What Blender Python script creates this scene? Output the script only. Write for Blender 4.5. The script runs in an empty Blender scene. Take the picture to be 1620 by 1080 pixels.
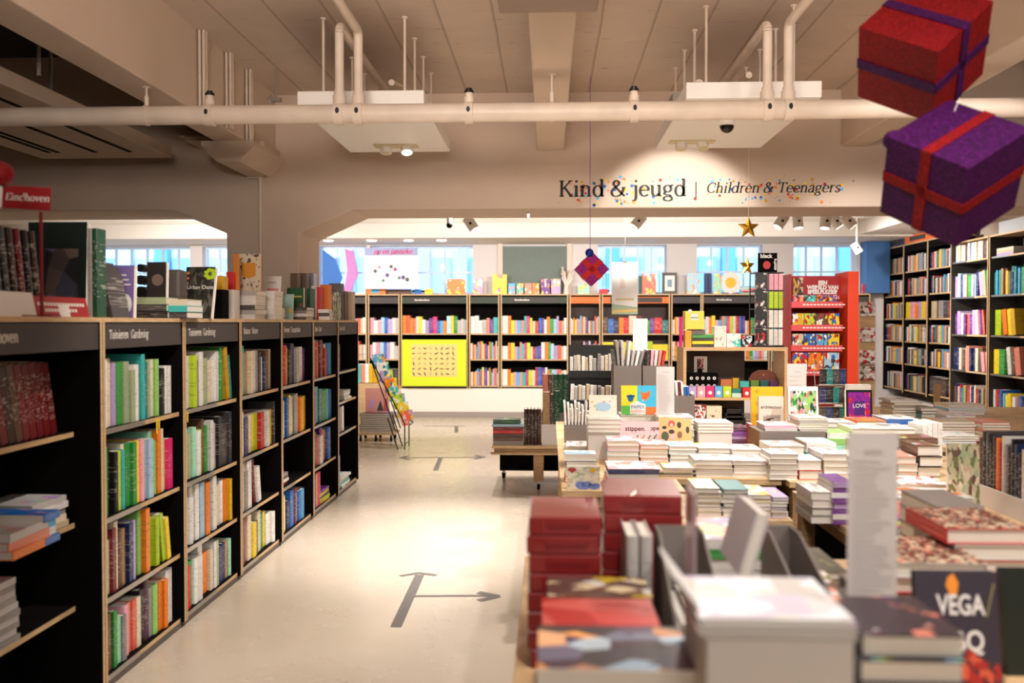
import bpy, math, random
from mathutils import Vector, Matrix, Euler
R = random.Random(7)
SC = bpy.context.scene
COL = SC.collection
PI = math.pi

# ------------------------------------------------------------------ camera
F = 1430.0; H = 1.48
YAW = math.atan(58 / F); PITCH = -math.atan(30 / F)
cd = bpy.data.cameras.new('camera'); cam = bpy.data.objects.new('camera', cd); COL.objects.link(cam)
cam.location = (0, 0, H); cam.rotation_euler = (PI / 2 + PITCH, 0, YAW)
cd.sensor_width = 36; cd.lens = 36 * F / 1620; cd.clip_start = .05; cd.clip_end = 100
cd.dof.use_dof = True; cd.dof.focus_distance = 6.2; cd.dof.aperture_fstop = 2.0
SC.camera = cam
RM = Euler((PI / 2 + PITCH, 0, YAW)).to_matrix()
def W(px, py, Y):
    d = RM @ Vector(((px - 810) / F, -(py - 540) / F, -1))
    k = Y / d.y
    return Vector((d.x * k, Y, H + d.z * k))
def WX(px, Y, py=600): return W(px, py, Y).x
def WZ(py, Y, px=900): return W(px, py, Y).z

# ------------------------------------------------------------------ view, world
SC.view_settings.view_transform = 'Standard'; SC.view_settings.look = 'None'
SC.view_settings.gamma = 1; SC.view_settings.use_curve_mapping = False
SC.view_settings.exposure = 0.5
wd = bpy.data.worlds.new('sky'); SC.world = wd; wd.use_nodes = True
bg = wd.node_tree.nodes['Background']; bg.inputs[0].default_value = (.62, .82, 1.0, 1); bg.inputs[1].default_value = 2.6

# ------------------------------------------------------------------ lights
WARM = (1, .86, .72); SOFT = (1, .935, .875)
def spot(loc, to, power, angle=80, blend=.6, size=.05, color=SOFT):
    l = bpy.data.lights.new('spot_light', 'SPOT'); l.energy = power; l.spot_size = math.radians(angle); l.spot_blend = blend
    l.shadow_soft_size = size; l.color = color
    o = bpy.data.objects.new('spot_light', l); COL.objects.link(o); o.location = loc
    o.rotation_euler = (Vector(to) - Vector(loc)).to_track_quat('-Z', 'Y').to_euler()
    return o
def area(loc, to, power, sx, sy, color=SOFT):
    l = bpy.data.lights.new('area_light', 'AREA'); l.energy = power; l.shape = 'RECTANGLE'; l.size = sx; l.size_y = sy; l.color = color
    o = bpy.data.objects.new('area_light', l); COL.objects.link(o); o.location = loc
    o.rotation_euler = (Vector(to) - Vector(loc)).to_track_quat('-Z', 'Y').to_euler()
    return o
# aisle floor and tables
spot((-.70, 6.3, 2.84), (-.68, 6.2, 0), 440, 64, .9)
spot((-.6, 9.2, 2.4), (-.7, 8.4, 0), 120, 90, .9)
spot((-.5, 4.6, 3.2), (-.5, 4.8, 0), 50, 70)
spot((1.2, 6.7, 2.74), (.9, 5.6, .7), 165, 95)
spot((1.0, 3.9, 3.3), (.9, 5.0, .7), 160, 80)
spot((2.2, 3.6, 3.2), (2.3, 5.6, .7), 165, 85)
spot((.3, 1.2, 3.3), (.6, 2.2, .8), 120, 85)
spot((1.9, 1.2, 3.3), (1.4, 2.6, .8), 110, 85)
spot((2.6, 6.0, 3.2), (2.9, 7.2, .7), 200, 90)
# onto the left bookcases
spot((.2, 4.6, 3.3), (-1.9, 5.2, .7), 360, 62, .5)
spot((.1, 6.2, 3.2), (-1.9, 7.0, .7), 480, 65, .5)
spot((-.2, 3.2, 3.3), (-1.8, 4.4, .5), 170, 52, .7)
# sign wash
spot((1.12, 6.95, 2.76), (1.10, 7.85, 2.30), 36, 88, .4, .03)
# far room
for x, to in ((-2.2, (-2.4, 14, 1.2)), (-.9, (-.9, 14, 1.1)), (.9, (.8, 14, 1.1)), (2.3, (2.2, 14, 1.1)), (3.4, (5.2, 12.6, 1.3)), (3.6, (5.2, 10.6, 1.3)), (-5.5, (-5.5, 14, 1.6))):
    spot((x, 10.2 if x < 3 else 11.4, 2.62), to, 150, 95, .6)
spot((-1.0, 10.0, 2.75), (-1.0, 10.2, 0), 120, 110)
spot((1.6, 9.4, 2.75), (1.6, 9.6, 0), 130, 110)
spot((-4.5, 11.0, 2.75), (-4.5, 12.2, 1.6), 200, 130)
spot((1.9, 5.9, 2.85), (2.9, 8.3, 1.5), 110, 50)
spot((3.3, 10.3, 2.7), (2.6, 13.2, 2.85), 60, 120, .8)
area((.9, -1.6, 2.3), (.9, 2.5, .9), 30, 2.6, .8, SOFT)  # added soft fill from behind the camera, unseen, no fixture
spot((-.9, .9, 2.55), (-.9, 4.6, 3.45), 230, 84, .9, .3, (1, .86, .75))  # this and the next two: uplights added out of view to brighten the ceiling
spot((.0, .9, 2.55), (.5, 5.0, 3.45), 200, 62, .9, .3, (1, .86, .75))
spot((3.2, 3.0, 2.5), (2.6, 6.6, 3.4), 90, 90, .9, .3, (1, .86, .75))

# ------------------------------------------------------------------ materials
def lin(c):
    return tuple(((v / 255) / 12.92 if v <= 10 else (((v / 255) + .055) / 1.055) ** 2.4) for v in c)
def nodes(name):
    m = bpy.data.materials.new(name); m.use_nodes = True
    return m, m.node_tree, m.node_tree.nodes['Principled BSDF']
def mat(name, rgb, rough=.6, metal=0, noise=0, nscale=30, bump=0, emit=None, trans=0, coat=0, spec=.5):
    m, t, b = nodes(name); c = lin(rgb)
    b.inputs['Roughness'].default_value = rough; b.inputs['Metallic'].default_value = metal
    b.inputs['Specular IOR Level'].default_value = spec
    b.inputs['Base Color'].default_value = (*c, 1)
    if coat: b.inputs['Coat Weight'].default_value = coat
    if trans: b.inputs['Transmission Weight'].default_value = trans; b.inputs['IOR'].default_value = 1.15
    if emit: b.inputs['Emission Color'].default_value = (*lin(rgb), 1); b.inputs['Emission Strength'].default_value = emit
    if noise or bump:
        tc = t.nodes.new('ShaderNodeTexCoord'); n = t.nodes.new('ShaderNodeTexNoise')
        n.inputs['Scale'].default_value = nscale; n.inputs['Detail'].default_value = 5
        t.links.new(tc.outputs['Object'], n.inputs['Vector'])
        if noise:
            r = t.nodes.new('ShaderNodeValToRGB')
            r.color_ramp.elements[0].position = .3; r.color_ramp.elements[1].position = .7
            r.color_ramp.elements[0].color = (*[v * (1 - noise) for v in c], 1)
            r.color_ramp.elements[1].color = (*[min(1, v * (1 + noise)) for v in c], 1)
            t.links.new(n.outputs['Fac'], r.inputs['Fac']); t.links.new(r.outputs['Color'], b.inputs['Base Color'])
        if bump:
            bp = t.nodes.new('ShaderNodeBump'); bp.inputs['Strength'].default_value = bump; bp.inputs['Distance'].default_value = .01
            t.links.new(n.outputs['Fac'], bp.inputs['Height']); t.links.new(bp.outputs['Normal'], b.inputs['Normal'])
    return m
def wood_mat(name, rgb):
    m, t, b = nodes(name); c = lin(rgb)
    tc = t.nodes.new('ShaderNodeTexCoord'); mp = t.nodes.new('ShaderNodeMapping'); mp.inputs['Scale'].default_value = (3, 3, 60)
    n = t.nodes.new('ShaderNodeTexNoise'); n.inputs['Scale'].default_value = 4; n.inputs['Detail'].default_value = 6
    r = t.nodes.new('ShaderNodeValToRGB'); r.color_ramp.elements[0].position = .35; r.color_ramp.elements[1].position = .65
    r.color_ramp.elements[0].color = (*[v * .72 for v in c], 1); r.color_ramp.elements[1].color = (*[min(1, v * 1.1) for v in c], 1)
    t.links.new(tc.outputs['Object'], mp.inputs['Vector']); t.links.new(mp.outputs['Vector'], n.inputs['Vector'])
    t.links.new(n.outputs['Fac'], r.inputs['Fac']); t.links.new(r.outputs['Color'], b.inputs['Base Color'])
    b.inputs['Roughness'].default_value = .5
    return m
def cover_mat(name, art=False, attr=False):
    """Book cover: the object's own colour with a broken band of lettering; art=True adds a printed picture."""
    m, t, b = nodes(name); N = t.nodes.new; L = t.links.new
    oi = N('ShaderNodeObjectInfo'); tc = N('ShaderNodeTexCoord')
    if attr:
        at = N('ShaderNodeAttribute'); at.attribute_name = 'Col'; base = at.outputs['Color']
    else: base = oi.outputs['Color']
    mul = N('ShaderNodeMath'); mul.operation = 'MULTIPLY'; mul.inputs[1].default_value = 97; L(oi.outputs['Random'], mul.inputs[0])
    n = N('ShaderNodeTexNoise'); n.noise_dimensions = '4D'; L(mul.outputs[0], n.inputs['W'])
    hs = N('ShaderNodeHueSaturation'); hs.inputs['Saturation'].default_value = 1.1
    if art:
        L(tc.outputs['Generated'], n.inputs['Vector']); n.inputs['Scale'].default_value = 3.2; n.inputs['Detail'].default_value = 3
        r = N('ShaderNodeValToRGB'); r.color_ramp.interpolation = 'CONSTANT'
        r.color_ramp.elements[0].position = 0; r.color_ramp.elements[0].color = (0, 0, 0, 1)
        r.color_ramp.elements[1].position = .55; r.color_ramp.elements[1].color = (.75, .75, .75, 1)
        L(n.outputs['Fac'], r.inputs['Fac'])
        n2 = N('ShaderNodeTexNoise'); n2.noise_dimensions = '4D'; L(mul.outputs[0], n2.inputs['W']); L(tc.outputs['Generated'], n2.inputs['Vector'])
        n2.inputs['Scale'].default_value = 2.0
        L(n2.outputs['Color'], hs.inputs['Color']); hs.inputs['Saturation'].default_value = 2.2; hs.inputs['Value'].default_value = 1.1
        mx = N('ShaderNodeMixRGB'); L(r.outputs['Color'], mx.inputs['Fac']); L(base, mx.inputs['Color1']); L(hs.outputs['Color'], mx.inputs['Color2'])
    else:
        mp = N('ShaderNodeMapping'); mp.inputs['Scale'].default_value = (2.2, 1, 44); L(tc.outputs['Generated'], mp.inputs['Vector'])
        L(mp.outputs['Vector'], n.inputs['Vector']); n.inputs['Scale'].default_value = 1.0; n.inputs['Detail'].default_value = 1
        r = N('ShaderNodeValToRGB'); r.color_ramp.interpolation = 'CONSTANT'
        r.color_ramp.elements[0].position = 0; r.color_ramp.elements[0].color = (0, 0, 0, 1)
        r.color_ramp.elements[1].position = .58; r.color_ramp.elements[1].color = (.36, .36, .36, 1)
        L(n.outputs['Fac'], r.inputs['Fac'])
        sx = N('ShaderNodeSeparateXYZ'); L(tc.outputs['Generated'], sx.inputs[0])
        a = N('ShaderNodeMath'); a.operation = 'GREATER_THAN'; a.inputs[1].default_value = .22; L(sx.outputs['Z'], a.inputs[0])
        a2 = N('ShaderNodeMath'); a2.operation = 'LESS_THAN'; a2.inputs[1].default_value = .86; L(sx.outputs['Z'], a2.inputs[0])
        a3 = N('ShaderNodeMath'); a3.operation = 'MULTIPLY'; L(a.outputs[0], a3.inputs[0]); L(a2.outputs[0], a3.inputs[1])
        a4 = N('ShaderNodeMath'); a4.operation = 'MULTIPLY'; L(a3.outputs[0], a4.inputs[0]); L(r.outputs['Color'], a4.inputs[1])
        bw = N('ShaderNodeRGBToBW'); L(base, bw.inputs[0])
        g = N('ShaderNodeMath'); g.operation = 'LESS_THAN'; g.inputs[1].default_value = .25; L(bw.outputs[0], g.inputs[0])
        lc = N('ShaderNodeMixRGB'); L(g.outputs[0], lc.inputs['Fac']); lc.inputs['Color1'].default_value = (.06, .05, .05, 1); lc.inputs['Color2'].default_value = (.8, .75, .65, 1)
        mx = N('ShaderNodeMixRGB'); L(a4.outputs[0], mx.inputs['Fac']); L(base, mx.inputs['Color1']); L(lc.outputs['Color'], mx.inputs['Color2'])
    L(mx.outputs['Color'], b.inputs['Base Color']); b.inputs['Roughness'].default_value = .38
    return m
def art_mat(name, bgc, cols, scale=5, thr=.45, rough=.4, stretch=(1, 1, 1), seed=0, soft=False):
    """Printed artwork: blobs of several inks over a ground colour, in the surface's own coordinates."""
    m, t, b = nodes(name); N = t.nodes.new; L = t.links.new
    tc = N('ShaderNodeTexCoord'); mp = N('ShaderNodeMapping'); mp.inputs['Scale'].default_value = stretch; mp.inputs['Location'].default_value = (seed, seed * .7, seed * 1.3)
    L(tc.outputs['Generated'], mp.inputs['Vector'])
    v = N('ShaderNodeTexVoronoi'); v.inputs['Scale'].default_value = scale; L(mp.outputs['Vector'], v.inputs['Vector'])
    bw = N('ShaderNodeSeparateColor'); L(v.outputs['Color'], bw.inputs[0])
    r = N('ShaderNodeValToRGB'); r.color_ramp.interpolation = 'LINEAR' if soft else 'CONSTANT'
    e = r.color_ramp.elements
    while len(e) < len(cols): e.new(.5)
    for i, c in enumerate(cols):
        e[i].position = i / len(cols); e[i].color = (*lin(c), 1)
    L(bw.outputs[0], r.inputs['Fac'])
    n = N('ShaderNodeTexNoise'); n.inputs['Scale'].default_value = scale * .8; n.inputs['Detail'].default_value = 3; L(mp.outputs['Vector'], n.inputs['Vector'])
    g = N('ShaderNodeMath'); g.operation = 'GREATER_THAN'; g.inputs[1].default_value = thr; L(n.outputs['Fac'], g.inputs[0])
    mx = N('ShaderNodeMixRGB'); L(g.outputs[0], mx.inputs['Fac']); mx.inputs['Color1'].default_value = (*lin(bgc), 1); L(r.outputs['Color'], mx.inputs['Color2'])
    L(mx.outputs['Color'], b.inputs['Base Color']); b.inputs['Roughness'].default_value = rough
    return m
def glitter_mat(name, rgb, rgb2):
    m, t, b = nodes(name); N = t.nodes.new; L = t.links.new
    tc = N('ShaderNodeTexCoord'); v = N('ShaderNodeTexVoronoi'); v.inputs['Scale'].default_value = 260; L(tc.outputs['Object'], v.inputs['Vector'])
    s = N('ShaderNodeSeparateColor'); L(v.outputs['Color'], s.inputs[0])
    r = N('ShaderNodeValToRGB'); r.color_ramp.elements[0].color = (*lin(rgb), 1); r.color_ramp.elements[1].color = (*lin(rgb2), 1); r.color_ramp.elements[0].position = .5
    L(s.outputs[0], r.inputs['Fac']); L(r.outputs['Color'], b.inputs['Base Color'])
    bp = N('ShaderNodeBump'); bp.inputs['Strength'].default_value = .6; bp.inputs['Distance'].default_value = .004; L(s.outputs[1], bp.inputs['Height']); L(bp.outputs['Normal'], b.inputs['Normal'])
    b.inputs['Roughness'].default_value = .55; b.inputs['Specular IOR Level'].default_value = .25
    return m

def floor_mat():
    m, t, b = nodes('poured_floor'); N = t.nodes.new; L = t.links.new
    tc = N('ShaderNodeTexCoord'); n = N('ShaderNodeTexNoise'); n.inputs['Scale'].default_value = 1.1; n.inputs['Detail'].default_value = 8
    L(tc.outputs['Object'], n.inputs['Vector'])
    r = N('ShaderNodeValToRGB'); r.color_ramp.elements[0].position = .3; r.color_ramp.elements[1].position = .7
    r.color_ramp.elements[0].color = (*lin((190, 176, 157)), 1); r.color_ramp.elements[1].color = (*lin((200, 187, 169)), 1)
    L(n.outputs['Fac'], r.inputs['Fac']); L(r.outputs['Color'], b.inputs['Base Color'])
    n2 = N('ShaderNodeTexNoise'); n2.inputs['Scale'].default_value = 3; n2.inputs['Detail'].default_value = 6; L(tc.outputs['Object'], n2.inputs['Vector'])
    mr = N('ShaderNodeMapRange'); mr.inputs['To Min'].default_value = .24; mr.inputs['To Max'].default_value = .30; L(n2.outputs['Fac'], mr.inputs['Value']); L(mr.outputs[0], b.inputs['Roughness'])
    return m
def ceil_mat():
    m, t, b = nodes('board_marked_concrete'); N = t.nodes.new; L = t.links.new
    tc = N('ShaderNodeTexCoord'); n = N('ShaderNodeTexNoise'); n.inputs['Scale'].default_value = 2.2; n.inputs['Detail'].default_value = 9; L(tc.outputs['Object'], n.inputs['Vector'])
    mp = N('ShaderNodeMapping'); mp.inputs['Scale'].default_value = (1.0, 9, 1); L(tc.outputs['Object'], mp.inputs['Vector'])
    n2 = N('ShaderNodeTexNoise'); n2.inputs['Scale'].default_value = 6; n2.inputs['Detail'].default_value = 8; L(mp.outputs['Vector'], n2.inputs['Vector'])
    r = N('ShaderNodeValToRGB'); e = r.color_ramp.elements; e[0].position = .26; e[0].color = (*lin((120, 104, 92)), 1); e[1].position = .34; e[1].color = (*lin((216, 198, 182)), 1)
    L(n2.outputs['Fac'], r.inputs['Fac'])
    mx = N('ShaderNodeMixRGB'); mx.blend_type = 'MULTIPLY'; mx.inputs['Fac'].default_value = .25; L(r.outputs['Color'], mx.inputs['Color1']); L(n.outputs['Fac'], mx.inputs['Color2'])
    L(mx.outputs['Color'], b.inputs['Base Color']); b.inputs['Roughness'].default_value = .8
    w = N('ShaderNodeTexWave'); w.bands_direction = 'X'; w.inputs['Scale'].default_value = .9; w.wave_profile = 'SAW'; w.inputs['Distortion'].default_value = .15; L(tc.outputs['Object'], w.inputs['Vector'])
    wr = N('ShaderNodeValToRGB'); wr.color_ramp.elements[0].position = .93; wr.color_ramp.elements[0].color = (1, 1, 1, 1); wr.color_ramp.elements[1].position = .99; wr.color_ramp.elements[1].color = (.62, .58, .55, 1); L(w.outputs['Fac'], wr.inputs['Fac'])
    m2 = N('ShaderNodeMixRGB'); m2.blend_type = 'MULTIPLY'; m2.inputs['Fac'].default_value = 1; L(mx.outputs['Color'], m2.inputs['Color1']); L(wr.outputs['Color'], m2.inputs['Color2']); L(m2.outputs['Color'], b.inputs['Base Color'])
    bp = N('ShaderNodeBump'); bp.inputs['Strength'].default_value = .25; bp.inputs['Distance'].default_value = .02; L(w.outputs['Fac'], bp.inputs['Height']); L(bp.outputs['Normal'], b.inputs['Normal'])
    return m

M = {}
M['wall'] = mat('wall_paint', (222, 204, 188), .75, noise=.03, nscale=2)
M['girder'] = mat('girder_paint', (214, 194, 176), .75, noise=.03, nscale=2)
M['brightwall'] = mat('bulkhead_paint', (232, 224, 214), .7)
M['ceiling'] = ceil_mat(); M['floor'] = floor_mat()
M['void'] = mat('dark_void_brown', (52, 42, 36), .9)  # even dark brown for the raised ceiling outside the outer beams
M['raft'] = mat('raft_white', (250, 247, 243), .6)
M['pipe'] = mat('pipe_paint', (226, 210, 194), .45, noise=.08, nscale=6)
M['wood'] = wood_mat('plywood_edge', (214, 178, 132)); M['woodd'] = wood_mat('plywood_table', (176, 138, 96))
M['black'] = mat('black_laminate', (13, 10, 9), .9, spec=.08); M['dgrey'] = mat('header_grey', (66, 60, 58), .6)
M['greycarton'] = mat('grey_carton', (124, 114, 108), .8); M['lgrey'] = mat('pale_carton', (216, 209, 202), .8)
M['brown'] = mat('brown_card', (150, 112, 74), .8)
M['white'] = mat('white_print', (238, 234, 230), .6); M['paper'] = mat('page_edges', (226, 218, 206), .8, noise=.06, nscale=160)
M['steel'] = mat('brushed_steel', (180, 176, 170), .35, .9); M['bmetal'] = mat('black_metal', (24, 24, 26), .4, .3)
M['tape'] = mat('floor_tape', (104, 98, 94), .5, noise=.08, nscale=20)
M['ink'] = mat('black_ink', (22, 20, 22), .6); M['whiteink'] = mat('white_ink', (236, 230, 222), .6)
M['greyink'] = mat('grey_ink', (198, 190, 186), .7)
M['red'] = mat('red_card', (172, 26, 30), .45); M['orange'] = mat('orange_red_card', (242, 70, 30), .5)
M['gold'] = mat('gold_foil', (214, 164, 60), .25, .9); M['glass'] = mat('window_glass', (240, 248, 255), .02, trans=1)
M['acrylic'] = mat('acrylic', (245, 245, 248), .05, trans=.92)
M['frameblue'] = mat('window_frame_paint', (206, 222, 240), .5)
M['shutter'] = mat('green_grey_shutter', (104, 116, 108), .6, noise=.05, nscale=20)
M['cover'] = cover_mat('book_cover'); M['art'] = cover_mat('book_cover_art', True); M['coverattr'] = cover_mat('book_row_cover', attr=True)
M['glow'] = mat('lamp_glow', (255, 236, 205), .5, emit=9); M['lime'] = mat('lime_board', (206, 224, 20), .5)
M['blue'] = mat('blue_panel', (66, 112, 168), .5); M['kick'] = mat('plinth', (92, 82, 74), .6)
M['basegrey'] = mat('skirting_grey', (150, 138, 130), .6)

# ------------------------------------------------------------------ mesh helpers
class MB:
    def __init__(s): s.v = []; s.f = []; s.m = []
    def quad(s, pts, m=0):
        i = len(s.v); s.v += [tuple(p) for p in pts]; s.f.append(tuple(range(i, i + len(pts)))); s.m.append(m); return s
    def box(s, x0, x1, y0, y1, z0, z1, m=0, X=None, front=None):
        c = [Vector(p) for p in ((x0, y0, z0), (x1, y0, z0), (x1, y1, z0), (x0, y1, z0), (x0, y0, z1), (x1, y0, z1), (x1, y1, z1), (x0, y1, z1))]
        if X: c = [X @ p for p in c]
        i = len(s.v); s.v += [tuple(p) for p in c]
        for k, q in enumerate(((0, 3, 2, 1), (4, 5, 6, 7), (0, 1, 5, 4), (1, 2, 6, 5), (2, 3, 7, 6), (3, 0, 4, 7))):
            s.f.append(tuple(i + a for a in q)); s.m.append((front or {}).get(k, m))   # 0 bottom 1 top 2 front(-y) 3 +x 4 +y 5 -x
        return s
    def cyl(s, p0, p1, r, seg=12, m=0, r1=None, cap=True):
        p0 = Vector(p0); p1 = Vector(p1); d = (p1 - p0).normalized(); u = d.orthogonal().normalized(); w = d.cross(u); r1 = r if r1 is None else r1
        i = len(s.v)
        for p, q in ((p0, r), (p1, r1)):
            for k in range(seg):
                a = 2 * PI * k / seg; s.v.append(tuple(p + q * (math.cos(a) * u + math.sin(a) * w)))
        for k in range(seg):
            j = (k + 1) % seg; s.f.append((i + k, i + j, i + seg + j, i + seg + k)); s.m.append(m)
        if cap:
            s.f.append(tuple(i + k for k in reversed(range(seg)))); s.m.append(m); s.f.append(tuple(i + seg + k for k in range(seg))); s.m.append(m)
        return s
    def sphere(s, c, r, m=0, seg=16, rings=10, sz=1):
        i = len(s.v); c = Vector(c)
        for a in range(rings + 1):
            th = PI * a / rings
            for k in range(seg):
                ph = 2 * PI * k / seg; s.v.append((c.x + r * math.sin(th) * math.cos(ph), c.y + r * math.sin(th) * math.sin(ph), c.z + r * sz * math.cos(th)))
        for a in range(rings):
            for k in range(seg):
                j = (k + 1) % seg; s.f.append((i + a * seg + k, i + (a + 1) * seg + k, i + (a + 1) * seg + j, i + a * seg + j)); s.m.append(m)
        return s
    def prism(s, pts, y0, y1, m=0, axis='y'):
        """pts: outline in (x,z) for axis y, or (x,y) for axis z, extruded."""
        i = len(s.v); n = len(pts)
        for y in (y0, y1):
            for p in pts: s.v.append((p[0], y, p[1]) if axis == 'y' else ((p[0], p[1], y) if axis == 'z' else (y, p[0], p[1])))
        s.f.append(tuple(i + k for k in range(n))); s.m.append(m); s.f.append(tuple(i + n + k for k in reversed(range(n)))); s.m.append(m)
        for k in range(n):
            j = (k + 1) % n; s.f.append((i + k, i + n + k, i + n + j, i + j)); s.m.append(m)
        return s
    def disc(s, c, r, nrm=(0, -1, 0), seg=14, m=0, ry=None):
        c = Vector(c); n = Vector(nrm).normalized(); u = Vector((1, 0, 0)) if abs(n.x) < .9 else Vector((0, 1, 0)); u = (u - n * u.dot(n)).normalized(); w = n.cross(u); ry = ry or r
        return s.quad([c + r * math.cos(2 * PI * k / seg) * u + ry * math.sin(2 * PI * k / seg) * w for k in range(seg)], m)
    def mesh(s, name, mats):
        me = bpy.data.meshes.new(name); me.from_pydata(s.v, [], s.f)
        for mt in mats: me.materials.append(mt)
        me.polygons.foreach_set('material_index', s.m); me.update()
        return me
    def build(s, name, mats, parent=None, smooth=False, bevel=0, fix=True):
        if not isinstance(mats, (list, tuple)): mats = [mats]
        me = s.mesh(name, mats)
        if fix:
            import bmesh
            bm = bmesh.new(); bm.from_mesh(me); bmesh.ops.recalc_face_normals(bm, faces=bm.faces); bm.to_mesh(me); bm.free()
        if smooth:
            me.polygons.foreach_set('use_smooth', [True] * len(me.polygons))
            me.set_sharp_from_angle(angle=math.radians(38))
        o = bpy.data.objects.new(name, me); COL.objects.link(o)
        if bevel:
            b = o.modifiers.new('edge', 'BEVEL'); b.width = bevel; b.segments = 2; b.limit_method = 'ANGLE'
        if parent: o.parent = parent
        return o
def tag(o, label, cat, group=None, kind=None):
    o['label'] = label; o['category'] = cat
    if group: o['group'] = group
    if kind: o['kind'] = kind
    return o
def thing(name, label, cat, loc=(0, 0, 0), rz=0, group=None):
    o = bpy.data.objects.new(name, None); COL.objects.link(o); o.location = loc; o.rotation_euler = (0, 0, rz)
    o.empty_display_size = .05
    return tag(o, label, cat, group)
def struct(name, mb, mats, **k):
    o = mb.build(name, mats, **k); o['kind'] = 'structure'; return o
def copy_tree(o, parent=None):
    c = o.copy(); COL.objects.link(c)
    if parent: c.parent = parent
    for ch in list(o.children): copy_tree(ch, c)
    return c

# ------------------------------------------------------------------ lettering
def smooth(pts, n=6):
    P = [Vector((p[0], p[1])) for p in pts]; out = []
    for i in range(len(P) - 1):
        a = P[max(0, i - 1)]; b = P[i]; c = P[i + 1]; d = P[min(len(P) - 1, i + 2)]
        for k in range(n):
            t = k / n
            out.append(.5 * ((2 * b) + (-a + c) * t + (2 * a - 5 * b + 4 * c - d) * t * t + (-a + 3 * b - 3 * c + d) * t ** 3))
    out.append(P[-1]); return out
def ell(cx, cy, rx, ry, n=20): return ('L', [(cx + rx * math.cos(2 * PI * k / n), cy + ry * math.sin(2 * PI * k / n)) for k in range(n + 1)])
def sv(x, y0, y1, a=1, b=1):
    """a stem with serifs: a top, b bottom (1 both sides, 2 left side only, 3 right side only)"""
    o = [('L', [(x, y0), (x, y1)])]
    for f, y in ((a, y1), (b, y0)):
        e = .017 if y == y0 else -.017
        if f: o.append(('L', [(x - (.1 if f in (1, 2) else .04), y + e), (x + (.1 if f in (1, 3) else .04), y + e)]))
    return o
def S(*p): return ('S', list(p))
def Lp(*p): return ('L', list(p))
def dot(x, y): return ('D', [(x, y)])
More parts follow.
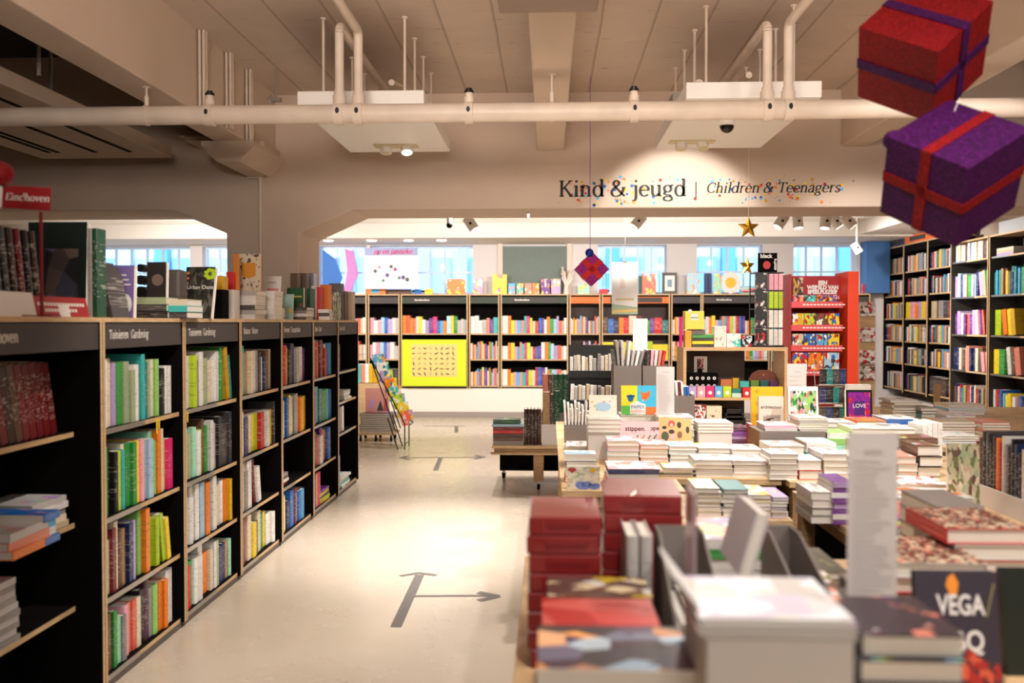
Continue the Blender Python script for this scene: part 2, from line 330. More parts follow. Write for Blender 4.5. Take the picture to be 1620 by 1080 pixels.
GL = {
 'K': (.64, sv(.13, 0, .7) + [Lp((.52, .69), (.16, .31)), Lp((.25, .40), (.55, .01)), Lp((.42, .685), (.6, .685)), Lp((.45, .017), (.64, .017))]),
 'i': (.27, sv(.13, 0, .48, 2) + [dot(.13, .66)]), 'l': (.27, sv(.13, 0, .75, 2)),
 'n': (.56, sv(.12, 0, .48, 2) + [S((.13, .36), (.22, .46), (.33, .46), (.41, .37), (.42, .25), (.42, .02))] + [Lp((.32, .017), (.52, .017))]),
 'h': (.56, sv(.12, 0, .75, 2) + [S((.13, .36), (.22, .46), (.33, .46), (.41, .37), (.42, .25), (.42, .02))] + [Lp((.32, .017), (.52, .017))]),
 'r': (.40, sv(.12, 0, .48, 2) + [S((.13, .33), (.2, .44), (.29, .47), (.36, .44))]),
 'd': (.54, [ell(.24, .23, .18, .235)] + sv(.42, 0, .75, 2, 3)),
 'a': (.47, [S((.07, .38), (.16, .47), (.28, .46), (.35, .37), (.35, .1), (.38, .01), (.46, .02)), S((.35, .28), (.2, .25), (.08, .19), (.06, .09), (.13, 0), (.24, .02), (.35, .12))]),
 '&': (.70, [S((.62, .01), (.45, .16), (.16, .49), (.15, .61), (.25, .69), (.36, .62), (.34, .5), (.12, .32), (.05, .18), (.1, .04), (.24, 0), (.42, .06), (.54, .24), (.57, .36)), Lp((.48, .38), (.66, .38))]),
 'j': (.28, [S((.15, .47), (.15, .2), (.15, -.06), (.09, -.18), (-.02, -.19)), Lp((.05, .463), (.17, .463)), dot(.15, .66)]),
 'e': (.47, [S((.06, .25), (.25, .26), (.41, .27), (.37, .41), (.24, .47), (.1, .4), (.05, .23), (.11, .06), (.25, .005), (.41, .07))]),
 'u': (.56, [S((.12, .46), (.12, .14), (.19, .02), (.3, .02), (.41, .13)), Lp((.03, .463), (.14, .463))] + sv(.42, 0, .48, 2, 3)),
 'g': (.50, [ell(.22, .32, .15, .145), ell(.23, -.11, .18, .1), S((.12, .2), (.08, .11), (.16, .06), (.3, .04), (.38, -.02)), S((.33, .41), (.4, .47), (.47, .46))]),
 'C': (.62, [S((.54, .54), (.5, .64), (.34, .69), (.15, .6), (.06, .35), (.15, .1), (.33, .01), (.48, .05), (.55, .15))]),
 'G': (.68, [S((.54, .54), (.5, .64), (.34, .69), (.15, .6), (.06, .35), (.15, .1), (.33, .01), (.52, .07))] + sv(.54, .03, .32, 1, 0)),
 'T': (.60, [Lp((.04, .68), (.56, .68)), Lp((.045, .68), (.045, .57)), Lp((.555, .68), (.555, .57))] + sv(.3, 0, .68, 0, 1)),
 'N': (.74, sv(.13, 0, .7) + [Lp((.15, .69), (.57, .02))] + sv(.59, .02, .7, 1, 0)),
 'V': (.66, [Lp((.1, .69), (.33, .02)), Lp((.33, .02), (.56, .69)), Lp((0, .685), (.2, .685)), Lp((.46, .685), (.66, .685))]),
 'E': (.58, sv(.13, 0, .7) + [Lp((.13, .683), (.5, .683)), Lp((.5, .7), (.5, .56)), Lp((.13, .36), (.4, .36)), Lp((.13, .017), (.53, .017)), Lp((.53, 0), (.53, .15))]),
 'S': (.52, [S((.43, .56), (.38, .66), (.25, .69), (.1, .6), (.12, .44), (.38, .28), (.43, .14), (.28, .01), (.12, .04), (.06, .15))]),
 's': (.40, [S((.34, .38), (.28, .46), (.18, .47), (.08, .39), (.12, .29), (.3, .2), (.34, .1), (.22, .005), (.1, .03), (.05, .11))]),
 'o': (.50, [ell(.25, .235, .19, .235)]), 'p': (.54, [ell(.3, .235, .18, .235)] + sv(.12, -.2, .48, 2, 1)),
 't': (.34, [S((.15, .62), (.15, .3), (.16, .08), (.23, .01), (.33, .05)), Lp((.03, .46), (.31, .46))]),
 'v': (.48, [Lp((.09, .47), (.24, .02)), Lp((.24, .02), (.4, .47)), Lp((.0, .463), (.17, .463)), Lp((.32, .463), (.48, .463))]),
 'm': (.84, sv(.12, 0, .48, 2) + [S((.13, .36), (.2, .46), (.3, .46), (.38, .37), (.39, .02)), S((.4, .36), (.48, .46), (.58, .46), (.67, .37), (.68, .02)), Lp((.29, .017), (.49, .017)), Lp((.58, .017), (.78, .017))]),
 'k': (.52, sv(.12, 0, .75, 2) + [Lp((.42, .46), (.16, .2)), Lp((.22, .27), (.46, .01))]),
 '|': (.34, [Lp((.17, -.14), (.17, .72))]), ' ': (.26, []),
}
def letters(mb, text, size, place, m=0, italic=0, thick=.122, thin=.05, squeeze=1.0):
    """Serif lettering drawn with a broad nib; place(u, v) gives the 3D point of (u, v)."""
    x = 0
    for ch in text:
        adv, st = GL.get(ch, GL['o'])
        for kind, pts in st:
            if kind == 'D':
                c = pts[0]; r = .058
                mb.quad([place((x + (c[0] + r * math.cos(a) + italic * c[1]) * squeeze) * size, (c[1] + r * math.sin(a)) * size) for a in [2 * PI * k / 10 for k in range(10)]], m); continue
            q = smooth(pts) if kind == 'S' else [Vector(p) for p in pts]
            th = .03 if ch == '|' else thick
            n = len(q); off = []
            for i in range(n):
                d = (q[min(n - 1, i + 1)] - q[max(0, i - 1)])
                if d.length < 1e-6: d = Vector((0, 1))
                d.normalize(); w = thin + (th - thin) * abs(d.y) ** 1.4 if not (d.x * d.y > .2 and ch in 'KVNv') else thin * 1.3
                nn = Vector((-d.y, d.x)) * w / 2; off.append((q[i] + nn, q[i] - nn))
            for i in range(n - 1):
                a, b = off[i]; c, d = off[i + 1]
                mb.quad([place((x + (p.x + italic * p.y) * squeeze) * size, p.y * size) for p in (a, c, d, b)], m)
        x += adv * squeeze
    return x * size
def text_w(text, size, squeeze=1.0): return sum(GL.get(c, GL['o'])[0] for c in text) * size * squeeze
def sans(name, text, size, mtx, material, parent, extrude=0, align='CENTER', sx=1.0, bold=0):
    cu = bpy.data.curves.new(name, 'FONT'); cu.body = text; cu.size = size; cu.align_x = align; cu.align_y = 'CENTER'; cu.extrude = extrude; cu.offset = bold; cu.space_line = .85
    t = bpy.data.objects.new(name, cu); COL.objects.link(t)
    dg = bpy.context.evaluated_depsgraph_get(); me = bpy.data.meshes.new_from_object(t.evaluated_get(dg))
    bpy.data.objects.remove(t); me.materials.clear(); me.materials.append(material)
    me.transform(mtx @ Matrix.Diagonal((sx, 1, 1, 1)))
    o = bpy.data.objects.new(name, me); COL.objects.link(o); o.parent = parent
    return o
UP = Matrix.Rotation(PI / 2, 4, 'X')     # text that stands up facing -Y

# ------------------------------------------------------------------ colours
PAL = {'white': (236, 232, 226), 'cream': (228, 214, 186), 'beige': (206, 186, 152), 'tan': (188, 150, 104), 'mustard': (214, 168, 34), 'yellow': (244, 212, 40),
 'orange': (240, 128, 24), 'salmon': (232, 140, 116), 'coral': (238, 104, 80), 'red': (200, 28, 34), 'maroon': (112, 22, 32), 'dark red': (120, 24, 26), 'pink': (240, 168, 184), 'hot pink': (226, 40, 120), 'lilac': (186, 160, 206),
 'purple': (112, 52, 140), 'plum': (84, 44, 72), 'navy': (30, 44, 96), 'blue': (34, 104, 186), 'sky blue': (92, 176, 226), 'pale blue': (172, 206, 226), 'teal': (24, 124, 124), 'turquoise': (66, 190, 184), 'mint green': (160, 222, 190),
 'dark green': (22, 82, 52), 'green': (52, 150, 62), 'light green': (150, 206, 110), 'lime green': (186, 214, 40), 'olive': (116, 120, 60), 'sage green': (168, 184, 142), 'grey': (150, 144, 140), 'light grey': (196, 190, 186), 'charcoal': (64, 60, 62), 'black': (26, 24, 26), 'brown': (104, 70, 50), 'dark brown': (62, 40, 32)}
PLIN = {k: (*lin(v), 1) for k, v in PAL.items()}
ORD = 'zeroth first second third fourth fifth sixth seventh eighth ninth tenth eleventh twelfth thirteenth fourteenth fifteenth sixteenth seventeenth eighteenth nineteenth twentieth twenty-first twenty-second twenty-third twenty-fourth twenty-fifth twenty-sixth twenty-seventh twenty-eighth twenty-ninth thirtieth thirty-first thirty-second thirty-third thirty-fourth thirty-fifth thirty-sixth thirty-seventh thirty-eighth thirty-ninth fortieth forty-first forty-second forty-third forty-fourth forty-fifth'.split()

# upright book, unit size: x thickness, y depth from the spine, z height
def book_cover_mb(hard):
    mb = MB(); t = .09 if hard else .035
    mb.box(0, t, .03, 1, 0, 1); mb.box(1 - t, 1, .03, 1, 0, 1)
    prof = [(0, .03), (.18, .008), (.5, 0), (.82, .008), (1, .03)] if hard else [(0, .03), (0.02, 0), (.98, 0), (1, .03)]
    pts = prof + [(1, .05), (0, .05)]
    return mb.prism(pts, 0, 1, 0, 'z')
def book_pages_mb(hard):
    i = .02 if hard else .001
    return MB().box(.09 if hard else .036, .91 if hard else .964, .05, .97 if hard else .998, i, 1 - i)
BK = {h: (book_cover_mb(h).mesh('book_cover', [M['cover']]), book_pages_mb(h).mesh('book_pages', [M['paper']])) for h in (True, False)}
def both(h):
    a = book_cover_mb(h); b = book_pages_mb(h); n = len(a.v); a.v += b.v; a.f += [tuple(n + i for i in f) for f in b.f]; a.m += [1] * len(b.f)
    return a
BK1 = {h: both(h).mesh('small_book', [M['cover'], M['paper']]) for h in (True, False)}
def add_book(name, label, group, mtx, color, hard, parts):
    c = PLIN[color]; j = R.uniform(.85, 1.1)
    o = bpy.data.objects.new(name, BK[hard][0] if parts else BK1[hard]); COL.objects.link(o)
    o.matrix_world = mtx; o.color = (min(1, c[0] * j), min(1, c[1] * j), min(1, c[2] * j), 1); tag(o, label, 'book', group)
    if parts:
        p = bpy.data.objects.new('pages', BK[hard][1]); COL.objects.link(p); p.parent = o
    return o
class Row:
    """A counted population of books: the largest as objects, the rest as one object."""
    def __init__(s, name, cap, parts): s.name = name; s.cap = cap; s.parts = parts; s.n = 0; s.rest = []
    def fill(s, org, rz, length, cols, where, group, tav=.036, hmin=.2, hmax=.27, depth=.17, lean=0, side='left', depthj=.03, fill=1.0, stuff=False, th=None, hardp=.5, parts=True):
        x = 0; k = 0; n = len(cols) if cols and th is None else None
        base = Matrix.Translation(org) @ Matrix.Rotation(rz, 4, 'Z')
        seq = []
        if n:
            ws = [R.uniform(.72, 1.28) for _ in cols]; tot = sum(ws); scale = length * fill / tot
            seq = [(w * scale, c) for w, c in zip(ws, cols)]
        else:
            prev = R.choice(cols)
            while x < length * fill:
                t = R.uniform(.6, 1.5) * tav
                if x + t > length: break
                if R.random() > .3: prev = R.choice(cols)
                seq.append((t, prev)); x += t
        x = 0; hh = R.uniform(hmin, hmax)
        for k, (t, c) in enumerate(seq):
            if R.random() < .6: hh = R.uniform(hmin, hmax)
            d = depth + R.uniform(-.02, .02); off = R.uniform(.0, depthj)
            tt = t - .0008; loc = Matrix.Translation((x, off, 0)); last = lean and k >= len(seq) - lean
            if last:
                a = math.radians(9)
                if k == len(seq) - lean: x += hh * math.sin(a)
                loc = Matrix.Translation((x, off, 0)) @ Matrix.Rotation(-a, 4, 'Y'); x += t / math.cos(a) - t
                if x + t > length: break
            mtx = base @ loc @ Matrix.Diagonal((tt, d, hh, 1)); hard = R.random() < hardp
            if stuff or s.n >= s.cap: s.rest.append((mtx, c, hard))
            else:
                lb = f'{c} book, {ORD[k + 1]} from {side}, {where}'
                add_book(s.name, lb, group, mtx, c, hard, s.parts and parts); s.n += 1
            x += t
    def close(s, name, label):
        if not s.rest: return
        mb = MB(); cols = []
        for mtx, c, hard in s.rest:
            b = both(hard); n = len(mb.v); mb.v += [tuple(mtx @ Vector(v)) for v in b.v]; mb.f += [tuple(n + i for i in f) for f in b.f]; mb.m += b.m; cols += [PLIN[c]] * len(b.v)
        o = mb.build(name, [M['coverattr'], M['paper']]); ca = o.data.color_attributes.new('Col', 'FLOAT_COLOR', 'POINT')
        ca.data.foreach_set('color', [v for c in cols for v in c]); tag(o, label, 'books', kind='stuff')

# lying book, unit size: x width, y depth, z thickness; spine on side s
def flat_mb(spine, hard=True, one=False):
    mb = MB(); t = .07
    mb.box(0, 1, 0, 1, 0, t, 0); mb.box(0, 1, 0, 1, 1 - t, 1, 0, front={1: 1})
    e = .012
    if spine == 'x0': mb.box(0, .015, 0, 1, t, 1 - t, 0)
    if spine == 'x1': mb.box(.985, 1, 0, 1, t, 1 - t, 0)
    if spine == 'y0': mb.box(0, 1, 0, .015, t, 1 - t, 0)
    return mb
def flat_pages(spine):
    e = .02
    return MB().box(.016 if spine == 'x0' else e, .984 if spine == 'x1' else 1 - e, .016 if spine == 'y0' else e, 1 - e, .07, .93)
FL = {s: (flat_mb(s).mesh('flat_cover', [M['cover'], M['art']]), flat_pages(s).mesh('flat_pages', [M['paper']])) for s in ('x0', 'x1', 'y0')}
def flatbook(name, label, group, x0, x1, y0, y1, z0, z1, color, spine='x0', rot=0, artm=None, parts=True):
    o = bpy.data.objects.new(name, FL[spine][0]); COL.objects.link(o)
    cx, cy = (x0 + x1) / 2, (y0 + y1) / 2
    o.matrix_world = Matrix.Translation((cx, cy, z0)) @ Matrix.Rotation(rot, 4, 'Z') @ Matrix.Translation((x0 - cx, y0 - cy, 0)) @ Matrix.Diagonal((x1 - x0, y1 - y0, (z1 - z0) * .985, 1))
    c = PLIN[color]; j = R.uniform(.9, 1.08); o.color = (min(1, c[0] * j), min(1, c[1] * j), min(1, c[2] * j), 1)
    tag(o, label, 'book', group)
    p = bpy.data.objects.new('pages', FL[spine][1]); COL.objects.link(p); p.parent = o
    if artm:
        me = FL[spine][0].copy(); me.materials[1] = artm; o.data = me
    return o
def stack(px0, px1, pytop, Y, depth, n, cols, where, base=.72, spine='x0', artm=None, jit=.006, name='stacked_book', rot=0, top=None, bottomz=None):
    x0, x1 = WX(px0, Y, pytop), WX(px1, Y, pytop); zt = WZ(pytop, Y, (px0 + px1) / 2); z = base
    t = (zt - base) / n
    for k in range(n):
        c = cols[k % len(cols)]; dx = R.uniform(-jit, jit); dy = R.uniform(0, jit * 2); fromtop = n - k
        pos = ('topmost of' if fromtop == 1 else (ORD[fromtop] + ' from top of')) if n > 1 else 'lying in'
        lb = f'{c} book, {pos} {where}' if n > 1 else f'{c} book lying {where}'
        flatbook(name, lb, 'books stacked: ' + where[:90], x0 + dx, x1 + dx, Y + dy, Y + depth + dy, z, z + t, c, spine, rot + R.uniform(-.015, .015) * (jit > 0), artm if k == n - 1 else None)
        z += t
    return x0, x1, zt

def face_book(name, label, px0, px1, py0, py1, Y, art, thick=.02, tilt=8, color=(230, 225, 215), cat='book', rz=0, group=None, z0=None, spinecol=None):
    """A book or card standing up with its front cover towards the aisle; returns (object, width, height)."""
    a = W(px0, py1, Y); b = W(px1, py0, Y); w = b.x - a.x; h = (b.z - a.z) / math.cos(math.radians(tilt))
    zb = a.z if z0 is None else z0
    if z0 is not None: h = (b.z - z0) / math.cos(math.radians(tilt))
    mb = MB(); mb.box(0, w, 0, .0025, 0, h, 0, front={2: 2}); mb.box(0, w, thick - .0025, thick, 0, h, 0); mb.box(0, .003, 0.0026, thick - .0026, 0, h, 0)
    o = mb.build(name, [spinecol or mat(name + '_board', color, .5), M['paper'], art], fix=True)
    pg = MB().box(.0031, w - .003, .0026, thick - .0026, .003, h - .003); 
    if thick > .006: pg.build('pages', M['paper'], o)
    o.matrix_world = Matrix.Translation((a.x, Y, zb)) @ Matrix.Rotation(rz, 4, 'Z') @ Matrix.Rotation(-math.radians(tilt), 4, 'X')
    tag(o, label, cat, group)
    return o, w, h
def carton(name, label, x0, x1, y0, y1, z0, z1, m, cat='box', wall=.006, group=None, lid=False):
    mb = MB()
    if lid: mb.box(x0, x1, y0, y1, z0, z1)
    else:
        mb.box(x0, x1, y0, y0 + wall, z0, z1); mb.box(x0, x1, y1 - wall, y1, z0, z1); mb.box(x0, x0 + wall, y0 + wall, y1 - wall, z0, z1); mb.box(x1 - wall, x1, y0 + wall, y1 - wall, z0, z1); mb.box(x0 + wall, x1 - wall, y0 + wall, y1 - wall, z0, z0 + wall)
    return tag(mb.build(name, m), label, cat, group)

# ================================================================== setting
XL, XR, YN, YW, YF = -8.2, 5.62, -3.6, 7.8, 14.3
GT, ZC, ZF = .7, 3.45, 2.95
struct('floor', MB().box(XL, XR, YN, 16, -.1, 0), M['floor'])
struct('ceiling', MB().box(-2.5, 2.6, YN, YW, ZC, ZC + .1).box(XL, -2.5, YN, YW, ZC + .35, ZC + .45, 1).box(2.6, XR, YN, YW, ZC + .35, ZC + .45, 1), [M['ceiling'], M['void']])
fc = MB().box(XL, XR, YW + GT, YF + .3, ZF, ZF + .1)
for k in range(60): fc.box(XL, XR, YW + GT + .05 + k * .1, YW + GT + .08 + k * .1, ZF - .02, ZF)
struct('ceiling', fc, M['brightwall'])
struct('wall_left', MB().box(XL - .1, XL, YN, 16, 0, 3.9), M['wall'])
struct('wall_right', MB().box(XR, XR + .1, YN, 16, 0, 3.9), M['wall'])
struct('wall_near', MB().box(XL, XR, YN - .1, YN, 0, 3.9), M['wall'])
# girder with the haunched opening and the column, one painted body
g = MB()
outline = [(XL, 3.9), (XL, 2.46), (-3.29, 2.46), (-2.81, 2.26), (-2.81, 0), (-2.17, 0), (-2.17, 2.25), (-1.70, 2.46), (XR, 2.46), (XR, 3.9)]
g.prism(outline, YW, YW + GT)
struct('wall_girder', g, M['girder'], bevel=.012)
# ceiling beams
for x0, x1, zb in ((-2.62, -2.37, 2.90), (-.10, .13, 2.95), (2.47, 2.70, 2.97)):
    struct('beam', MB().box(x0, x1, YN, YW - .002, zb, ZC - .002 if abs(x0) < 1 else ZC + .34), M['girder'], bevel=.01)
struct('beam_haunch', MB().prism([(-2.72, 2.90), (-2.30, 2.90), (-2.30, 2.86), (-2.42, 2.74), (-2.60, 2.74), (-2.72, 2.86)], 7.0, YW - .003), M['girder'])
# far bulkhead above the windows, running along the right wall too
struct('ceiling_bulkhead', MB().box(XL, XR, 13.2, YF + .3, 2.72, ZF - .002), M['brightwall'])
struct('ceiling_bulkhead', MB().box(4.45, XR, YW + GT + .005, 13.195, 2.74, ZF - .022), M['brightwall'])
# far wall with window openings
wins = [(-7.3, -5.75), (-5.55, -4.9), (-3.68, -2.9), (-2.84, -1.2), (.77, 1.85), (2.32, 3.34), (3.82, 4.78)]
ZW0, ZW1 = 1.93, 2.70
fw = MB().box(XL, XR, YF, YF + .3, 0, ZW0).box(XL, XR, YF, YF + .3, ZW1, 2.715)
xp = XL
for a, b in wins: fw.box(xp, a, YF, YF + .3, ZW0, ZW1); xp = b
fw.box(xp, XR, YF, YF + .3, ZW0, ZW1)
struct('wall_far', fw, mat('far_wall_paint', (214, 206, 204), .7))
for i, (a, b) in enumerate(wins):
    n = max(3, round((b - a) / .24)); f = MB()
    for k in range(n + 1):
        x = a + (b - a) * k / n; f.box(x - .016, x + .016, YF + .17, YF + .21, ZW0, ZW1)
    for z in (ZW0 + .02, 2.28, ZW1 - .02): f.box(a, b, YF + .175, YF + .205, z - .015, z + .015)
    w = struct(f'window_{i + 1}', f, M['frameblue'])
    MB().box(a, b, YF + .186, YF + .192, ZW0, ZW1).build('pane', M['glass'], w)
struct('trim_1', MB().box(-3.5, 4.85, 13.99, 14.018, 0, .09), M['basegrey'])
struct('trim_2', MB().box(-.72, .28, YF - .04, YF - .001, 1.9, 2.68), M['shutter'])
struct('trim_3', MB().box(-.80, -.725, YF - .05, YF - .001, 1.93, 2.72).box(.285, .36, YF - .05, YF - .001, 1.93, 2.72), M['wall'])
struct('wall_corner', MB().box(4.84, 5.19, 14.0, YF - .002, 1.93, 2.715), M['blue'])
# street outside
fac = MB()
fac.box(-14, 12, 24, 24.3, 0, 7, 0); fac.box(-14, 12, 16.5, 30, -.2, .0, 1)
for k in range(26):
    x = -13.5 + k * 1.0
    fac.box(x, x + .35, 23.7, 24, 0, 7, 2 if k % 3 else 3)
    fac.box(x + .42, x + .9, 23.9, 23.99, 1.2, 3.2, 4 if k % 2 else 2)
struct('street_facade', fac, [mat('facade_white', (240, 246, 250), .8), mat('paving', (226, 232, 238), .8), mat('facade_blue', (196, 222, 244), .7), mat('facade_deep_blue', (110, 168, 222), .7), mat('facade_glass', (150, 194, 232), .3)])
# a few parked bicycles and street things seen through the panes
def bicycle(x, y, col, label):
    t = thing('bicycle', label, 'bicycle', (x, y, 1.15))
    for dx in (-.5, .5):
        w = MB(); 
        for k in range(20):
            a, b = 2 * PI * k / 20, 2 * PI * (k + 1) / 20
            w.cyl((dx + .33 * math.cos(a), 0, .34 + .33 * math.sin(a)), (dx + .33 * math.cos(b), 0, .34 + .33 * math.sin(b)), .018, 6)
        for k in range(6): w.cyl((dx, 0, .34), (dx + .33 * math.cos(k * PI / 3), 0, .34 + .33 * math.sin(k * PI / 3)), .005, 4)
        w.build('wheel', M['charc'] if 'charc' in M else M['bmetal'], t)
    f = MB()
    for a, b in (((-.5, .34), (-.2, .8)), ((-.2, .8), (.3, .85)), ((.3, .85), (.5, .34)), ((-.2, .8), (-.05, .34)), ((-.05, .34), (.3, .85)), ((-.05, .34), (-.5, .34))): f.cyl((a[0], 0, a[1]), (b[0], 0, b[1]), .02, 8)
    f.cyl((.3, 0, .85), (.27, 0, 1.02), .016, 8).cyl((.27, -.25, 1.04), (.27, .25, 1.04), .014, 8); f.build('frame', col, t)
    MB().box(-.34, -.08, -.07, .07, .88, .93).build('saddle', M['black'], t)
    return t
struct('street_kerb', MB().box(-9, 7, 16.2, 17.6, .0, 1.15), mat('kerb_stone', (196, 206, 216), .8))
bl = mat('bike_blue', (60, 110, 180), .4); 
bicycle(-2.2, 16.8, bl, 'blue bicycle parked outside the wide window left of the shutter')
bicycle(1.3, 16.8, mat('bike_pale', (170, 190, 210), .4), 'pale bicycle parked outside the window behind the hanging banner')
bicycle(4.4, 16.9, bl, 'blue bicycle parked outside the window nearest the blue corner panel')
b = MB().box(0, .09, -.03, .03, 0, .8, 0)
tag(MB().prism([(-3.62, 1.95), (-3.4, 1.95), (-3.3, 2.2), (-3.42, 2.5), (-3.62, 2.65)], YF + .05, YF + .09).build('window_decoration', mat('deco_blue', (44, 108, 190), .6)), 'blue paper decoration standing in the narrow far window', 'decoration')
tag(MB().prism([(-3.28, 1.97), (-3.18, 1.95), (-3.05, 2.25), (-3.12, 2.62), (-3.26, 2.66), (-3.22, 2.3)], YF + .05, YF + .09).build('window_decoration', mat('deco_pink', (222, 130, 196), .6)), 'curved pink paper decoration standing in the narrow far window', 'decoration')

# floor tape arrows
def tape(name, label, polys):
    mb = MB()
    for i, p in enumerate(polys): mb.prism(p, .0004 + i * .0002, .0012 + i * .0002, 0, 'z')
    return tag(mb.build(name, M['tape']), label, 'tape arrow')
def strip(a, b, w):
    a, b = Vector(a), Vector(b); d = (b - a).normalized(); n = Vector((-d.y, d.x)) * w / 2
    return [tuple(a - n), tuple(b - n), tuple(b + n), tuple(a + n)]
def fl(px, py):
    d = RM @ Vector(((px - 810) / F, -(py - 540) / F, -1)); k = -H / d.z; return (d.x * k, d.y * k)
tape('floor_arrow', 'grey tape arrow on the floor pointing away and right, beside the red box stacks', [strip(fl(626, 992), fl(664, 909), .055), strip(fl(633, 911), fl(664, 906), .035), strip(fl(662, 906), fl(690, 910), .035), strip(fl(652, 943), fl(778, 942), .03), strip(fl(757, 950), fl(789, 943), .045), strip(fl(757, 937), fl(789, 943), .04)])
tape('floor_arrow', 'grey two-headed tape arrow across the aisle before the low bench', [strip(fl(634, 724), fl(766, 723), .045), strip(fl(697, 724), fl(689, 744), .05), strip(fl(634, 724), fl(646, 721), .05), strip(fl(634, 724), fl(648, 727), .05), strip(fl(766, 723), fl(752, 720), .05), strip(fl(766, 723), fl(750, 726), .05)])
tape('floor_arrow', 'small faint tape arrow on the floor near the far skirting', [strip(fl(670, 674), fl(735, 674), .05), strip(fl(722, 674), fl(722, 684), .05)])

# ================================================================== services under the ceiling
def pipe_z(px): return 2.73
def ring(mb, x, y, z, r, w, m=0): mb.cyl((x - w / 2, y, z), (x + w / 2, y, z), r, 20, m)
PY, PZ, PR = 5.4, 2.73, .056
t = thing('heating_pipe', 'thick cream painted pipe running across the hall under the beams', 'pipe', (0, PY, PZ))
MB().cyl((-8.1, 0, 0), (5.4, 0, 0), PR, 28).build('pipe', M['pipe'], t, smooth=True)
for px in (232, 873):
    x = WX(px, PY, 180); zt = {232: 2.90, 873: 2.95}[px] - PZ
    mb = MB(); ring(mb, x, 0, 0, PR + .006, .02); mb.cyl((x, 0, PR), (x, 0, zt), .007, 8).cyl((x, 0, zt - .004), (x, 0, zt), .025, 12).cyl((x, 0, PR), (x, 0, PR + .06), .014, 8); mb.build('hanger', M['pipe'], t, smooth=True)
for px in (332, 742, 1003):
    x = WX(px, PY, 180)
    mb = MB(); ring(mb, x, 0, 0, PR + .010, .05); mb.cyl((x, 0, PR), (x, 0, PR + .035), .032, 14).cyl((x, 0, PR + .035), (x, 0, PR + .06), .024, 12)
    c = mb.build('clamp', M['pipe'], t, smooth=True); 
    MB().cyl((x, 0, PR + .06), (x, 0, PR + .075), .028, 10).cyl((x, 0, PR + .075), (x, 0, PR + .088), .018, 10).build('valve_cap', M['bmetal'], c, smooth=True)
    MB().disc((x, -PR - .0125, .006), .011, ry=.017).build('number_plate', M['ink'], c)
def branch(px, pyelb, up, label):
    x = WX(px, PY, 120); zt = WZ(pyelb, PY, px); r = .027
    t = thing('branch_pipe', label, 'pipe', (x, PY, PZ))
    mb = MB(); h = zt - PZ; mb.cyl((0, 0, PR), (0, 0, h - .04), r, 18)
    ye = 2.3 if up else -3.2
    s = -1 if up else 1
    for k in range(6):
        a, b = k * PI / 12, (k + 1) * PI / 12; rr = .05
        p = lambda q: (0, s * rr * (1 - math.cos(q)), h - .04 + rr * math.sin(q))
        mb.cyl(p(a), p(b), r, 18)
    mb.cyl((0, s * .05, h + .01), (0, s * (9 if up else 2.3), h + .01), r, 18)
    mb.build('pipe', M['pipe'], t, smooth=True)
    mb = MB().cyl((0, 0, PR - .005), (0, 0, PR + .05), .04, 18).cyl((0, 0, PR + .05), (0, 0, PR + .075), .033, 18); ring(mb, 0, 0, 0, PR + .011, .055)
    c = mb.build('socket', M['pipe'], t, smooth=True); MB().disc((0, -PR - .0125, .006), .012, ry=.018).build('number_plate', M['ink'], c)
branch(567, 52, True, 'painted branch pipe with elbow, running towards the camera beside the lit lamp panel')
branch(537, 42, False, 'painted branch pipe with elbow, running away above the lit lamp panel')
branch(1247, 40, True, 'painted branch pipe with elbow, running towards the camera beside the dome camera panel')
branch(1214, 40, False, 'painted branch pipe with elbow, running away above the dome camera panel')

def raft(x0, x1, y0, y1, z0, label, cat='ceiling panel', rods=True):
    t = thing('ceiling_raft', label, cat, ((x0 + x1) / 2, (y0 + y1) / 2, z0))
    cx, cy = (x0 + x1) / 2, (y0 + y1) / 2
    MB().box(x0 - cx, x1 - cx, y0 - cy, y1 - cy, 0, .10).build('panel', M['raft'], t, bevel=.006)
    if rods:
        for i in range(4):
            for s in (-1, 1):
                y = y0 - cy + .12 + (y1 - y0 - .24) * i / 3; x = s * ((x1 - x0) / 2 - .14)
                MB().cyl((x, y, .10), (x, y, ZC - z0 - .001), .009, 8).cyl((x, y, ZC - z0 - .012), (x, y, ZC - z0 - .001), .02, 10).build('rod', M['pipe'], t, smooth=True)
        mb = MB().cyl((-.25, -.3, .22), (-.2, .7, .3), .03, 10).cyl((.1, -.2, .3), (.16, .6, .42), .022, 10); mb.build('cable_bundle', M['pipe'], t)
        mb = MB().cyl((-.05, -.4, .14), (-.02, .6, .36), .008, 6).cyl((.22, -.3, .12), (.18, .6, .4), .008, 6).box(-.35, -.15, .25, .5, .1, .3); mb.build('junction_box', M['steel'], t)
    return t
r1 = raft(-1.60, -.79, 5.72, 7.26, 2.85, 'white suspended ceiling panel with a lit double spotlight')
r2 = raft(.84, 1.66, 5.60, 7.2, 2.85, 'white suspended ceiling panel carrying the dome camera')
def twin(x, y, z, label, lit):
    t = thing('twin_spotlight', label, 'light', (x, y, z))
    MB().box(-.17, .17, -.055, .055, -.012, 0).build('frame', mat('lamp_frame', (216, 200, 160), .5), t, bevel=.004)
    for i, s in enumerate((-1, 1)):
        b = MB(); d = Vector((.25 * s * 0 + .1, -.35, -.9)).normalized() if i else Vector((0, -.15, -.98)).normalized()
        c = Vector((s * .08, 0, -.012)); b.cyl(c, c + d * .05, .045, 20); lamp = b.build('lamp_head', M['raft'], t, smooth=True)
        e = c + d * .0505; MB().cyl(e, e + d * .004, .036, 20).build('bulb', M['glow'] if (lit and i) else mat('unlit_reflector', (226, 214, 176), .3), lamp, smooth=True)
    return t
twin(-1.18, 6.99, 2.85, 'twin spotlight with one lamp lit, under the panel left of the middle beam', True)
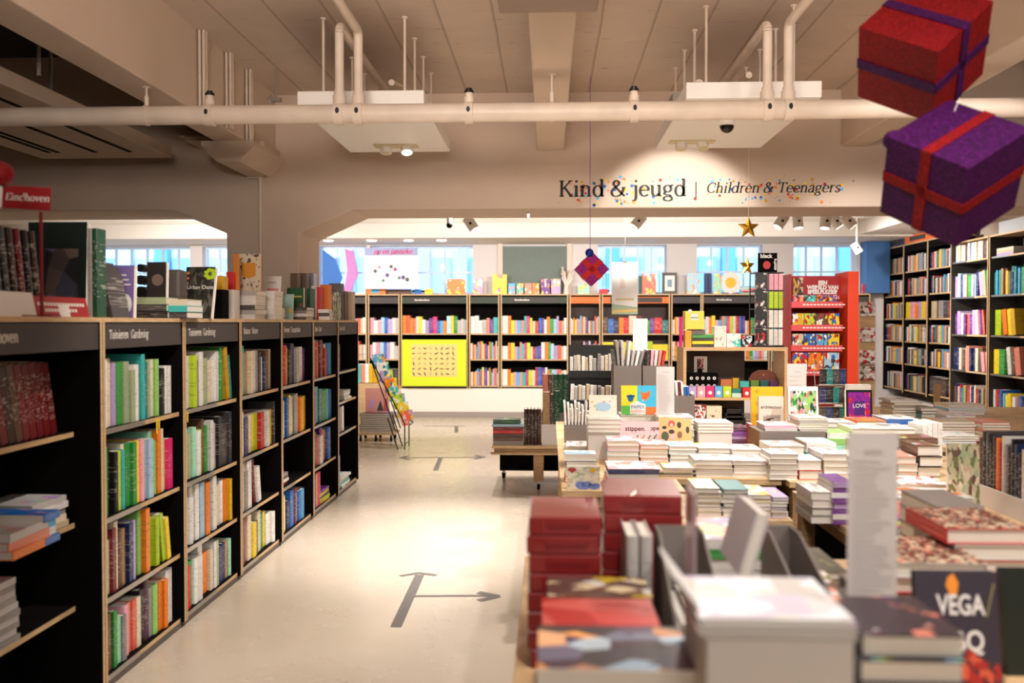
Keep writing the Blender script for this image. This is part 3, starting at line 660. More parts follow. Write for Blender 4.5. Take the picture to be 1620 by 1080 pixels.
twin(1.08, 6.92, 2.85, 'unlit twin spotlight below the dome camera', False)
t = thing('dome_camera', 'white dome security camera with a dark lens under the ceiling panel', 'security camera', (1.20, 6.18, 2.85))
MB().cyl((0, 0, 0), (0, 0, -.045), .055, 24).build('housing', M['raft'], t, smooth=True)
mb = MB(); mb.sphere((0, 0, -.045), .048, 0, 20, 12); mb.build('lens_dome', mat('dark_dome', (30, 26, 26), .15), t, smooth=True)
MB().cyl((.95 - 1.2, 0, 0), (.95 - 1.2, 0, -.012), .018, 12).build('sensor', M['raft'], t)
# struts by the left beam
for px, L in ((317, .62), (360, .62), (392, .62)):
    Yb = {317: 6.05, 360: 6.56, 392: 7.0}[px]; x = -2.335; zs = {317: 2.82, 360: 2.9, 392: 2.9}[px]
    tag(MB().box(x - .022, x - .006, Yb - .02, Yb + .02, zs, ZC - .001).box(x + .006, x + .022, Yb - .02, Yb + .02, zs, ZC - .001).box(x - .024, x + .024, Yb + .02, Yb + .026, zs, ZC - .001).build('ceiling_strut', M['pipe']), {317: 'nearest', 360: 'middle', 392: 'farthest'}[px] + ' of the three slotted ceiling struts beside the left beam', 'strut', 'ceiling struts')
for i, (a, b, c, d) in enumerate(((280, 375, 206, 215), (292, 410, 214, 223), (324, 418, 223, 240))):
    Yb = 7.62 - i * .13; p = W(a, d, Yb); q = W(b, c, Yb)
    tag(MB().box(p.x, q.x, Yb, YW - .003, p.z, q.z).build('ceiling_ledge', M['girder'], bevel=.004), ('upper', 'middle', 'lower')[i] + ' of the three stepped ledges at the head of the column', 'ledge')
# left ceiling unit with slots
t = thing('air_unit', 'long beige ceiling air unit with dark slots, left of the left beam', 'air conditioner', (-3.6, 4.4, 2.82))
MB().box(-.55, .53, -3.2, 2.88, 0, .10).build('casing', mat('unit_beige', (196, 176, 156), .7), t, bevel=.01)
for x in (-.35, -.28, .02, .30):
    MB().box(x, x + .035, -3.0, 2.6, -.004, .0).build('slot', M['black'], t)
for i, (x, y) in enumerate(((-3.0, 3.1), (-2.96, 3.6), (-3.2, 4.2), (-3.5, 3.9), (-3.1, 4.8), (-2.98, 5.2), (-3.3, 5.9))):
    tag(MB().cyl((x, y, 2.925), (x, y, 3.79), .012, 8).build('hanging_rod', M['basegrey']), f'{ORD[i + 1]} nearest thin hanging rod in the dark void above the air unit', 'rod', 'hanging rods in the dark void')
for i, (x, y) in enumerate(((3.05, 4.4), (3.2, 5.0), (3.0, 5.6))): tag(MB().cyl((x, y, 3.3), (x, y, 3.79), .012, 8).build('hanging_rod', M['basegrey']), f'{ORD[i + 1]} nearest thin rod in the dark void right of the right beam', 'rod', 'hanging rods in the right void')
t = thing('ventilation_duct', 'round grey duct in the dark void right of the right beam', 'duct', (3.15, 4.8, 3.45)); MB().cyl((-.1, -.8, 0), (.6, 1.6, 0), .12, 20).build('duct', M['basegrey'], t, smooth=True)
MB().box(-.12, .5, .3, .34, -.18, -.15).build('bracket', M['steel'], t)
t = thing('ventilation_duct', 'dark round duct in the void above the air unit', 'duct', (-4.2, 3.5, 3.5)); MB().cyl((-.6, 0, 0), (.9, 2.2, 0), .16, 20).build('duct', mat('duct_dark', (70, 60, 54), .6), t, smooth=True)
MB().cyl((0.1, 1.02, -.0), (.16, 1.11, 0), .175, 20).build('flange', M['basegrey'], t)
# box at the top of the frame
p, q = W(790, 22, 3.9), W(945, 0, 3.9)
t = thing('ceiling_box', 'grey rectangular box fixed under the middle beam, at the top edge', 'box', ((p.x + q.x) / 2, 3.7, p.z))
MB().box(-(q.x - p.x) / 2, (q.x - p.x) / 2, -.2, .2, 0, 2.95 - p.z - .002).build('housing', mat('box_grey', (158, 138, 124), .7), t, bevel=.008)
MB().box(-(q.x - p.x) / 2 - .004, (q.x - p.x) / 2 + .004, -.205, .205, .04, .05).build('lid', mat('box_lid', (140, 122, 110), .7), t)
# conduit on the column and little bracket
tag(MB().cyl((WX(411, 7.76, 300), 7.775, 1.7), (WX(411, 7.76, 300), 7.775, 2.74), .016, 10).cyl((WX(390, 7.76, 278), 7.775, 2.74), (WX(411, 7.76, 278), 7.775, 2.74), .012, 8).build('conduit', M['pipe'], smooth=True), 'thin painted conduit running down the front of the column', 'conduit')
p = WX(437, 7.0, 153); tag(MB().box(p - .04, p + .04, 6.98, 7.02, 3.2, 3.23).cyl((p, 7, 3.22), (p, 7, ZC), .008, 8).cyl((p - .06, 7, 3.2), (p - .03, 7, 3.24), .02, 10).build('ceiling_bracket', M['steel']), 'small dark metal bracket beside the lit ceiling panel', 'bracket')
# sockets on the girder underside hooks
tag(MB().cyl((WX(836, 8, 346), 8.0, 2.44), (WX(836, 8, 346), 8.0, 2.46), .012, 8).box(WX(836, 8, 346) - .012, WX(836, 8, 346) + .012, 7.99, 8.01, 2.40, 2.44).build('hook', M['steel']), 'small metal hook under the girder left of the wall lettering', 'hook')

# far-room track spotlights
def tspot(px, py, Y, dx, label):
    p = W(px, py, Y); t = thing('track_spotlight', label, 'light', (p.x, Y, p.z))
    d = Vector((dx, -.1, -.75)).normalized() * .15
    mb = MB(); mb.cyl(-d * .5, d * .5, .055, 20); h = mb.build('lamp_head', M['raft'], t, smooth=True)
    e = d * .5; MB().cyl(e, e * 1.02, .044, 20).build('bulb', M['glow'], h, smooth=True)
    MB().cyl((0, 0, 0), (0, 0, ZF - p.z - .02), .012, 8).box(-.09, .09, -.02, .02, ZF - p.z - .04, ZF - p.z - .02).build('stem', M['raft'], t)
    MB().cyl((0, -.062, 0), (0, -.056, 0), .014, 10).build('pivot', M['ink'], t)
tspot(745, 354, 9.6, .5, 'white track spotlight left of the wall lettering, over the far aisle')
tspot(1010, 350, 9.6, -.6, 'white track spotlight under the Kind & jeugd lettering')
for i, (px, dx) in enumerate(((1236, -.5), (1262, .05), (1306, -.1), (1322, .5), (1342, .7))):
    tspot(px, 350, 9.6 + (i % 2) * .3, dx, f'{ORD[i + 1]} from the left of five white track spotlights beyond the gold star')
tspot(1355, 392, 12.6, .45, 'white spotlight low over the corner of the right bookcases')
t = thing('dome_camera', 'small dark dome camera under the far ceiling, left of the track spotlight', 'security camera', tuple(W(711, 356, 10)))
MB().sphere((0, 0, 0), .035, 0, 14, 8).build('lens_dome', M['black'], t, smooth=True); MB().cyl((0, 0, .02), (0, 0, ZF - 2.565 - .02), .03, 14).build('housing', M['raft'], t, smooth=True)

# wall lettering with confetti
t = thing('wall_lettering', 'black serif wall lettering Kind & jeugd | Children & Teenagers with coloured dots', 'lettering', (0, YW - .002, 2.5))
a = W(884, 311, YW); b1 = W(1086, 311, YW)
s1 = (b1.x - a.x) / (text_w('Kind & jeugd', 1)); mb = MB(); letters(mb, 'Kind & jeugd', s1, lambda u, v: (a.x + u, 0, a.z - 2.5 + v)); mb.build('dutch_words', M['ink'], t)
xb = WX(1101, YW, 300); MB().box(xb - .005, xb + .005, -.001, 0, a.z - 2.5 - .02, a.z - 2.5 + .12).build('dividing_bar', M['ink'], t)
a2 = W(1117, 305, YW); b2 = W(1329, 305, YW); s2 = (b2.x - a2.x) / text_w('Children & Teenagers', 1)
mb = MB(); letters(mb, 'Children & Teenagers', s2, lambda u, v: (a2.x + u, 0, a2.z - 2.5 + v), italic=.2, thick=.11); mb.build('english_words', M['ink'], t)
dm = [mat('dot_' + n, PAL[n], .6) for n in ('yellow', 'red', 'blue', 'mustard', 'orange', 'sky blue')]
mb = MB(); RR = random.Random(3)
for k in range(190):
    if k < 90: px = RR.gauss(985, 45)
    else: px = RR.gauss(1215, 62)
    px = min(1350, max(884, px)); py = RR.uniform(282, 320) + RR.gauss(0, 3); r = RR.choice((.004, .006, .008, .011, .014)) * (1 if 900 < px < 1335 else .6)
    p = W(px, py, YW); mb.disc((p.x, .0012 if k % 2 else .0008, p.z - 2.5), r, m=k % 6)
mb.build('coloured_dots', dm, t, fix=False)

# ================================================================== bookcases
def bookcase(label, w, h, d, levels, X, header=None, hz=(1.39, 1.47), head_m=None, lettering=None, sides='both', setback=.02, inner=None, lit=None, hsplit=None, topboard=True, bottom=.03, back=True, tsize=.045, lx=.06, rail=True):
    """Built facing -y with its left front foot at the origin, then put in place by X."""
    t = thing('bookcase', label, 'bookcase'); t.matrix_world = X; e = .018; inn = inner or M['black']
    for s in (0, 1):
        if sides == 'left' and s: continue
        x = 0 if not s else w - e
        MB().box(x, x + e, 0, d, bottom, h - e, 1, front={2: 0}).build('side_panel', [M['wood'], inn], t)
    if topboard: MB().box(0, w, 0, d, h - e, h, 0).build('top_board', [M['wood']], t)
    MB().box(e, w - e, d - .012, d, bottom, h - e).build('back_panel', inn, t)
    for z in levels:
        z0 = z - .02
        MB().box(e, w - e, setback, d - .012, z0, z, 1, front={2: 0}).build('shelf', [M['wood'], inn], t) if True else 0
        if rail: MB().box(e + .02, e + .02 + (w - .1) * R.uniform(.4, .8), setback - .004, setback - .0005, z0, z + .001).build('price_rail', M['steel'], t)
    if header != 'none':
        hb = MB().box(e, w - e, .006, .012, hz[0], hz[1]); hd = hb.build('header_sign', head_m or M['dgrey'], t)
        if lettering:
            mb = MB(); sz = tsize; parts = lettering.split(' | '); zc = (hz[0] + hz[1]) / 2 - .012
            pl = lambda u, v, o=[0]: (lx + u, .0035, zc + v)
            wd_ = letters(mb, parts[0] + (' ' if len(parts) > 1 else ''), sz, lambda u, v: (lx + u, .0035, zc + v), squeeze=.8, thick=.15, thin=.07)
            if len(parts) > 1:
                w2 = letters(mb, '|', sz, lambda u, v: (lx + wd_ + u, .0035, zc + v), squeeze=.8)
                letters(mb, parts[1], sz, lambda u, v: (lx + wd_ + w2 + u, .0035, zc + v), squeeze=.74, italic=.2, thick=.14, thin=.07)
            mb.build('lettering', M['whiteink'], hd, fix=False)
    if bottom and bottom < .1: MB().box(.01, w - .01, .02, .035, 0, bottom).build('plinth', M['kick'], t)
    return t
def PX(x, y, rz, z=0): return Matrix.Translation((x, y, z)) @ Matrix.Rotation(rz, 4, 'Z')

# ---- left run, facing the aisle
XF = -1.76; LT = 1.50; LV = [1.05, .69, .365, .05]
ups = [2.70, 3.50, 4.30, 5.10, 5.90, 6.70, 7.50, 8.30]
names = ['nearest left bookcase with the Eindhoven header', 'first bookcase with a Tuinieren | Gardening header', 'second bookcase with a Tuinieren | Gardening header', 'bookcase with the Natuur | Nature header', 'bookcase with the Vervoer | Transportation header', 'bookcase next to last of the left run', 'last bookcase of the left run, by the card rack']
short = ['nearest left bookcase', 'first gardening bookcase', 'second gardening bookcase', 'nature bookcase', 'transport bookcase', 'bookcase before the last, left run', 'last bookcase of the left run']
heads = ['Eindhoven', 'Tuinieren | Gardening', 'Tuinieren | Gardening', 'Natuur | Nature', 'Vervoer | Transportation', 'Sport | Sport', 'Sport | Sport']
for i in range(7):
    lv = [1.05, .69, .36, .05] if i == 0 else ([1.06, .80, .53, .05] if i == 6 else LV)
    bookcase('black bookcase with plywood edges, ' + names[i], .796, LT, .36, lv, PX(XF, ups[i] + .002, PI / 2), lettering=heads[i], setback=.11 if i == 0 else .02, hz=(1.375, 1.478), tsize=.05 if i else .056, lx=.035 if i == 0 else .06, rail=i > 0)
left = Row('book', 322, True)
SEQ = {
 1: ['mustard white white cream lilac green sage green sage white tan turquoise teal sage green cream light green black white white', 'salmon green black black lime green turquoise cream green green yellow pink white pale blue mint green light green orange white yellow hot pink', 'sage green cream cream maroon cream brown tan navy lilac green light green orange black lime green lime green lime green yellow', 'green white brown green mint green grey pink salmon coral cream black plum grey light green orange orange white white'],
 2: ['white white white cream lime green olive white cream sage green beige cream white white green mustard teal', 'orange white sage green sage green mint green white lime green brown green white white light grey black charcoal charcoal charcoal', 'cream white white white white pale blue orange black white white cream white orange mustard', 'white navy red green white white white orange cream white sage green navy navy tan mint green'],
 3: ['white grey orange turquoise tan cream white grey black white navy brown beige cream', 'orange cream navy blue cream yellow lime green red cream white yellow charcoal', 'sage green white light grey grey white white orange maroon white', 'sky blue maroon pink cream yellow olive cream green yellow white white'],
 4: ['red red red yellow mustard charcoal navy light grey white white purple', 'turquoise grey white blue yellow white grey white orange yellow mustard', '', 'light grey yellow white navy blue maroon white blue sky blue navy'],
 5: ['charcoal purple tan red teal maroon brown red white blue sky blue', 'grey purple turquoise teal green turquoise blue', 'black charcoal red white purple orange blue navy', 'mint green green purple yellow hot pink'],
 6: ['dark brown dark brown brown black', 'white light grey cream', 'light grey white grey white', 'white pale blue']}
def cols_of(s):
    w = s.split(); out = []; i = 0
    while i < len(w):
        if i + 1 < len(w) and w[i] + ' ' + w[i + 1] in PAL: out.append(w[i] + ' ' + w[i + 1]); i += 2
        else: out.append({'sage': 'sage green'}.get(w[i], w[i])); i += 1
    return out
LVN = ['top shelf,', 'second shelf,', 'third shelf,', 'bottom shelf,']
fills = {(4, 2): 0, (3, 2): .55, (5, 3): .4, (6, 0): .35, (6, 1): .3, (6, 2): .5, (6, 3): .2, (1, 0): .96, (1, 2): .86, (2, 0): .93}
for i in range(1, 7):
    for k, s in enumerate(SEQ[i]):
        f = fills.get((i, k), .97)
        if not f or not s: continue
        z = (LV if i < 6 else [1.06, .80, .53, .05])[k]; gap = ([.32, .34, .30, .29] if i < 6 else [.3, .24, .24, .42])[k]
        left.fill((XF - .028, ups[i] + .024, z + .0005), PI / 2, .744, cols_of(s), f'{LVN[k]} {short[i]}', f'books on the shelves of the {short[i]}', hmin=gap * .66, hmax=min(gap * .97, .30), depth=.19, lean=2 if f < .95 and i < 5 else 0, fill=f, parts=i < 4)
# books leaning in the nearest case
base = PX(0, 0, PI / 2)
for k in range(9):
    a = math.radians(13); hh = .285
    m_ = Matrix.Translation((XF - .13, 3.0 + k * .045, 1.0505)) @ Matrix.Rotation(PI / 2, 4, 'Z') @ Matrix.Rotation(-a, 4, 'Y') @ Matrix.Diagonal((.041, .2, hh - .003 * (k % 3), 1))
    c = ['dark brown', 'dark red', 'dark brown', 'brown', 'dark red', 'dark red', 'maroon', 'dark red', 'maroon'][k]
    add_book('book', f'leaning {c} book, {ORD[k + 1]} from the left on the top shelf of the nearest bookcase', 'leaning books in the nearest bookcase', m_, c, False, True)
left.close('books', 'small rest of the books at the end of the left run')
def lflat(y0, y1, xd, z, n, th, cols, where, spine='x1', dep=.2):
    for k in range(n):
        c = cols[k % len(cols)]; dx = R.uniform(-.006, .006)
        pos = ('topmost of' if k == n - 1 else ORD[n - k] + ' from top of') if n > 1 else 'lying in'
        flatbook('stacked_book', f'{c} book, {pos} {where}', 'books stacked: ' + where, xd - dep + dx, xd + dx, y0 + dx, y1 + dx, z + .0006 + k * th, z + (k + 1) * th, c, spine, R.uniform(-.03, .03))
lflat(2.90, 3.14, XF - .02, .69, 3, .03, ['orange', 'salmon', 'light grey'], 'the orange stack, second shelf, nearest bookcase', dep=.28)
lflat(3.10, 3.20, XF - .02, .69, 4, .028, ['blue', 'white', 'sky blue', 'blue'], 'the blue stack, second shelf, nearest bookcase', dep=.28)
lflat(3.215, 3.44, XF - .12, .69, 5, .024, ['beige', 'cream', 'grey', 'white', 'light grey'], 'the pale stack, second shelf, nearest bookcase', dep=.22)
lflat(2.85, 3.10, XF - .115, .36, 10, .0225, ['grey', 'light grey'], 'the tall grey magazine stack, third shelf, nearest bookcase', dep=.22)
lflat(2.80, 3.05, XF - .115, .05, 3, .02, ['charcoal', 'navy', 'lilac'], 'the low dark stack, bottom shelf, nearest bookcase', dep=.22)
lflat(5.93, 6.2, XF - .05, .365, 4, .02, ['red', 'white', 'charcoal', 'grey'], 'the red and grey stack, third shelf, transport bookcase')
lflat(6.98, 7.3, XF - .03, .05, 5, .02, ['yellow', 'lime green', 'black', 'yellow', 'purple'], 'the yellow stack, bottom shelf before the last bookcase')
lflat(7.85, 8.1, XF - .03, .80, 4, .02, ['white', 'light grey'], 'the white stack, second shelf, last bookcase')
lflat(7.7, 8.05, XF - .03, .05, 4, .022, ['white', 'turquoise', 'cream'], 'the white and turquoise stack, bottom of the last bookcase')
lflat(7.53, 7.8, XF - .02, 1.06, 2, .03, ['light grey', 'white'], 'the white pair on the top shelf of the last bookcase') if False else None
# yellow tags hanging at two shelf edges
for y, z, l in ((4.02, 1.045, 'first'), (4.345, 1.04, 'second')):
    tag(MB().box(XF - .018, XF - .015, y, y + .012, z - .07, z).box(XF - .015, XF - .012, y + .016, y + .027, z - .05, z).build('shelf_tag', mat('yellow_tag', PAL['yellow'], .5)), f'yellow ribbon tag hanging from the top shelf of the {l} gardening bookcase', 'tag')

# ---- far wall run
HF = 1.92; FZ = [1.31, .91, .50]
kid = cols_of('white white orange yellow pink sky blue salmon turquoise hot pink lime green cream red blue purple white orange green pale blue lilac coral beige white')
x = WX(476, 14.0, 467); fcases = []
lay = [(476, 580, 'wide'), (582, 632, 'n'), (634, 740, 'wide'), (742, 790, 'n'), (792, 899, 'wide'), (901, 950, 'n'), (952, 1060, 'wide'), (1062, 1110, 'n'), (1111, 1218, 'wide'), (1220, 1268, 'n'), (1270, 1377, 'wide')]
FN = ['far bookcase behind the last left bookcase', 'narrow bookcase left of the lime board', 'wide bookcase holding the lime board', 'narrow bookcase right of the lime board', 'wide far bookcase under the green shutter', 'narrow bookcase with the orange header', 'wide bookcase with the orange header', 'narrow bookcase behind the yellow toy bag', 'wide bookcase behind the display shelf', 'narrow bookcase left of the red display', 'far corner bookcase behind the red display']
far = Row('childrens_book', 300, False)
om = mat('orange_header', (226, 112, 44), .6); dg = mat('dark_green_header', (52, 62, 46), .6); brk = mat('brown_laminate', (52, 30, 22), .6)
order = []
for i, (a, b, w_) in enumerate(lay):
    YB = 14.0; x0, x1 = WX(a, YB, 467) , WX(b, YB, 467)
    hm = om if i in (5, 6) else (dg if i in (2, 3, 4) else M['dgrey'])
    bookcase('plywood-edged bookcase, ' + FN[i], x1 - x0, HF, .29, FZ, PX(x0, YB, 0), hz=(1.775, 1.875), head_m=hm, inner=brk if i in (5, 6) else M['black'], bottom=.46, tsize=.05, rail=False)
    if i in (2, 4, 6, 8):
        hp = MB().box(x0 + .13, x0 + .88 if i != 6 else x1 - .12, YB - .002, YB + .005, 1.79, 1.865).build('header_label', M['dgrey']); tag(hp, 'dark grey label strip on the header of the ' + FN[i], 'sign')
        mb = MB(); cx = x0 + .22
        for q in range(9): mb.box(cx + q * .026, cx + q * .026 + .018, YB - .004, YB - .0021, 1.818, 1.835 + .008 * (q % 3 == 0))
        mb.build('label_print', M['whiteink'], hp)
    for k, z in enumerate(FZ):
        if i == 2 and k > 0: continue
        order.append((i, k, z, x0, x1, YB))
pos3 = ['top', 'middle', 'bottom']
# rows hidden for the most part come last so that the counted ones are those seen best
order.sort(key=lambda o: (o[0] in (0, 7, 8, 9, 10) and o[1] > 0, o[0] in (5, 6) and o[1] > 1, o[0] == 10, o[0]))
for i, k, z, x0, x1, YB in order:
    pal = kid
    if i == 2: pal = cols_of('orange coral orange salmon cream yellow white lilac purple hot pink blue sky blue orange pale blue yellow green light grey light grey light grey')
    if i == 1: pal = cols_of('pink white pink pale blue blue lilac white light grey') if k < 2 else cols_of('navy purple charcoal')
    if i == 3 and k == 0: pal = cols_of('white white white light grey salmon purple turquoise')
    if i == 6: pal = cols_of('brown blue navy orange red cream maroon green purple red teal') if k == 0 else cols_of('yellow yellow lime green yellow')
    if i == 9 or i == 10: pal = cols_of('turquoise sky blue blue teal green white lime green')
    if k == 2 and i not in (3, 4, 0, 1): continue
    far.fill((x0 + .02, YB + .022, z + .0005), 0, x1 - x0 - .04, pal, f'{pos3[k]} shelf, {FN[i]}', "children's books on the far wall", tav=.036, hmin=.19, hmax=.28, depth=.16, hardp=.4)
far.close('childrens_books', "rest of the children's books on the far wall shelves, mostly hidden")
# lime board with the picture sheet in front of case 3
p = W(637, 610, 13.97); q = W(738, 537, 13.97)
t = thing('picture_board', 'bright lime green board with a cream sheet of small drawings, before the far shelves', 'board', (p.x, 13.93, p.z))
w, h = q.x - p.x, q.z - p.z
MB().box(0, w, 0, .03, 0, h).build('board', M['lime'], t)
sh = MB().box(w * .14, w * .86, -.003, -.0005, h * .2, h * .9).build('drawing_sheet', mat('sheet_cream', (232, 200, 120), .6), t)
mb = MB(); RR = random.Random(5)
for r_ in range(6):
    for c_ in range(8):
        x, z = w * (.18 + c_ * .088), h * (.26 + r_ * .11); a = RR.uniform(0, PI)
        d = Vector((math.cos(a), 0, math.sin(a))) * RR.uniform(.03, .05); n = Vector((-d.z, 0, d.x)).normalized() * .012
        c = Vector((x, -.0035, z)); mb.quad([c - d, c + n, c + d, c - n], RR.choice((0, 0, 1, 2)))
mb.build('small_drawings', [M['charc'] if 'charc' in M else M['dgrey'], mat('draw_brown', (120, 96, 40), .6), mat('draw_grey', (160, 156, 120), .6)], sh, fix=False)

struct('wall_base', MB().box(-3.5, 4.85, 14.02, YF - .031, 0, .455), M['brightwall'])
# ---- right wall run (facing -x): novels, then wider dark cases
XRF = 5.2
struct('wall_base', MB().box(XRF + .03, XR - .001, 8.9, YF - .031, 0, .355), M['brightwall'])
nov = cols_of('navy white red black cream teal brown orange pale blue yellow maroon grey sky blue tan salmon dark green white black lilac charcoal pink')
rights = Row('novel', 300, False)
yr = [YF - .002, 13.5, 12.66, 11.92]
rlv = [2.22, 1.88, 1.54, 1.21, .88, .50]
RN = ['corner novel bookcase, right wall', 'middle novel bookcase, right wall', 'third novel bookcase, right wall']
rc = [('teal', 0), ('x', 0)]
for i in range(3):
    w = yr[i] - yr[i + 1] - .004
    hm = [mat('head_blue', (50, 66, 96), .6), om, om][i]
    bookcase('tall black bookcase of novels, ' + RN[i], w, 2.62, .3, rlv, PX(XRF, yr[i] - .002, -PI / 2), hz=(2.47, 2.60) if False else (2.5, 2.6), head_m=M['black'], bottom=.45, rail=False)
    tag(MB().box(XRF + .01, XRF + .03, yr[i + 1] + .01, yr[i] - .01, 2.622, 2.735).box(XRF + .004, XRF + .0095, yr[i + 1] + .1, yr[i] - .2, 2.65, 2.71, 1).build('shelf_sign', [hm, M['dgrey']]), ['dark blue', 'orange and grey', 'orange'][i] + ' category sign on top of the ' + RN[i], 'sign')
pos6 = ['top', 'second', 'third', 'fourth', 'fifth', 'bottom']
big = [(11.90, 10.90), (10.88, 9.93), (9.91, 9.0)]
blv = [2.25, 1.80, 1.33, .88, .40]; BN = ['wide dark bookcase beside the novels', 'second wide dark bookcase, right wall', 'last wide dark bookcase, right wall']
for i, (a, b) in enumerate(big):
    bookcase('tall dark ' + BN[i].replace('dark ', ''), a - b - .004, 2.5, .34, blv, PX(XRF - .02, a - .002, -PI / 2), header='none', bottom=.36, rail=True, inner=mat('dark_grey_laminate', (52, 48, 46), .6))
bc = [['white cream cream white light grey brown white pale blue'], ['lilac pale blue navy lilac beige green'], ['purple lilac white salmon purple coral'], ['navy navy cream brown pink salmon'], ['orange navy cream red brown blue green tan brown red white navy']]
bc2 = ['', 'teal sky blue turquoise green tan maroon yellow olive teal navy sky blue', 'lime green orange yellow mustard', 'yellow green white brown salmon', 'white red blue navy sky blue yellow yellow cream']
for k, z in enumerate(blv):
    rights.fill((XRF + .02, 11.87, z + .0005), -PI / 2, .94, cols_of(bc[k][0]) * 2 if k == 4 else cols_of(bc[k][0]) * 2, f'{pos6[k]} shelf, {BN[0]}', 'books in the wide dark bookcase beside the novels', hmin=.2 if not k else .24, hmax=.22 if not k else .31, depth=.2, lean=3 if 0 < k < 4 else 0, fill=[1, .9, .8, .9, 1][k])
    if bc2[k]: rights.fill((XRF + .02, 10.85, z + .0005), -PI / 2, .9, cols_of(bc2[k]) * (2 if k in (1, 4) else 1), f'{pos6[k]} shelf, {BN[1]}', 'books in the second wide dark bookcase', hmin=.24, hmax=.32, depth=.2, lean=3 if k in (2, 3) else 0, fill=[1, 1, .5, .6, 1][k])
    rights.fill((XRF + .02, 9.88, z + .0005), -PI / 2, .3, cols_of('white yellow salmon tan brown'), f'{pos6[k]} shelf, {BN[2]}', 'books in the last wide dark bookcase', hmin=.2, hmax=.22 if not k else .3, depth=.2)
for i in (2, 1, 0):
    w = yr[i] - yr[i + 1] - .004
    for k, z in enumerate(rlv):
        pal = nov if (i, k) not in ((1, 2), (2, 2)) else (cols_of('yellow pink orange lilac yellow hot pink') if i == 1 else cols_of('beige brown grey charcoal maroon'))
        if i == 2 and k == 5: pal = cols_of('charcoal dark brown black')
        rights.fill((XRF + .025, yr[i] - .024, z + .0005), -PI / 2, w - .04, pal, f'{pos6[k]} shelf, {RN[i]}', 'novels on the right wall', tav=.041, hmin=.2, hmax=.245, depth=.14, hardp=.3)
rights.close('novels', 'rest of the novels on the right wall shelves, in the corner bookcase')
lfl = lambda *a: None
for k in range(3):
    flatbook('stacked_book', f'{["lilac", "beige", "cream"][k]} book lying on the upper shelf, second wide dark bookcase, {["lowest", "middle", "topmost"][k]} of three', 'books lying on the upper shelf of the second wide dark bookcase', XRF + .02, XRF + .24, 10.4, 10.78, 2.2506 + k * .03, 2.28 + k * .03, ['lilac', 'beige', 'cream'][k], 'x0')
tag(MB().box(5.25, 5.55, 9.95, 10.8, 2.502, 2.65).build('storage_box', mat('grey_blue_box', (170, 172, 176), .6)), 'long pale grey box on top of the wide dark bookcase, below the purple gift', 'box')

# ================================================================== tables
def table(label, x0, x1, y0, y1, z, legs=True, skirt=None, top_t=.03, cat='table', name='display_table', lipd=.05):
    t = thing(name, label, cat, ((x0 + x1) / 2, (y0 + y1) / 2, 0)); w = (x1 - x0) / 2; d = (y1 - y0) / 2
    MB().box(-w, w, -d, d, z - top_t, z - .012, 0).box(-w, w, -d, d, z - .012, z, 0).build('table_top', M['wood'], t, bevel=.002)
    MB().box(-w + .02, w - .02, -d + .02, d - .02, z - top_t - lipd, z - top_t).build('frame_rail', M['woodd'], t)
    for sx in (-1, 1):
        for sy in (-1, 1):
            x = sx * (w - .05); y = sy * (d - .05)
            MB().box(x - .03, x + .03, y - .03, y + .03, 0, z - top_t - lipd).build('leg', M['woodd'], t)
    if skirt: MB().box(-w + .09, w - .09, -d + .09, d - .09, .04, z - top_t - lipd).build('inner_cabinet', M['black'], t)
    return t
TZ = .72
table('nearest plywood table carrying the red box stacks and cookbooks', -.075, 2.35, .85, 2.93, TZ, skirt=1)
table('plywood table of stacked paperbacks behind the tall red stack', .33, .94, 3.50, 4.02, TZ, skirt=1)
table('plywood table of flat magazines behind the cookbooks', 1.10, 2.45, 2.96, 4.12, TZ, skirt=1)
table('left middle plywood table crowded with white stacks and hobby books', .055, 1.13, 4.42, 6.95, TZ, skirt=1)
table('right middle plywood table with the grey riser and standing covers', 1.15, 2.25, 4.35, 6.95, TZ, skirt=1)
table('small plywood table holding the butterfly book, front of the white stacks', .06, .62, 4.085, 4.40, TZ)
table('far right plywood table of pale stacks near the wall bookcases', 2.32, 4.3, 5.6, 8.3, TZ, skirt=1)

# low bench on castors
t = thing('low_bench', 'low plywood bench on castors carrying boxed books at the aisle', 'bench', (.05, 8.35, 0))
bx0, bx1 = WX(778, 7.95, 705) - .05, .72
MB().box(bx0, bx1, -.42, .42, .37, .395).build('bench_top', M['wood'], t, bevel=.002)
MB().box(bx0 - .01, bx1, -.43, -.42, .325, .34, 0).box(bx0 + .02, bx1 - .02, -.40, .40, .325, .369).build('tray_rail', M['woodd'], t)
MB().box(bx0, bx1, -.44, -.40, .318, .332).build('lower_lip', M['wood'], t)
MB().box(bx0 + .06, bx1 - .06, -.20, .30, .14, .317).build('dark_drawer', M['black'], t)
lx = WX(852, 7.92, 740) - .05
for x in (lx, bx1 - .04): 
    MB().box(x - .045, x + .045, -.42, -.36, .085, .318).build('leg', M['woodd'], t)
for x, y in ((lx, -.38), (WX(797, 8.55, 750) - .05, .2), (bx1 - .04, -.38), (bx1 - .04, .34)):
    c = MB().box(x - .012, x + .012, y - .012, y + .012, .055, .14 if y > 0 else .086).box(x - .02, x - .014, y - .02, y + .03, .02, .06).box(x + .014, x + .02, y - .02, y + .03, .02, .06).build('caster', M['steel'], t)
    MB().cyl((x - .013, y + .012, .028), (x + .013, y + .012, .028), .027, 16).build('wheel', M['black'], c, smooth=True)

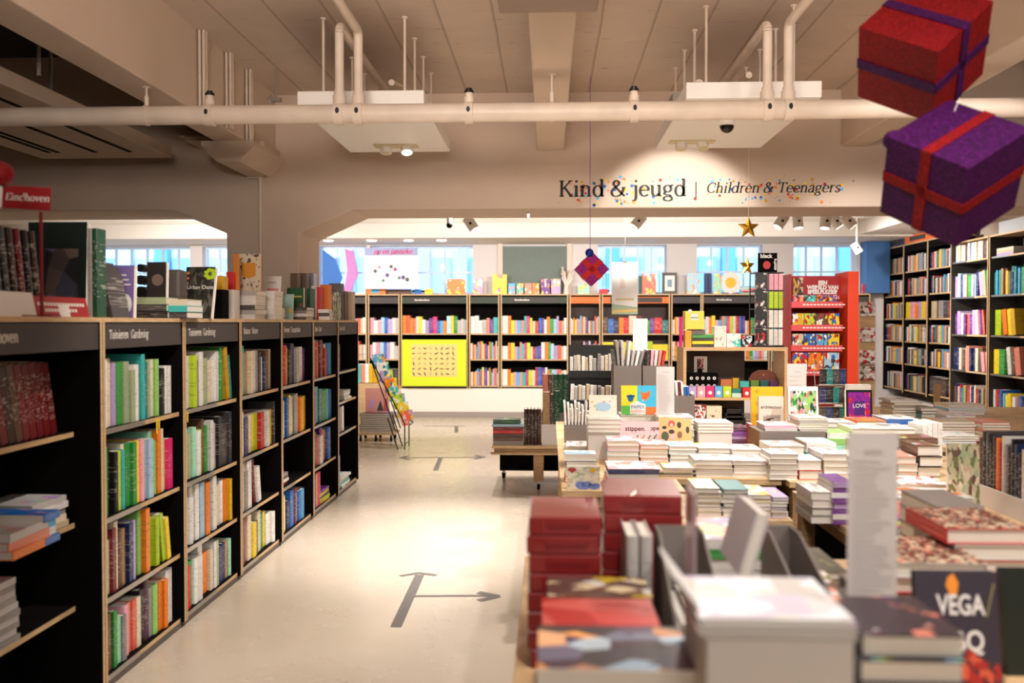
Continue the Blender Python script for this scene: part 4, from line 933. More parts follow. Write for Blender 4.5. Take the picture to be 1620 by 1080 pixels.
# ------------------------------------------------------------------ table stacks (middle tables)
WH = ['white', 'white', 'cream', 'light grey']
pa = lambda n, *c, sc=4, th=.52, seed=0, bg=(238, 234, 230): art_mat(n, bg, [PAL[x] for x in c], sc, th, seed=seed)
A_pale = pa('cover_pale_pink', 'pink', 'white', 'salmon', seed=1, th=.48); A_pale2 = pa('cover_pale_blue', 'pale blue', 'white', 'sky blue', seed=2, th=.48)
A_pale3 = pa('cover_pale_green', 'mint green', 'white', 'light green', 'yellow', seed=3, th=.48); A_white = pa('cover_white_print', 'light grey', 'white', 'pale blue', 'grey', 'cream', seed=4, th=.5)
A_col = pa('cover_bright', 'orange', 'purple', 'green', 'yellow', 'red', 'sky blue', seed=5, th=.4, sc=5); A_dark = art_mat('cover_dark_photo', (62, 50, 56), [PAL['salmon'], PAL['brown'], PAL['light grey'], PAL['plum']], 4, .6, seed=6)
A_redphoto = art_mat('cover_red_photo', (130, 60, 46), [PAL['salmon'], PAL['brown'], PAL['beige'], PAL['maroon'], PAL['cream'], PAL['dark brown']], 20, .45, seed=7)
st = stack
st(1100, 1160, 728, 4.47, .22, 4, WH, 'the white stack at the front edge, left middle table', artm=A_white)
st(1161, 1216, 729, 4.47, .22, 4, WH, 'the white stack front right corner, left middle table', artm=A_white)
st(1218, 1263, 718, 4.40, .2, 5, ['white', 'light grey', 'cream'], 'the white stack front left corner, right middle table', artm=A_white)
st(1264, 1301, 728, 4.40, .2, 2, ['red', 'white'], 'the low red and white pair, right middle table')
st(1303, 1342, 718, 4.42, .24, 4, WH, 'the white stack beside the red pair, right middle table', artm=A_white)
st(1345, 1418, 722, 4.45, .24, 4, WH, 'the white stack behind the tall price list')
st(1421, 1452, 722, 4.45, .22, 3, ['salmon', 'white'], 'the peach stack, front of the right middle table')
st(1454, 1490, 705, 4.50, .2, 3, ['charcoal', 'black', 'brown'], 'the dark-spined stack, front of the right middle table', spine='x0')
# row 2
R2 = 4.78
st(961, 1011, 697, R2, .22, 5, ['pink', 'white', 'pale blue'], 'the pink-edged stack before the pink stippen cover', artm=A_pale)
st(1013, 1058, 703, R2, .22, 5, ['cream', 'salmon', 'white'], 'the cream stack before the pink stippen cover', artm=A_pale)
st(1060, 1104, 706, R2, .22, 5, ['white', 'pale blue'], 'the pale blue stack before the tan faces card', artm=A_pale2)
st(1106, 1156, 709, R2, .22, 4, WH, 'the white stack before the white lidded box', artm=A_pale3)
st(1158, 1206, 711, R2, .22, 4, ['white', 'white', 'pink'], 'the stack right of the white lidded box', artm=A_white)
# row 3 and supports
st(980, 1092, 703, 5.04, .2, 3, ['white', 'cream'], 'the hidden stack under the pink stippen cover')
carton('white_box', 'tall white box under the flower card stack, left edge of the table', WX(931, 5.02, 690), WX(981, 5.02, 690), 5.02, 5.26, TZ, WZ(683, 5.02), M['lgrey'], lid=True)
x0, x1 = WX(930, 5.0, 670), WX(982, 5.0, 670); zb = WZ(683, 5.02) + .001; zt = WZ(662, 5.02)
for k in range(3): flatbook('stacked_book', f'white book, {["lowest", "middle", "topmost"][k]} of three on the tall white box', 'books on the tall white box', x0, x1 + .005, 5.01 + .003 * k, 5.25, zb + (zt - zb) / 3 * k, zb + (zt - zb) / 3 * (k + 1), 'white', 'x1')
flower, _, _ = face_book('greeting_card', 'cream flower card with a pale blue oval, standing on the tall white stack', 932, 976, 625, 660, 5.08, art_mat('flower_card', (240, 230, 214), [PAL['salmon'], PAL['lime green'], PAL['yellow'], PAL['coral'], PAL['pink']], 9, .62, seed=9), .012, 6, cat='card', z0=zt + .001)
MB().disc((.078, -.0006, .06), .045, ry=.026, seg=20).build('blue_oval', mat('oval_blue', (176, 206, 226), .5), flower)
mb = MB(); letters(mb, 'liefs', .028, lambda u, v: (.052 + u, -.0012, .062 + v), thick=.12); mb.build('lettering', mat('blueink', (60, 90, 150), .6), flower) if False else None
x0_, x1_, z_ = st(982, 1041, 657, 5.45, .25, 6, ['white', 'light grey', 'white'], 'the stack under the paper animals book', artm=A_white)
# PAPER ANIMALS
o, w, h = face_book('hobby_book', 'yellow and blue paper animals book with a fox and a blue sheep head', 983, 1038, 610, 656, 5.5, M['white'], .03, 5, z0=z_ + .001)
mb = MB(); e = -.0006
mb.quad([(0, e, h * .3), (w * .46, e, h * .3), (w * .46, e, h), (0, e, h)], 0); mb.quad([(w * .46, e, h * .26), (w, e, h * .26), (w, e, h), (w * .46, e, h)], 1)
mb.quad([(0, e, 0), (w * .4, e, 0), (w * .4, e, h * .3), (0, e, h * .3)], 2); mb.quad([(w * .7, e, 0), (w, e, 0), (w, e, h * .26), (w * .7, e, h * .26)], 3)
pr = mb.build('colour_fields', [mat('pa_yellow', (250, 216, 30), .5), mat('pa_blue', (60, 184, 222), .5), mat('pa_green', (90, 190, 70), .5), mat('pa_orange', (240, 116, 50), .5)], o, fix=False)
mb = MB(); e = -.0014
mb.quad([(w * .55, e, h * .84), (w * .64, e, h * .74), (w * .74, e, h * .76), (w * .84, e, h * .86), (w * .82, e, h * .62), (w * .70, e, h * .48), (w * .6, e, h * .5)], 0)
mb.disc((w * .27, e, h * .56), w * .09, ry=h * .13, m=1); mb.quad([(w * .14, e, h * .6), (w * .4, e, h * .6), (w * .38, e, h * .67), (w * .16, e, h * .67)], 1)
mb.quad([(w * .6, e - .0004, h * .5), (w * .66, e - .0004, h * .52), (w * .62, e - .0004, h * .44)], 3); mb.disc((w * .66, e - .0006, h * .6), w * .012, m=2, seg=8)
mb.quad([(w * .25, e, .02 * h), (w * .70, e, .02 * h), (w * .70, e, h * .36), (w * .58, e, h * .4), (w * .46, e, h * .47), (w * .34, e, h * .4), (w * .25, e, h * .36)], 3)
mb.build('animal_heads', [mat('fox_orange', (240, 110, 36), .5), mat('sheep_blue', (16, 92, 150), .5), M['ink'], M['white']], o, fix=False)
sans('title_top', 'PAPER', h * .17, Matrix.Translation((w * .475, -.0022, h * .25)) @ UP, mat('ttl_blue', (40, 120, 170), .5), o)
sans('title_bottom', 'ANIMALS', h * .12, Matrix.Translation((w * .475, -.0022, h * .10)) @ UP, mat('ttl_orange', (236, 110, 60), .5), o)
# stippen covers
for k, (a, b, Y, txt, lab) in enumerate(((1012, 1058, 5.16, 'stippen.', 'second pink stippen cover, mostly hidden behind the front one'), (981, 1030, 5.10, 'stippen.', 'pink stippen cover with green sticks, standing before the paper animals book'))):
    o, w, h = face_book('hobby_book', lab, a, b, 667, 703, Y, mat('stippen_pink', (244, 196, 196), .5), .012, 9, z0=WZ(703, 5.04) + .002)
    sans('title', txt, h * .30, Matrix.Translation((w * .5, -.0008, h * .66)) @ UP, M['ink'], o, bold=.0006)
    mb = MB()
    for q, c in enumerate((0, 1, 0)):
        x = w * (.45 + q * .2); mb.quad([(x, -.0006, h * .12), (x + .008, -.0006, h * .08), (x + w * .16, -.0006, h * .36), (x + w * .16 - .006, -.0006, h * .39)], c)
    mb.disc((w * .18, -.0006, h * .1), w * .14, ry=h * .1, m=2); mb.build('printed_sticks', [mat('stick_green', (90, 120, 90), .5), mat('stick_tan', (180, 130, 90), .5), mat('stick_salmon', (226, 160, 140), .5)], o, fix=False)
tan = mat('faces_tan', (224, 178, 116), .5)
for k, (a, b, c, Y, lab) in enumerate(((1066, 1094, 664, 5.13, 'back tan card with a printed leaf, behind the faces card'), (1044, 1082, 661, 5.06, 'tan card with four printed faces, leaning in front of its copy'))):
    o, w, h = face_book('greeting_card', lab, a, b, c, 703, Y, tan, .008, 10, cat='card', z0=WZ(703, 5.04) + .002)
    if k: 
        mb = MB(); e = -.0006
        for (x, z, r, ry, m_) in ((.5, .76, .14, .14, 0), (.82, .72, .09, .13, 2), (.2, .56, .1, .12, 1), (.2, .62, .1, .07, 2), (.5, .72, .07, .09, 3), (.22, .3, .16, .2, 4), (.55, .28, .13, .16, 3), (.84, .36, .1, .14, 5), (.5, .47, .12, .09, 2)):
            e -= .0002; mb.disc((w * x, e, h * z), w * r, ry=h * ry * .9, m=m_)
        mb.build('printed_faces', [mat('f_red', (206, 60, 60), .5), mat('f_skin', (226, 176, 140), .5), mat('f_dark', (60, 40, 34), .5), mat('f_pink', (236, 180, 160), .5), mat('f_green', (76, 82, 58), .5), mat('f_brown', (140, 90, 60), .5)], o, fix=False)
    else: MB().disc((w * .8, -.0006, h * .55), .01, ry=.02).build('printed_leaf', M['dgrey'], o, fix=False)
# price list card
LISTP = mat('list_paper', (216, 209, 205), .7)
def listcard(name, label, a, b, c, d, Y, z0=None, lines=26, m=None):
    p, q = W(a, d, Y), W(b, c, Y); zb = p.z if z0 is None else z0; w = q.x - p.x; h = q.z - zb
    t = thing(name, label, 'list card', (p.x, Y, zb))
    MB().box(0, w, 0, .002, 0, h).build('paper_sheet', m or LISTP, t)
    MB().box(-.003, w + .003, -.003, -.0015, 0, h + .003).build('acrylic_front', M['acrylic'], t) if False else None
    mb = MB(); RR = random.Random(int(a))
    mb.box(w * .32, w * .70, -.0012, -.0006, h * .885, h * .9)
    for k in range(lines):
        z = h * (.83 - .80 * k / lines); mb.box(w * .1, w * RR.uniform(.55, .9), -.0012, -.0006, z, z + h * .006)
    mb.build('printed_lines', M['greyink'], t, fix=False)
    MB().box(0, w, 0.0025, .06, -.0005 + .0006, .003).build('foot', M['acrylic'], t)
    return t
listcard('price_list', 'narrow white printed list standing right of the paper animals book', 1038, 1067, 580, 658, 5.30, z0=WZ(661, 5.2))
st(1043, 1099, 660, 5.22, .24, 6, ['white', 'light grey', 'cream'], 'the white stack behind the tan faces card', artm=A_white)
x0, x1 = WX(1104, 5.18, 680), WX(1160, 5.18, 680); zl = WZ(683, 5.18)
carton('lidded_box', 'white lidded box behind the tan faces card', x0 + .006, x1 - .006, 5.186, 5.40, TZ, zl, M['lgrey'], lid=True)
for k in range(3): flatbook('stacked_book', f'white book, {["lowest", "middle", "topmost"][k]} of three on the white lidded box', 'books on the white lidded box', x0, x1, 5.18, 5.41, zl + .001 + k * .018, zl + .001 + (k + 1) * .018, 'white', 'x1')
st(1151, 1184, 676, 5.55, .2, 5, ['purple', 'plum', 'lilac'], 'the purple stack behind the white lidded box', spine='y0')
for k in range(3):
    a = W(1187 + k * 5, 700, 5.45); 
    add_book('book', f'{["red", "white", "blue"][k]} leaning book, {ORD[k + 1]} of the three beside the purple stack', 'leaning books beside the purple stack', Matrix.Translation((a.x, 5.45, TZ)) @ Matrix.Diagonal((.017, .12, .15 - .02 * k, 1)), ['red', 'white', 'blue'][k], False, True)
# left front: butterfly book, stacks
st(894, 944, 718, 4.28, .11, 4, ['red', 'white', 'navy', 'white'], 'the red and blue stack behind the butterfly book', artm=A_pale2)
o, w, h = face_book('nature_book', 'pale book with butterflies and pressed flowers, standing at the table corner', 898, 949, 738, 782, 4.11, art_mat('butterfly_cover', (226, 212, 190), [PAL['beige'], PAL['cream'], PAL['light grey'], PAL['sage green']], 6, .5, seed=11), .03, 4, z0=TZ + .001)
mb = MB(); e = -.0006
for (x, z, s, m_) in ((.14, .82, .012, 0), (.78, .82, .011, 1), (.5, .12, .024, 2), (.82, .1, .018, 2)):
    mb.disc((w * x - s * .6, e, h * z + s * .3), s, ry=s * .7, m=m_); mb.disc((w * x + s * .6, e, h * z + s * .3), s, ry=s * .7, m=m_); mb.disc((w * x, e - .0002, h * z - s * .4), s * .7, ry=s * .5, m=m_)
mb.build('printed_butterflies', [mat('bf_red', (176, 50, 50), .5), mat('bf_yellow', (222, 178, 40), .5), mat('bf_blue', (110, 130, 190), .5)], o, fix=False)
mb = MB(); letters(mb, 'TINE', h * .26, lambda u, v: (w * .28 + u, -.001, h * .66 + v), thick=.06); mb.build('title', M['greyink'], o, fix=False)
st(962, 1043, 742, 4.1, .24, 4, ['navy', 'red', 'white'], 'the blue and red edged stack before the pink-edged stack', spine='y0', artm=A_pale)
st(1047, 1101, 741, 4.45, .17, 4, ['tan', 'turquoise', 'beige'], 'the tan magazine stack with the teal cover', artm=A_pale3, jit=.014)
st(896, 931, 706, 5.25, .24, 4, ['white', 'light grey', 'white'], 'the white stack before the grey carton of folders', artm=A_white)
st(894, 930, 722, 4.72, .24, 3, ['cream', 'white'], 'the cream stack behind the red and blue stack', artm=A_pale3)
# small-table D stacks
st(1103, 1141, 772, 3.56, .22, 6, ['cream', 'beige', 'white'], 'the cream front stack on the low paperback table', name='paperback', artm=A_pale3)
st(1143, 1183, 774, 3.56, .22, 6, ['white', 'light grey', 'teal'], 'the teal-topped stack, low paperback table', name='paperback', artm=mat('teal_cover', PAL['teal'], .5))
st(1185, 1222, 783, 3.54, .22, 6, ['white', 'yellow', 'light grey'], 'the yellow-topped stack, low paperback table', name='paperback', artm=pa('cover_yellow', 'yellow', 'mustard', 'white', seed=12, th=.4))
st(1223, 1248, 787, 3.53, .22, 7, ['lilac', 'white', 'light grey'], 'the lilac-edged corner stack, low paperback table', name='paperback')
# back rows on table C
rx0, rx1 = WX(1203, 4.95, 700), WX(1306, 4.95, 700); rz = WZ(681, 4.95)
rb = carton('riser_box', 'grey cardboard riser with a brown side, under the pink books', rx0, rx1, 4.95, 5.24, TZ, rz, M['greycarton'], lid=True)
MB().box(rx0 - .003, rx0 - .0005, 4.95, 5.24, TZ, rz).build('brown_side', M['brown'], rb)
def stz(a, b, top, Y, dep, n, cols, where, base, **k): return stack(a, b, top, Y, dep, n, cols, where, base=base, **k)
stz(1211, 1262, 673, 4.96, .22, 2, ['light grey', 'pink'], 'the pink pair on the grey riser', rz + .001, spine='y0', artm=A_pale)
stz(1265, 1311, 661, 4.97, .22, 6, WH, 'the curling white stack on the grey riser', rz + .001, artm=A_white)
st(1216, 1272, 705, 4.66, .22, 3, ['white', 'pink', 'cream'], 'the pinkish stack before the grey riser', artm=A_pale)
st(1275, 1322, 700, 4.68, .22, 3, ['mint green', 'turquoise', 'white'], 'the mint stack before the grey riser', spine='y0', artm=mat('mint_cover', (176, 222, 200), .5))
st(1308, 1345, 685, 5.00, .22, 5, ['light green', 'white', 'mint green'], 'the light green stack right of the grey riser', spine='y0', artm=mat('lgreen_cover', PAL['light green'], .5))
st(1310, 1354, 668, 5.35, .24, 6, ['sage green', 'white', 'light grey'], 'the grey-green stack behind the light green stack', artm=A_white)
st(1355, 1402, 666, 5.38, .24, 5, ['coral', 'orange', 'cream'], 'the coral stack before the purple book', artm=pa('cover_coral', 'coral', 'orange', 'salmon', seed=14, th=.35, bg=(244, 150, 110)))
st(1348, 1450, 678, 5.0, .26, 6, ['white', 'light grey', 'cream'], 'the long white stack behind the tall price list', artm=A_white)
st(1404, 1456, 663, 5.4, .26, 6, ['white', 'blue', 'light grey', 'white'], 'the white stack with grey spines before the wall', spine='y0', artm=A_white)
for k in range(4):
    a = W(1457 + k * 8, 705, 5.0)
    add_book('paperback', f'upright white paperback, {ORD[k + 1]} of the four standing beside the long white stack', 'upright white paperbacks', Matrix.Translation((a.x, 4.98, TZ)) @ Matrix.Diagonal((.026, .2, .215 - .012 * (k == 0), 1)), 'white', False, True)
st(1360, 1410, 700, 4.72, .22, 3, WH, 'the low white stack just behind the tall price list')
st(1424, 1486, 693, 4.74, .2, 3, ['charcoal', 'light grey', 'brown'], 'the grey and brown stack, right table edge', spine='y0')
# standing covers at the back of table C
o, w, h = face_book('tall_book', 'tall mustard yellow book standing behind the cream architecture book', 1189, 1240, 612, 690, 5.75, mat('mustard_cover', (240, 184, 24), .45), .03, 3, z0=TZ + .001)
mb = MB()
for k in range(7): mb.disc((w * (.18 + .1 * (k % 2)), -.0006, h * (.92 - k * .11)), .009, ry=.013)
mb.build('printed_ornament', mat('ornament_gold', (206, 148, 20), .5), o, fix=False)
o, w, h = face_book('architecture_book', 'cream architecture book with a photo of an interior', 1201, 1241, 627, 690, 5.6, mat('arch_cream', (226, 212, 198), .5), .03, 4, z0=TZ + .001)
MB().quad([(w * .18, -.0006, h * .22), (w * .86, -.0006, h * .22), (w * .86, -.0006, h * .62), (w * .18, -.0006, h * .62)]).build('cover_photo', art_mat('arch_photo', (170, 150, 140), [PAL['dark brown'], PAL['light grey'], PAL['grey'], PAL['beige']], 4, .45, seed=15, stretch=(.5, 1, 2)), o, fix=False)
sans('title', 'architectuur', h * .085, Matrix.Translation((w * .5, -.0008, h * .78)) @ UP, M['ink'], o, bold=.0004)
o, w, h = face_book('garden_book', 'white-framed garden picture book standing behind the curling white stack', 1249, 1297, 612, 680, 5.42, M['white'], .03, 6, z0=TZ + .001)
MB().quad([(w * .07, -.0006, h * .06), (w * .93, -.0006, h * .06), (w * .93, -.0006, h * .93), (w * .07, -.0006, h * .93)]).build('cover_photo', art_mat('garden_photo', (52, 82, 38), [PAL['green'], PAL['dark green'], PAL['sage green'], PAL['pink'], PAL['white'], PAL['light green'], PAL['salmon']], 9, .42, seed=16), o, fix=False)
listcard('list_card', 'short white printed list above the garden picture book', 1245, 1276, 575, 640, 5.9, z0=TZ + .001, lines=14)
o, w, h = face_book('poetry_book', 'purple and orange book in a dark frame at the back of the table', 1340, 1382, 617, 668, 5.9, M['bmetal'], .03, 5, z0=TZ + .001)
MB().quad([(w * .08, -.0006, h * .05), (w * .92, -.0006, h * .05), (w * .92, -.0006, h * .95), (w * .08, -.0006, h * .95)]).build('cover_print', art_mat('poetry_print', (132, 26, 140), [PAL['coral'], (150, 20, 150), (110, 20, 130), PAL['red']], 8, .5, seed=17), o, fix=False)
MB().quad([(w * .3, -.0012, h * .5), (w * .7, -.0012, h * .5), (w * .7, -.0012, h * .78), (w * .3, -.0012, h * .78)]).build('title_plate', mat('plate_violet', (70, 26, 110), .5), o, fix=False)
sans('title', 'LOVE', h * .11, Matrix.Translation((w * .5, -.0018, h * .68)) @ UP, M['whiteink'], o)
tag(MB().box(WX(1341, 6.3), WX(1378, 6.3), 6.3, 6.36, TZ, WZ(607, 6.3)).build('card_holder', M['lgrey'], bevel=.003), 'pale grey card holder behind the purple framed book', 'holder')
# booklet rack
t = thing('booklet_rack', 'small wire rack of dark booklets between the garden and purple books', 'rack', (WX(1317, 6.5), 6.5, TZ))
for x in (-.1, .1): MB().cyl((x, 0, 0), (x, .1, .42), .004, 8).cyl((x, 0, .03), (x, -.1, .0), .004, 8).build('upright_wire', M['steel'], t)
for z in (.05, .19, .32): MB().cyl((-.1, -.03, z), (.1, -.03, z), .004, 8).box(-.1, .1, -.02, .05, z - .01, z - .006).build('tier', M['steel'], t)
for k in range(12):
    r_, c_ = divmod(k, 4); c = ['charcoal', 'navy', 'black', 'teal'][(k + r_) % 4]
    add_book('booklet', f'{c} booklet, {ORD[c_ + 1]} from left, {["lowest", "middle", "upper"][r_]} tier of the small wire rack', 'booklets in the small wire rack', Matrix.Translation((WX(1317, 6.5) - .09 + c_ * .046, 6.485, TZ + [.05, .19, .32][r_])) @ Matrix.Diagonal((.043, .02, .11, 1)), c, False, False)
# pale stacks near the wall
st(1413, 1458, 633, 7.0, .26, 9, ['beige', 'cream', 'light grey'], 'the tall beige stack nearest the wall', jit=.012, artm=A_white)
st(1458, 1484, 645, 6.9, .26, 5, ['charcoal', 'grey', 'teal'], 'the dark low stack beside the tall beige stack')
st(1492, 1546, 666, 6.2, .26, 5, ['light grey', 'beige', 'white'], 'the grey stack on the far right table')
st(1500, 1546, 657, 6.7, .24, 6, ['tan', 'cream', 'white'], 'the tan-topped stack on the far right table')
st(1496, 1552, 690, 5.66, .26, 4, ['white', 'pale blue', 'light grey'], 'the low white stack, far right table')
st(1556, 1600, 668, 6.1, .26, 6, ['cream', 'white', 'salmon'], 'the cream end stack, far right table')
st(1500, 1560, 640, 7.6, .26, 5, ['white', 'beige', 'sky blue'], 'the back white stack of the far right table')
tag(MB().box(WX(1481, 8.6), WX(1488, 8.6), 8.6, 8.66, 0, WZ(606, 8.6)).build('wooden_post', M['brown']), 'short brown wooden post before the right wall bookcases', 'post')

# ================================================================== foreground table
# red boxes: two towers of thick red books
def redbox(x0, x1, y0, y1, z0, z1, rot, label, grp, col=(134, 30, 32)):
    o = tag(MB().box(-(x1 - x0) / 2, (x1 - x0) / 2, -(y1 - y0) / 2, (y1 - y0) / 2, 0, z1 - z0 - .001).build('boxed_book', RBM, bevel=.003), label, 'book', grp)
    o.matrix_world = Matrix.Translation(((x0 + x1) / 2, (y0 + y1) / 2, z0)) @ Matrix.Rotation(rot, 4, 'Z')
    w, d, h = (x1 - x0) / 2, (y1 - y0) / 2, z1 - z0
    MB().box(-w * .5, w * .7, -d - .0008, -d - .0002, h * .32, h * .62).build('spine_label', RBL, o)
    return o
RBM = mat('red_book_cloth', (140, 34, 34), .32, noise=.08, nscale=9, coat=.4); RBL = mat('red_label', (122, 26, 28), .35)
x0, x1 = WX(836, 1.97, 815), WX(951, 1.97, 815); zt = WZ(817, 1.97)
for k in range(8):
    h = (zt - TZ) / 8; j = R.uniform(-.004, .004)
    redbox(x0 + j, x1 + j, 1.97, 2.20, TZ + h * k + .0005, TZ + h * (k + 1), R.uniform(-.02, .02), f'thick red book, {"topmost" if k == 7 else ORD[8 - k] + " from top"} of the tower at the table edge', 'thick red books, left tower')
x0, x1 = WX(959, 2.10, 785), WX(1085, 2.10, 785); zt = WZ(785, 2.10)
for k in range(8):
    h = (zt - TZ) / 8; j = R.uniform(-.004, .004)
    redbox(x0 + j, x1 + j, 2.12, 2.36, TZ + h * k + .0005, TZ + h * (k + 1), -.05 + R.uniform(-.02, .02), f'thick red book, {"topmost" if k == 7 else ORD[8 - k] + " from top"} of the taller tower beside the grey holder', 'thick red books, right tower')
A_front = art_mat('cover_night_market', (70, 66, 86), [PAL['orange'], PAL['navy'], (250, 170, 90), PAL['pale blue'], PAL['plum'], PAL['charcoal']], 3.4, .38, seed=21, soft=True)
A_redc = art_mat('cover_crimson', (176, 40, 36), [(196, 60, 52), (176, 40, 36), (196, 84, 74)], 2, .45, seed=22)
A_brownc = art_mat('cover_brown_photo', (84, 56, 48), [PAL['beige'], PAL['light grey'], PAL['brown'], (84, 56, 48), (176, 150, 20)], 3, .5, seed=23)
def st3(a, b, top, Y, dep, n, cols, where, base=TZ, **k): return stack(a, b, top, Y, dep, n, cols, where, base=base, name='hardback', **k)
st3(850, 1107, 1060, 1.35, .195, 7, ['white', 'light grey', 'cream'], 'the nearest stack with the blue and orange cover', artm=A_front, jit=.003)
st3(859, 1047, 989, 1.57, .155, 7, ['red', 'maroon', 'light grey'], 'the stack with the red cover', artm=A_redc, jit=.003)
st3(866, 1032, 944, 1.75, .14, 7, ['dark brown', 'brown', 'grey'], 'the brown-covered stack before the left red tower', artm=A_brownc, jit=.003)
for k, (a, b) in enumerate(((990, 1009), (1012, 1031))):
    p = W(a, 1000, 1.95); q = W(b, 845, 1.95)
    add_book('book', ['grey standing book, left of the pair before the taller red tower', 'grey standing book, right of the pair beside the grey holder'][k], None, Matrix.Translation((p.x, 1.93, TZ + .0005)) @ Matrix.Diagonal((q.x - p.x, .17, q.z - TZ, 1)), 'light grey', True, True)
# sloping grey magazine holder
def holder(name, label, x0, x1, y0, y1, z0, zf, zb, m):
    t = thing(name, label, 'magazine holder', (x0, y0, z0)); w = x1 - x0; d = y1 - y0; a = zf - z0; b = zb - z0
    for x in (0, w - .005): MB().prism([(0, 0), (d, 0), (d, b), (d * .85, b), (0, a)], x, x + .005, 0, 'x').build('side_panel', m, t)
    MB().box(.0051, w - .0051, 0, .005, 0, a).build('front_panel', m, t); MB().box(.0051, w - .0051, d - .005, d, 0, b).build('back_panel', m, t)
    MB().box(.0051, w - .0051, .0051, d - .0051, 0, .005).build('base', m, t)
    return t
gm = mat('holder_grey', (128, 118, 112), .6)
hx = WX(1040, 2.0, 900)
holder('magazine_holder', 'sloping grey magazine holder beside the standing grey books', hx, hx + .10, 1.52, 2.06, TZ, .82, 1.02, gm)
for k in range(6):
    c = ['light grey', 'white', 'charcoal', 'white', 'light grey', 'white'][k]
    m_ = Matrix.Translation((hx + .007 + k * .0148, 1.60, TZ + .006)) @ Matrix.Diagonal((.0135, .40, .15 + .012 * (k % 3), 1))
    add_book('magazine', f'{c} magazine, {ORD[k + 1]} from left in the sloping grey holder', 'magazines in the sloping grey holder', m_, c, False, False)
# leaning catalogue seen nearly edge-on and second holder
t = thing('catalogue', 'pale catalogue leaning steeply out of the grey holder', 'catalogue', (WX(1168, 1.85, 900), 1.85, .965))
a = Matrix.Rotation(math.radians(16), 4, 'Y')
MB().box(0, .004, 0, .2, 0, .135, X=a).box(.024, .028, 0, .2, 0, .135, X=a).build('cover', mat('cat_grey', (204, 194, 196), .5), t)
MB().box(.0042, .0238, .003, .197, .002, .133, X=a).build('pages', M['paper'], t)
# bright stack
stack(1046, 1222, 852, 2.22, .25, 9, ['white', 'white', 'green', 'white', 'light grey'], 'the bright-covered stack before the price card', base=TZ, artm=A_col, spine='y0', jit=.003)
# rear rising grey holder between the stacks
hx2 = WX(1250, 1.9, 900)
holder('magazine_holder', 'second sloping grey magazine holder, right of the bright-covered stack', hx2, hx2 + .07, 1.62, 2.16, TZ, .86, 1.0, gm)
for k in range(4):
    c = ['white', 'charcoal', 'white', 'black'][k]; x = WX(1110 + k * 28, 1.62, 920)
    flatbook('magazine', f'{c} magazine fanned in the row behind the big white stack, {ORD[k + 1]} from left', 'magazines fanned behind the big white stack', x, x + .09, 1.56 + k * .006, 1.76 + k * .006, .955 + k * .002, .962 + k * .002, c, 'x0', .25)
flt = tag(MB().box(hx + .104, hx2 - .004, 1.53, 1.79, TZ, .954).build('stack_box', M['lgrey']), 'pale box under the fanned magazines behind the big white stack', 'box')
# big white stack on a white carton
p, q = W(1112, 1012, 1.26), W(1356, 1012, 1.26)
carton('white_carton', 'large white carton at the front of the nearest table', p.x + .006, q.x - .004, 1.262, 1.47, TZ, p.z, M['lgrey'], lid=True)
A_mag = art_mat('cover_travel_magazine', (238, 240, 244), [PAL['white'], PAL['light grey'], (226, 216, 206), PAL['white'], (214, 206, 220)], 3, .5, seed=24, soft=True)
stack(1110, 1358, 981, 1.255, .21, 4, ['light grey', 'white'], 'the magazine stack on the large white carton', name='magazine', base=p.z + .001, artm=A_mag, jit=.004, spine='x0')
t_ = tag(MB().box(-.002, .002, 0, .17, 0, .085, X=Matrix.Rotation(math.radians(-38), 4, 'Y')).build('loose_cover', M['white']), 'white magazine cover drooping over the left side of the big stack', 'cover'); t_.location = (WX(1150, 1.27, 1010) - .018, 1.29, p.z + .0015 + .01)
# clear stand edge-on
t = thing('sign_stand', 'clear acrylic sign stand seen edge-on between the red towers and bright stack', 'sign stand', (WX(1096, 1.62, 900), 1.60, 0))
MB().box(-.004, .004, 0, .09, WZ(985, 1.62), WZ(776, 1.62)).build('upright_panel', mat('acrylic_edge', (214, 196, 196), .15, trans=.5), t, bevel=.002)
MB().box(-.006, .03, 0, .09, TZ + .2355, TZ + .2395).build('foot', M['acrylic'], t) 
# tall blurred price card
listcard('price_card', 'tall white printed price card standing before the cookbooks', 1340, 1421, 684, 948, 1.62, z0=None, lines=22)
tag(MB().box(hx2 + .075, WX(1418, 1.66, 948), 1.63, 1.82, TZ, WZ(950, 1.62)).build('grey_block', gm), 'grey block under the tall price card', 'block')
# dark stack
stack(1362, 1528, 1008, 1.38, .2, 8, ['charcoal', 'black', 'charcoal'], 'the dark stack before the barbecue cookbook', name='hardback', base=TZ, artm=A_dark, jit=.006, spine='x0')
stack(1262, 1345, 905, 2.36, .25, 5, ['olive', 'charcoal', 'grey'], 'the dark olive stack behind the price card', name='hardback', base=TZ, artm=art_mat('cover_olive', (74, 68, 48), [PAL['beige'], (74, 68, 48), PAL['olive']], 6, .62, seed=26))
stack(1284, 1345, 942, 2.06, .2, 4, ['beige', 'grey', 'salmon'], 'the beige stack behind the price card', name='hardback', base=TZ, artm=pa('cover_fruit', 'salmon', 'beige', 'brown', 'olive', seed=27, th=.4))
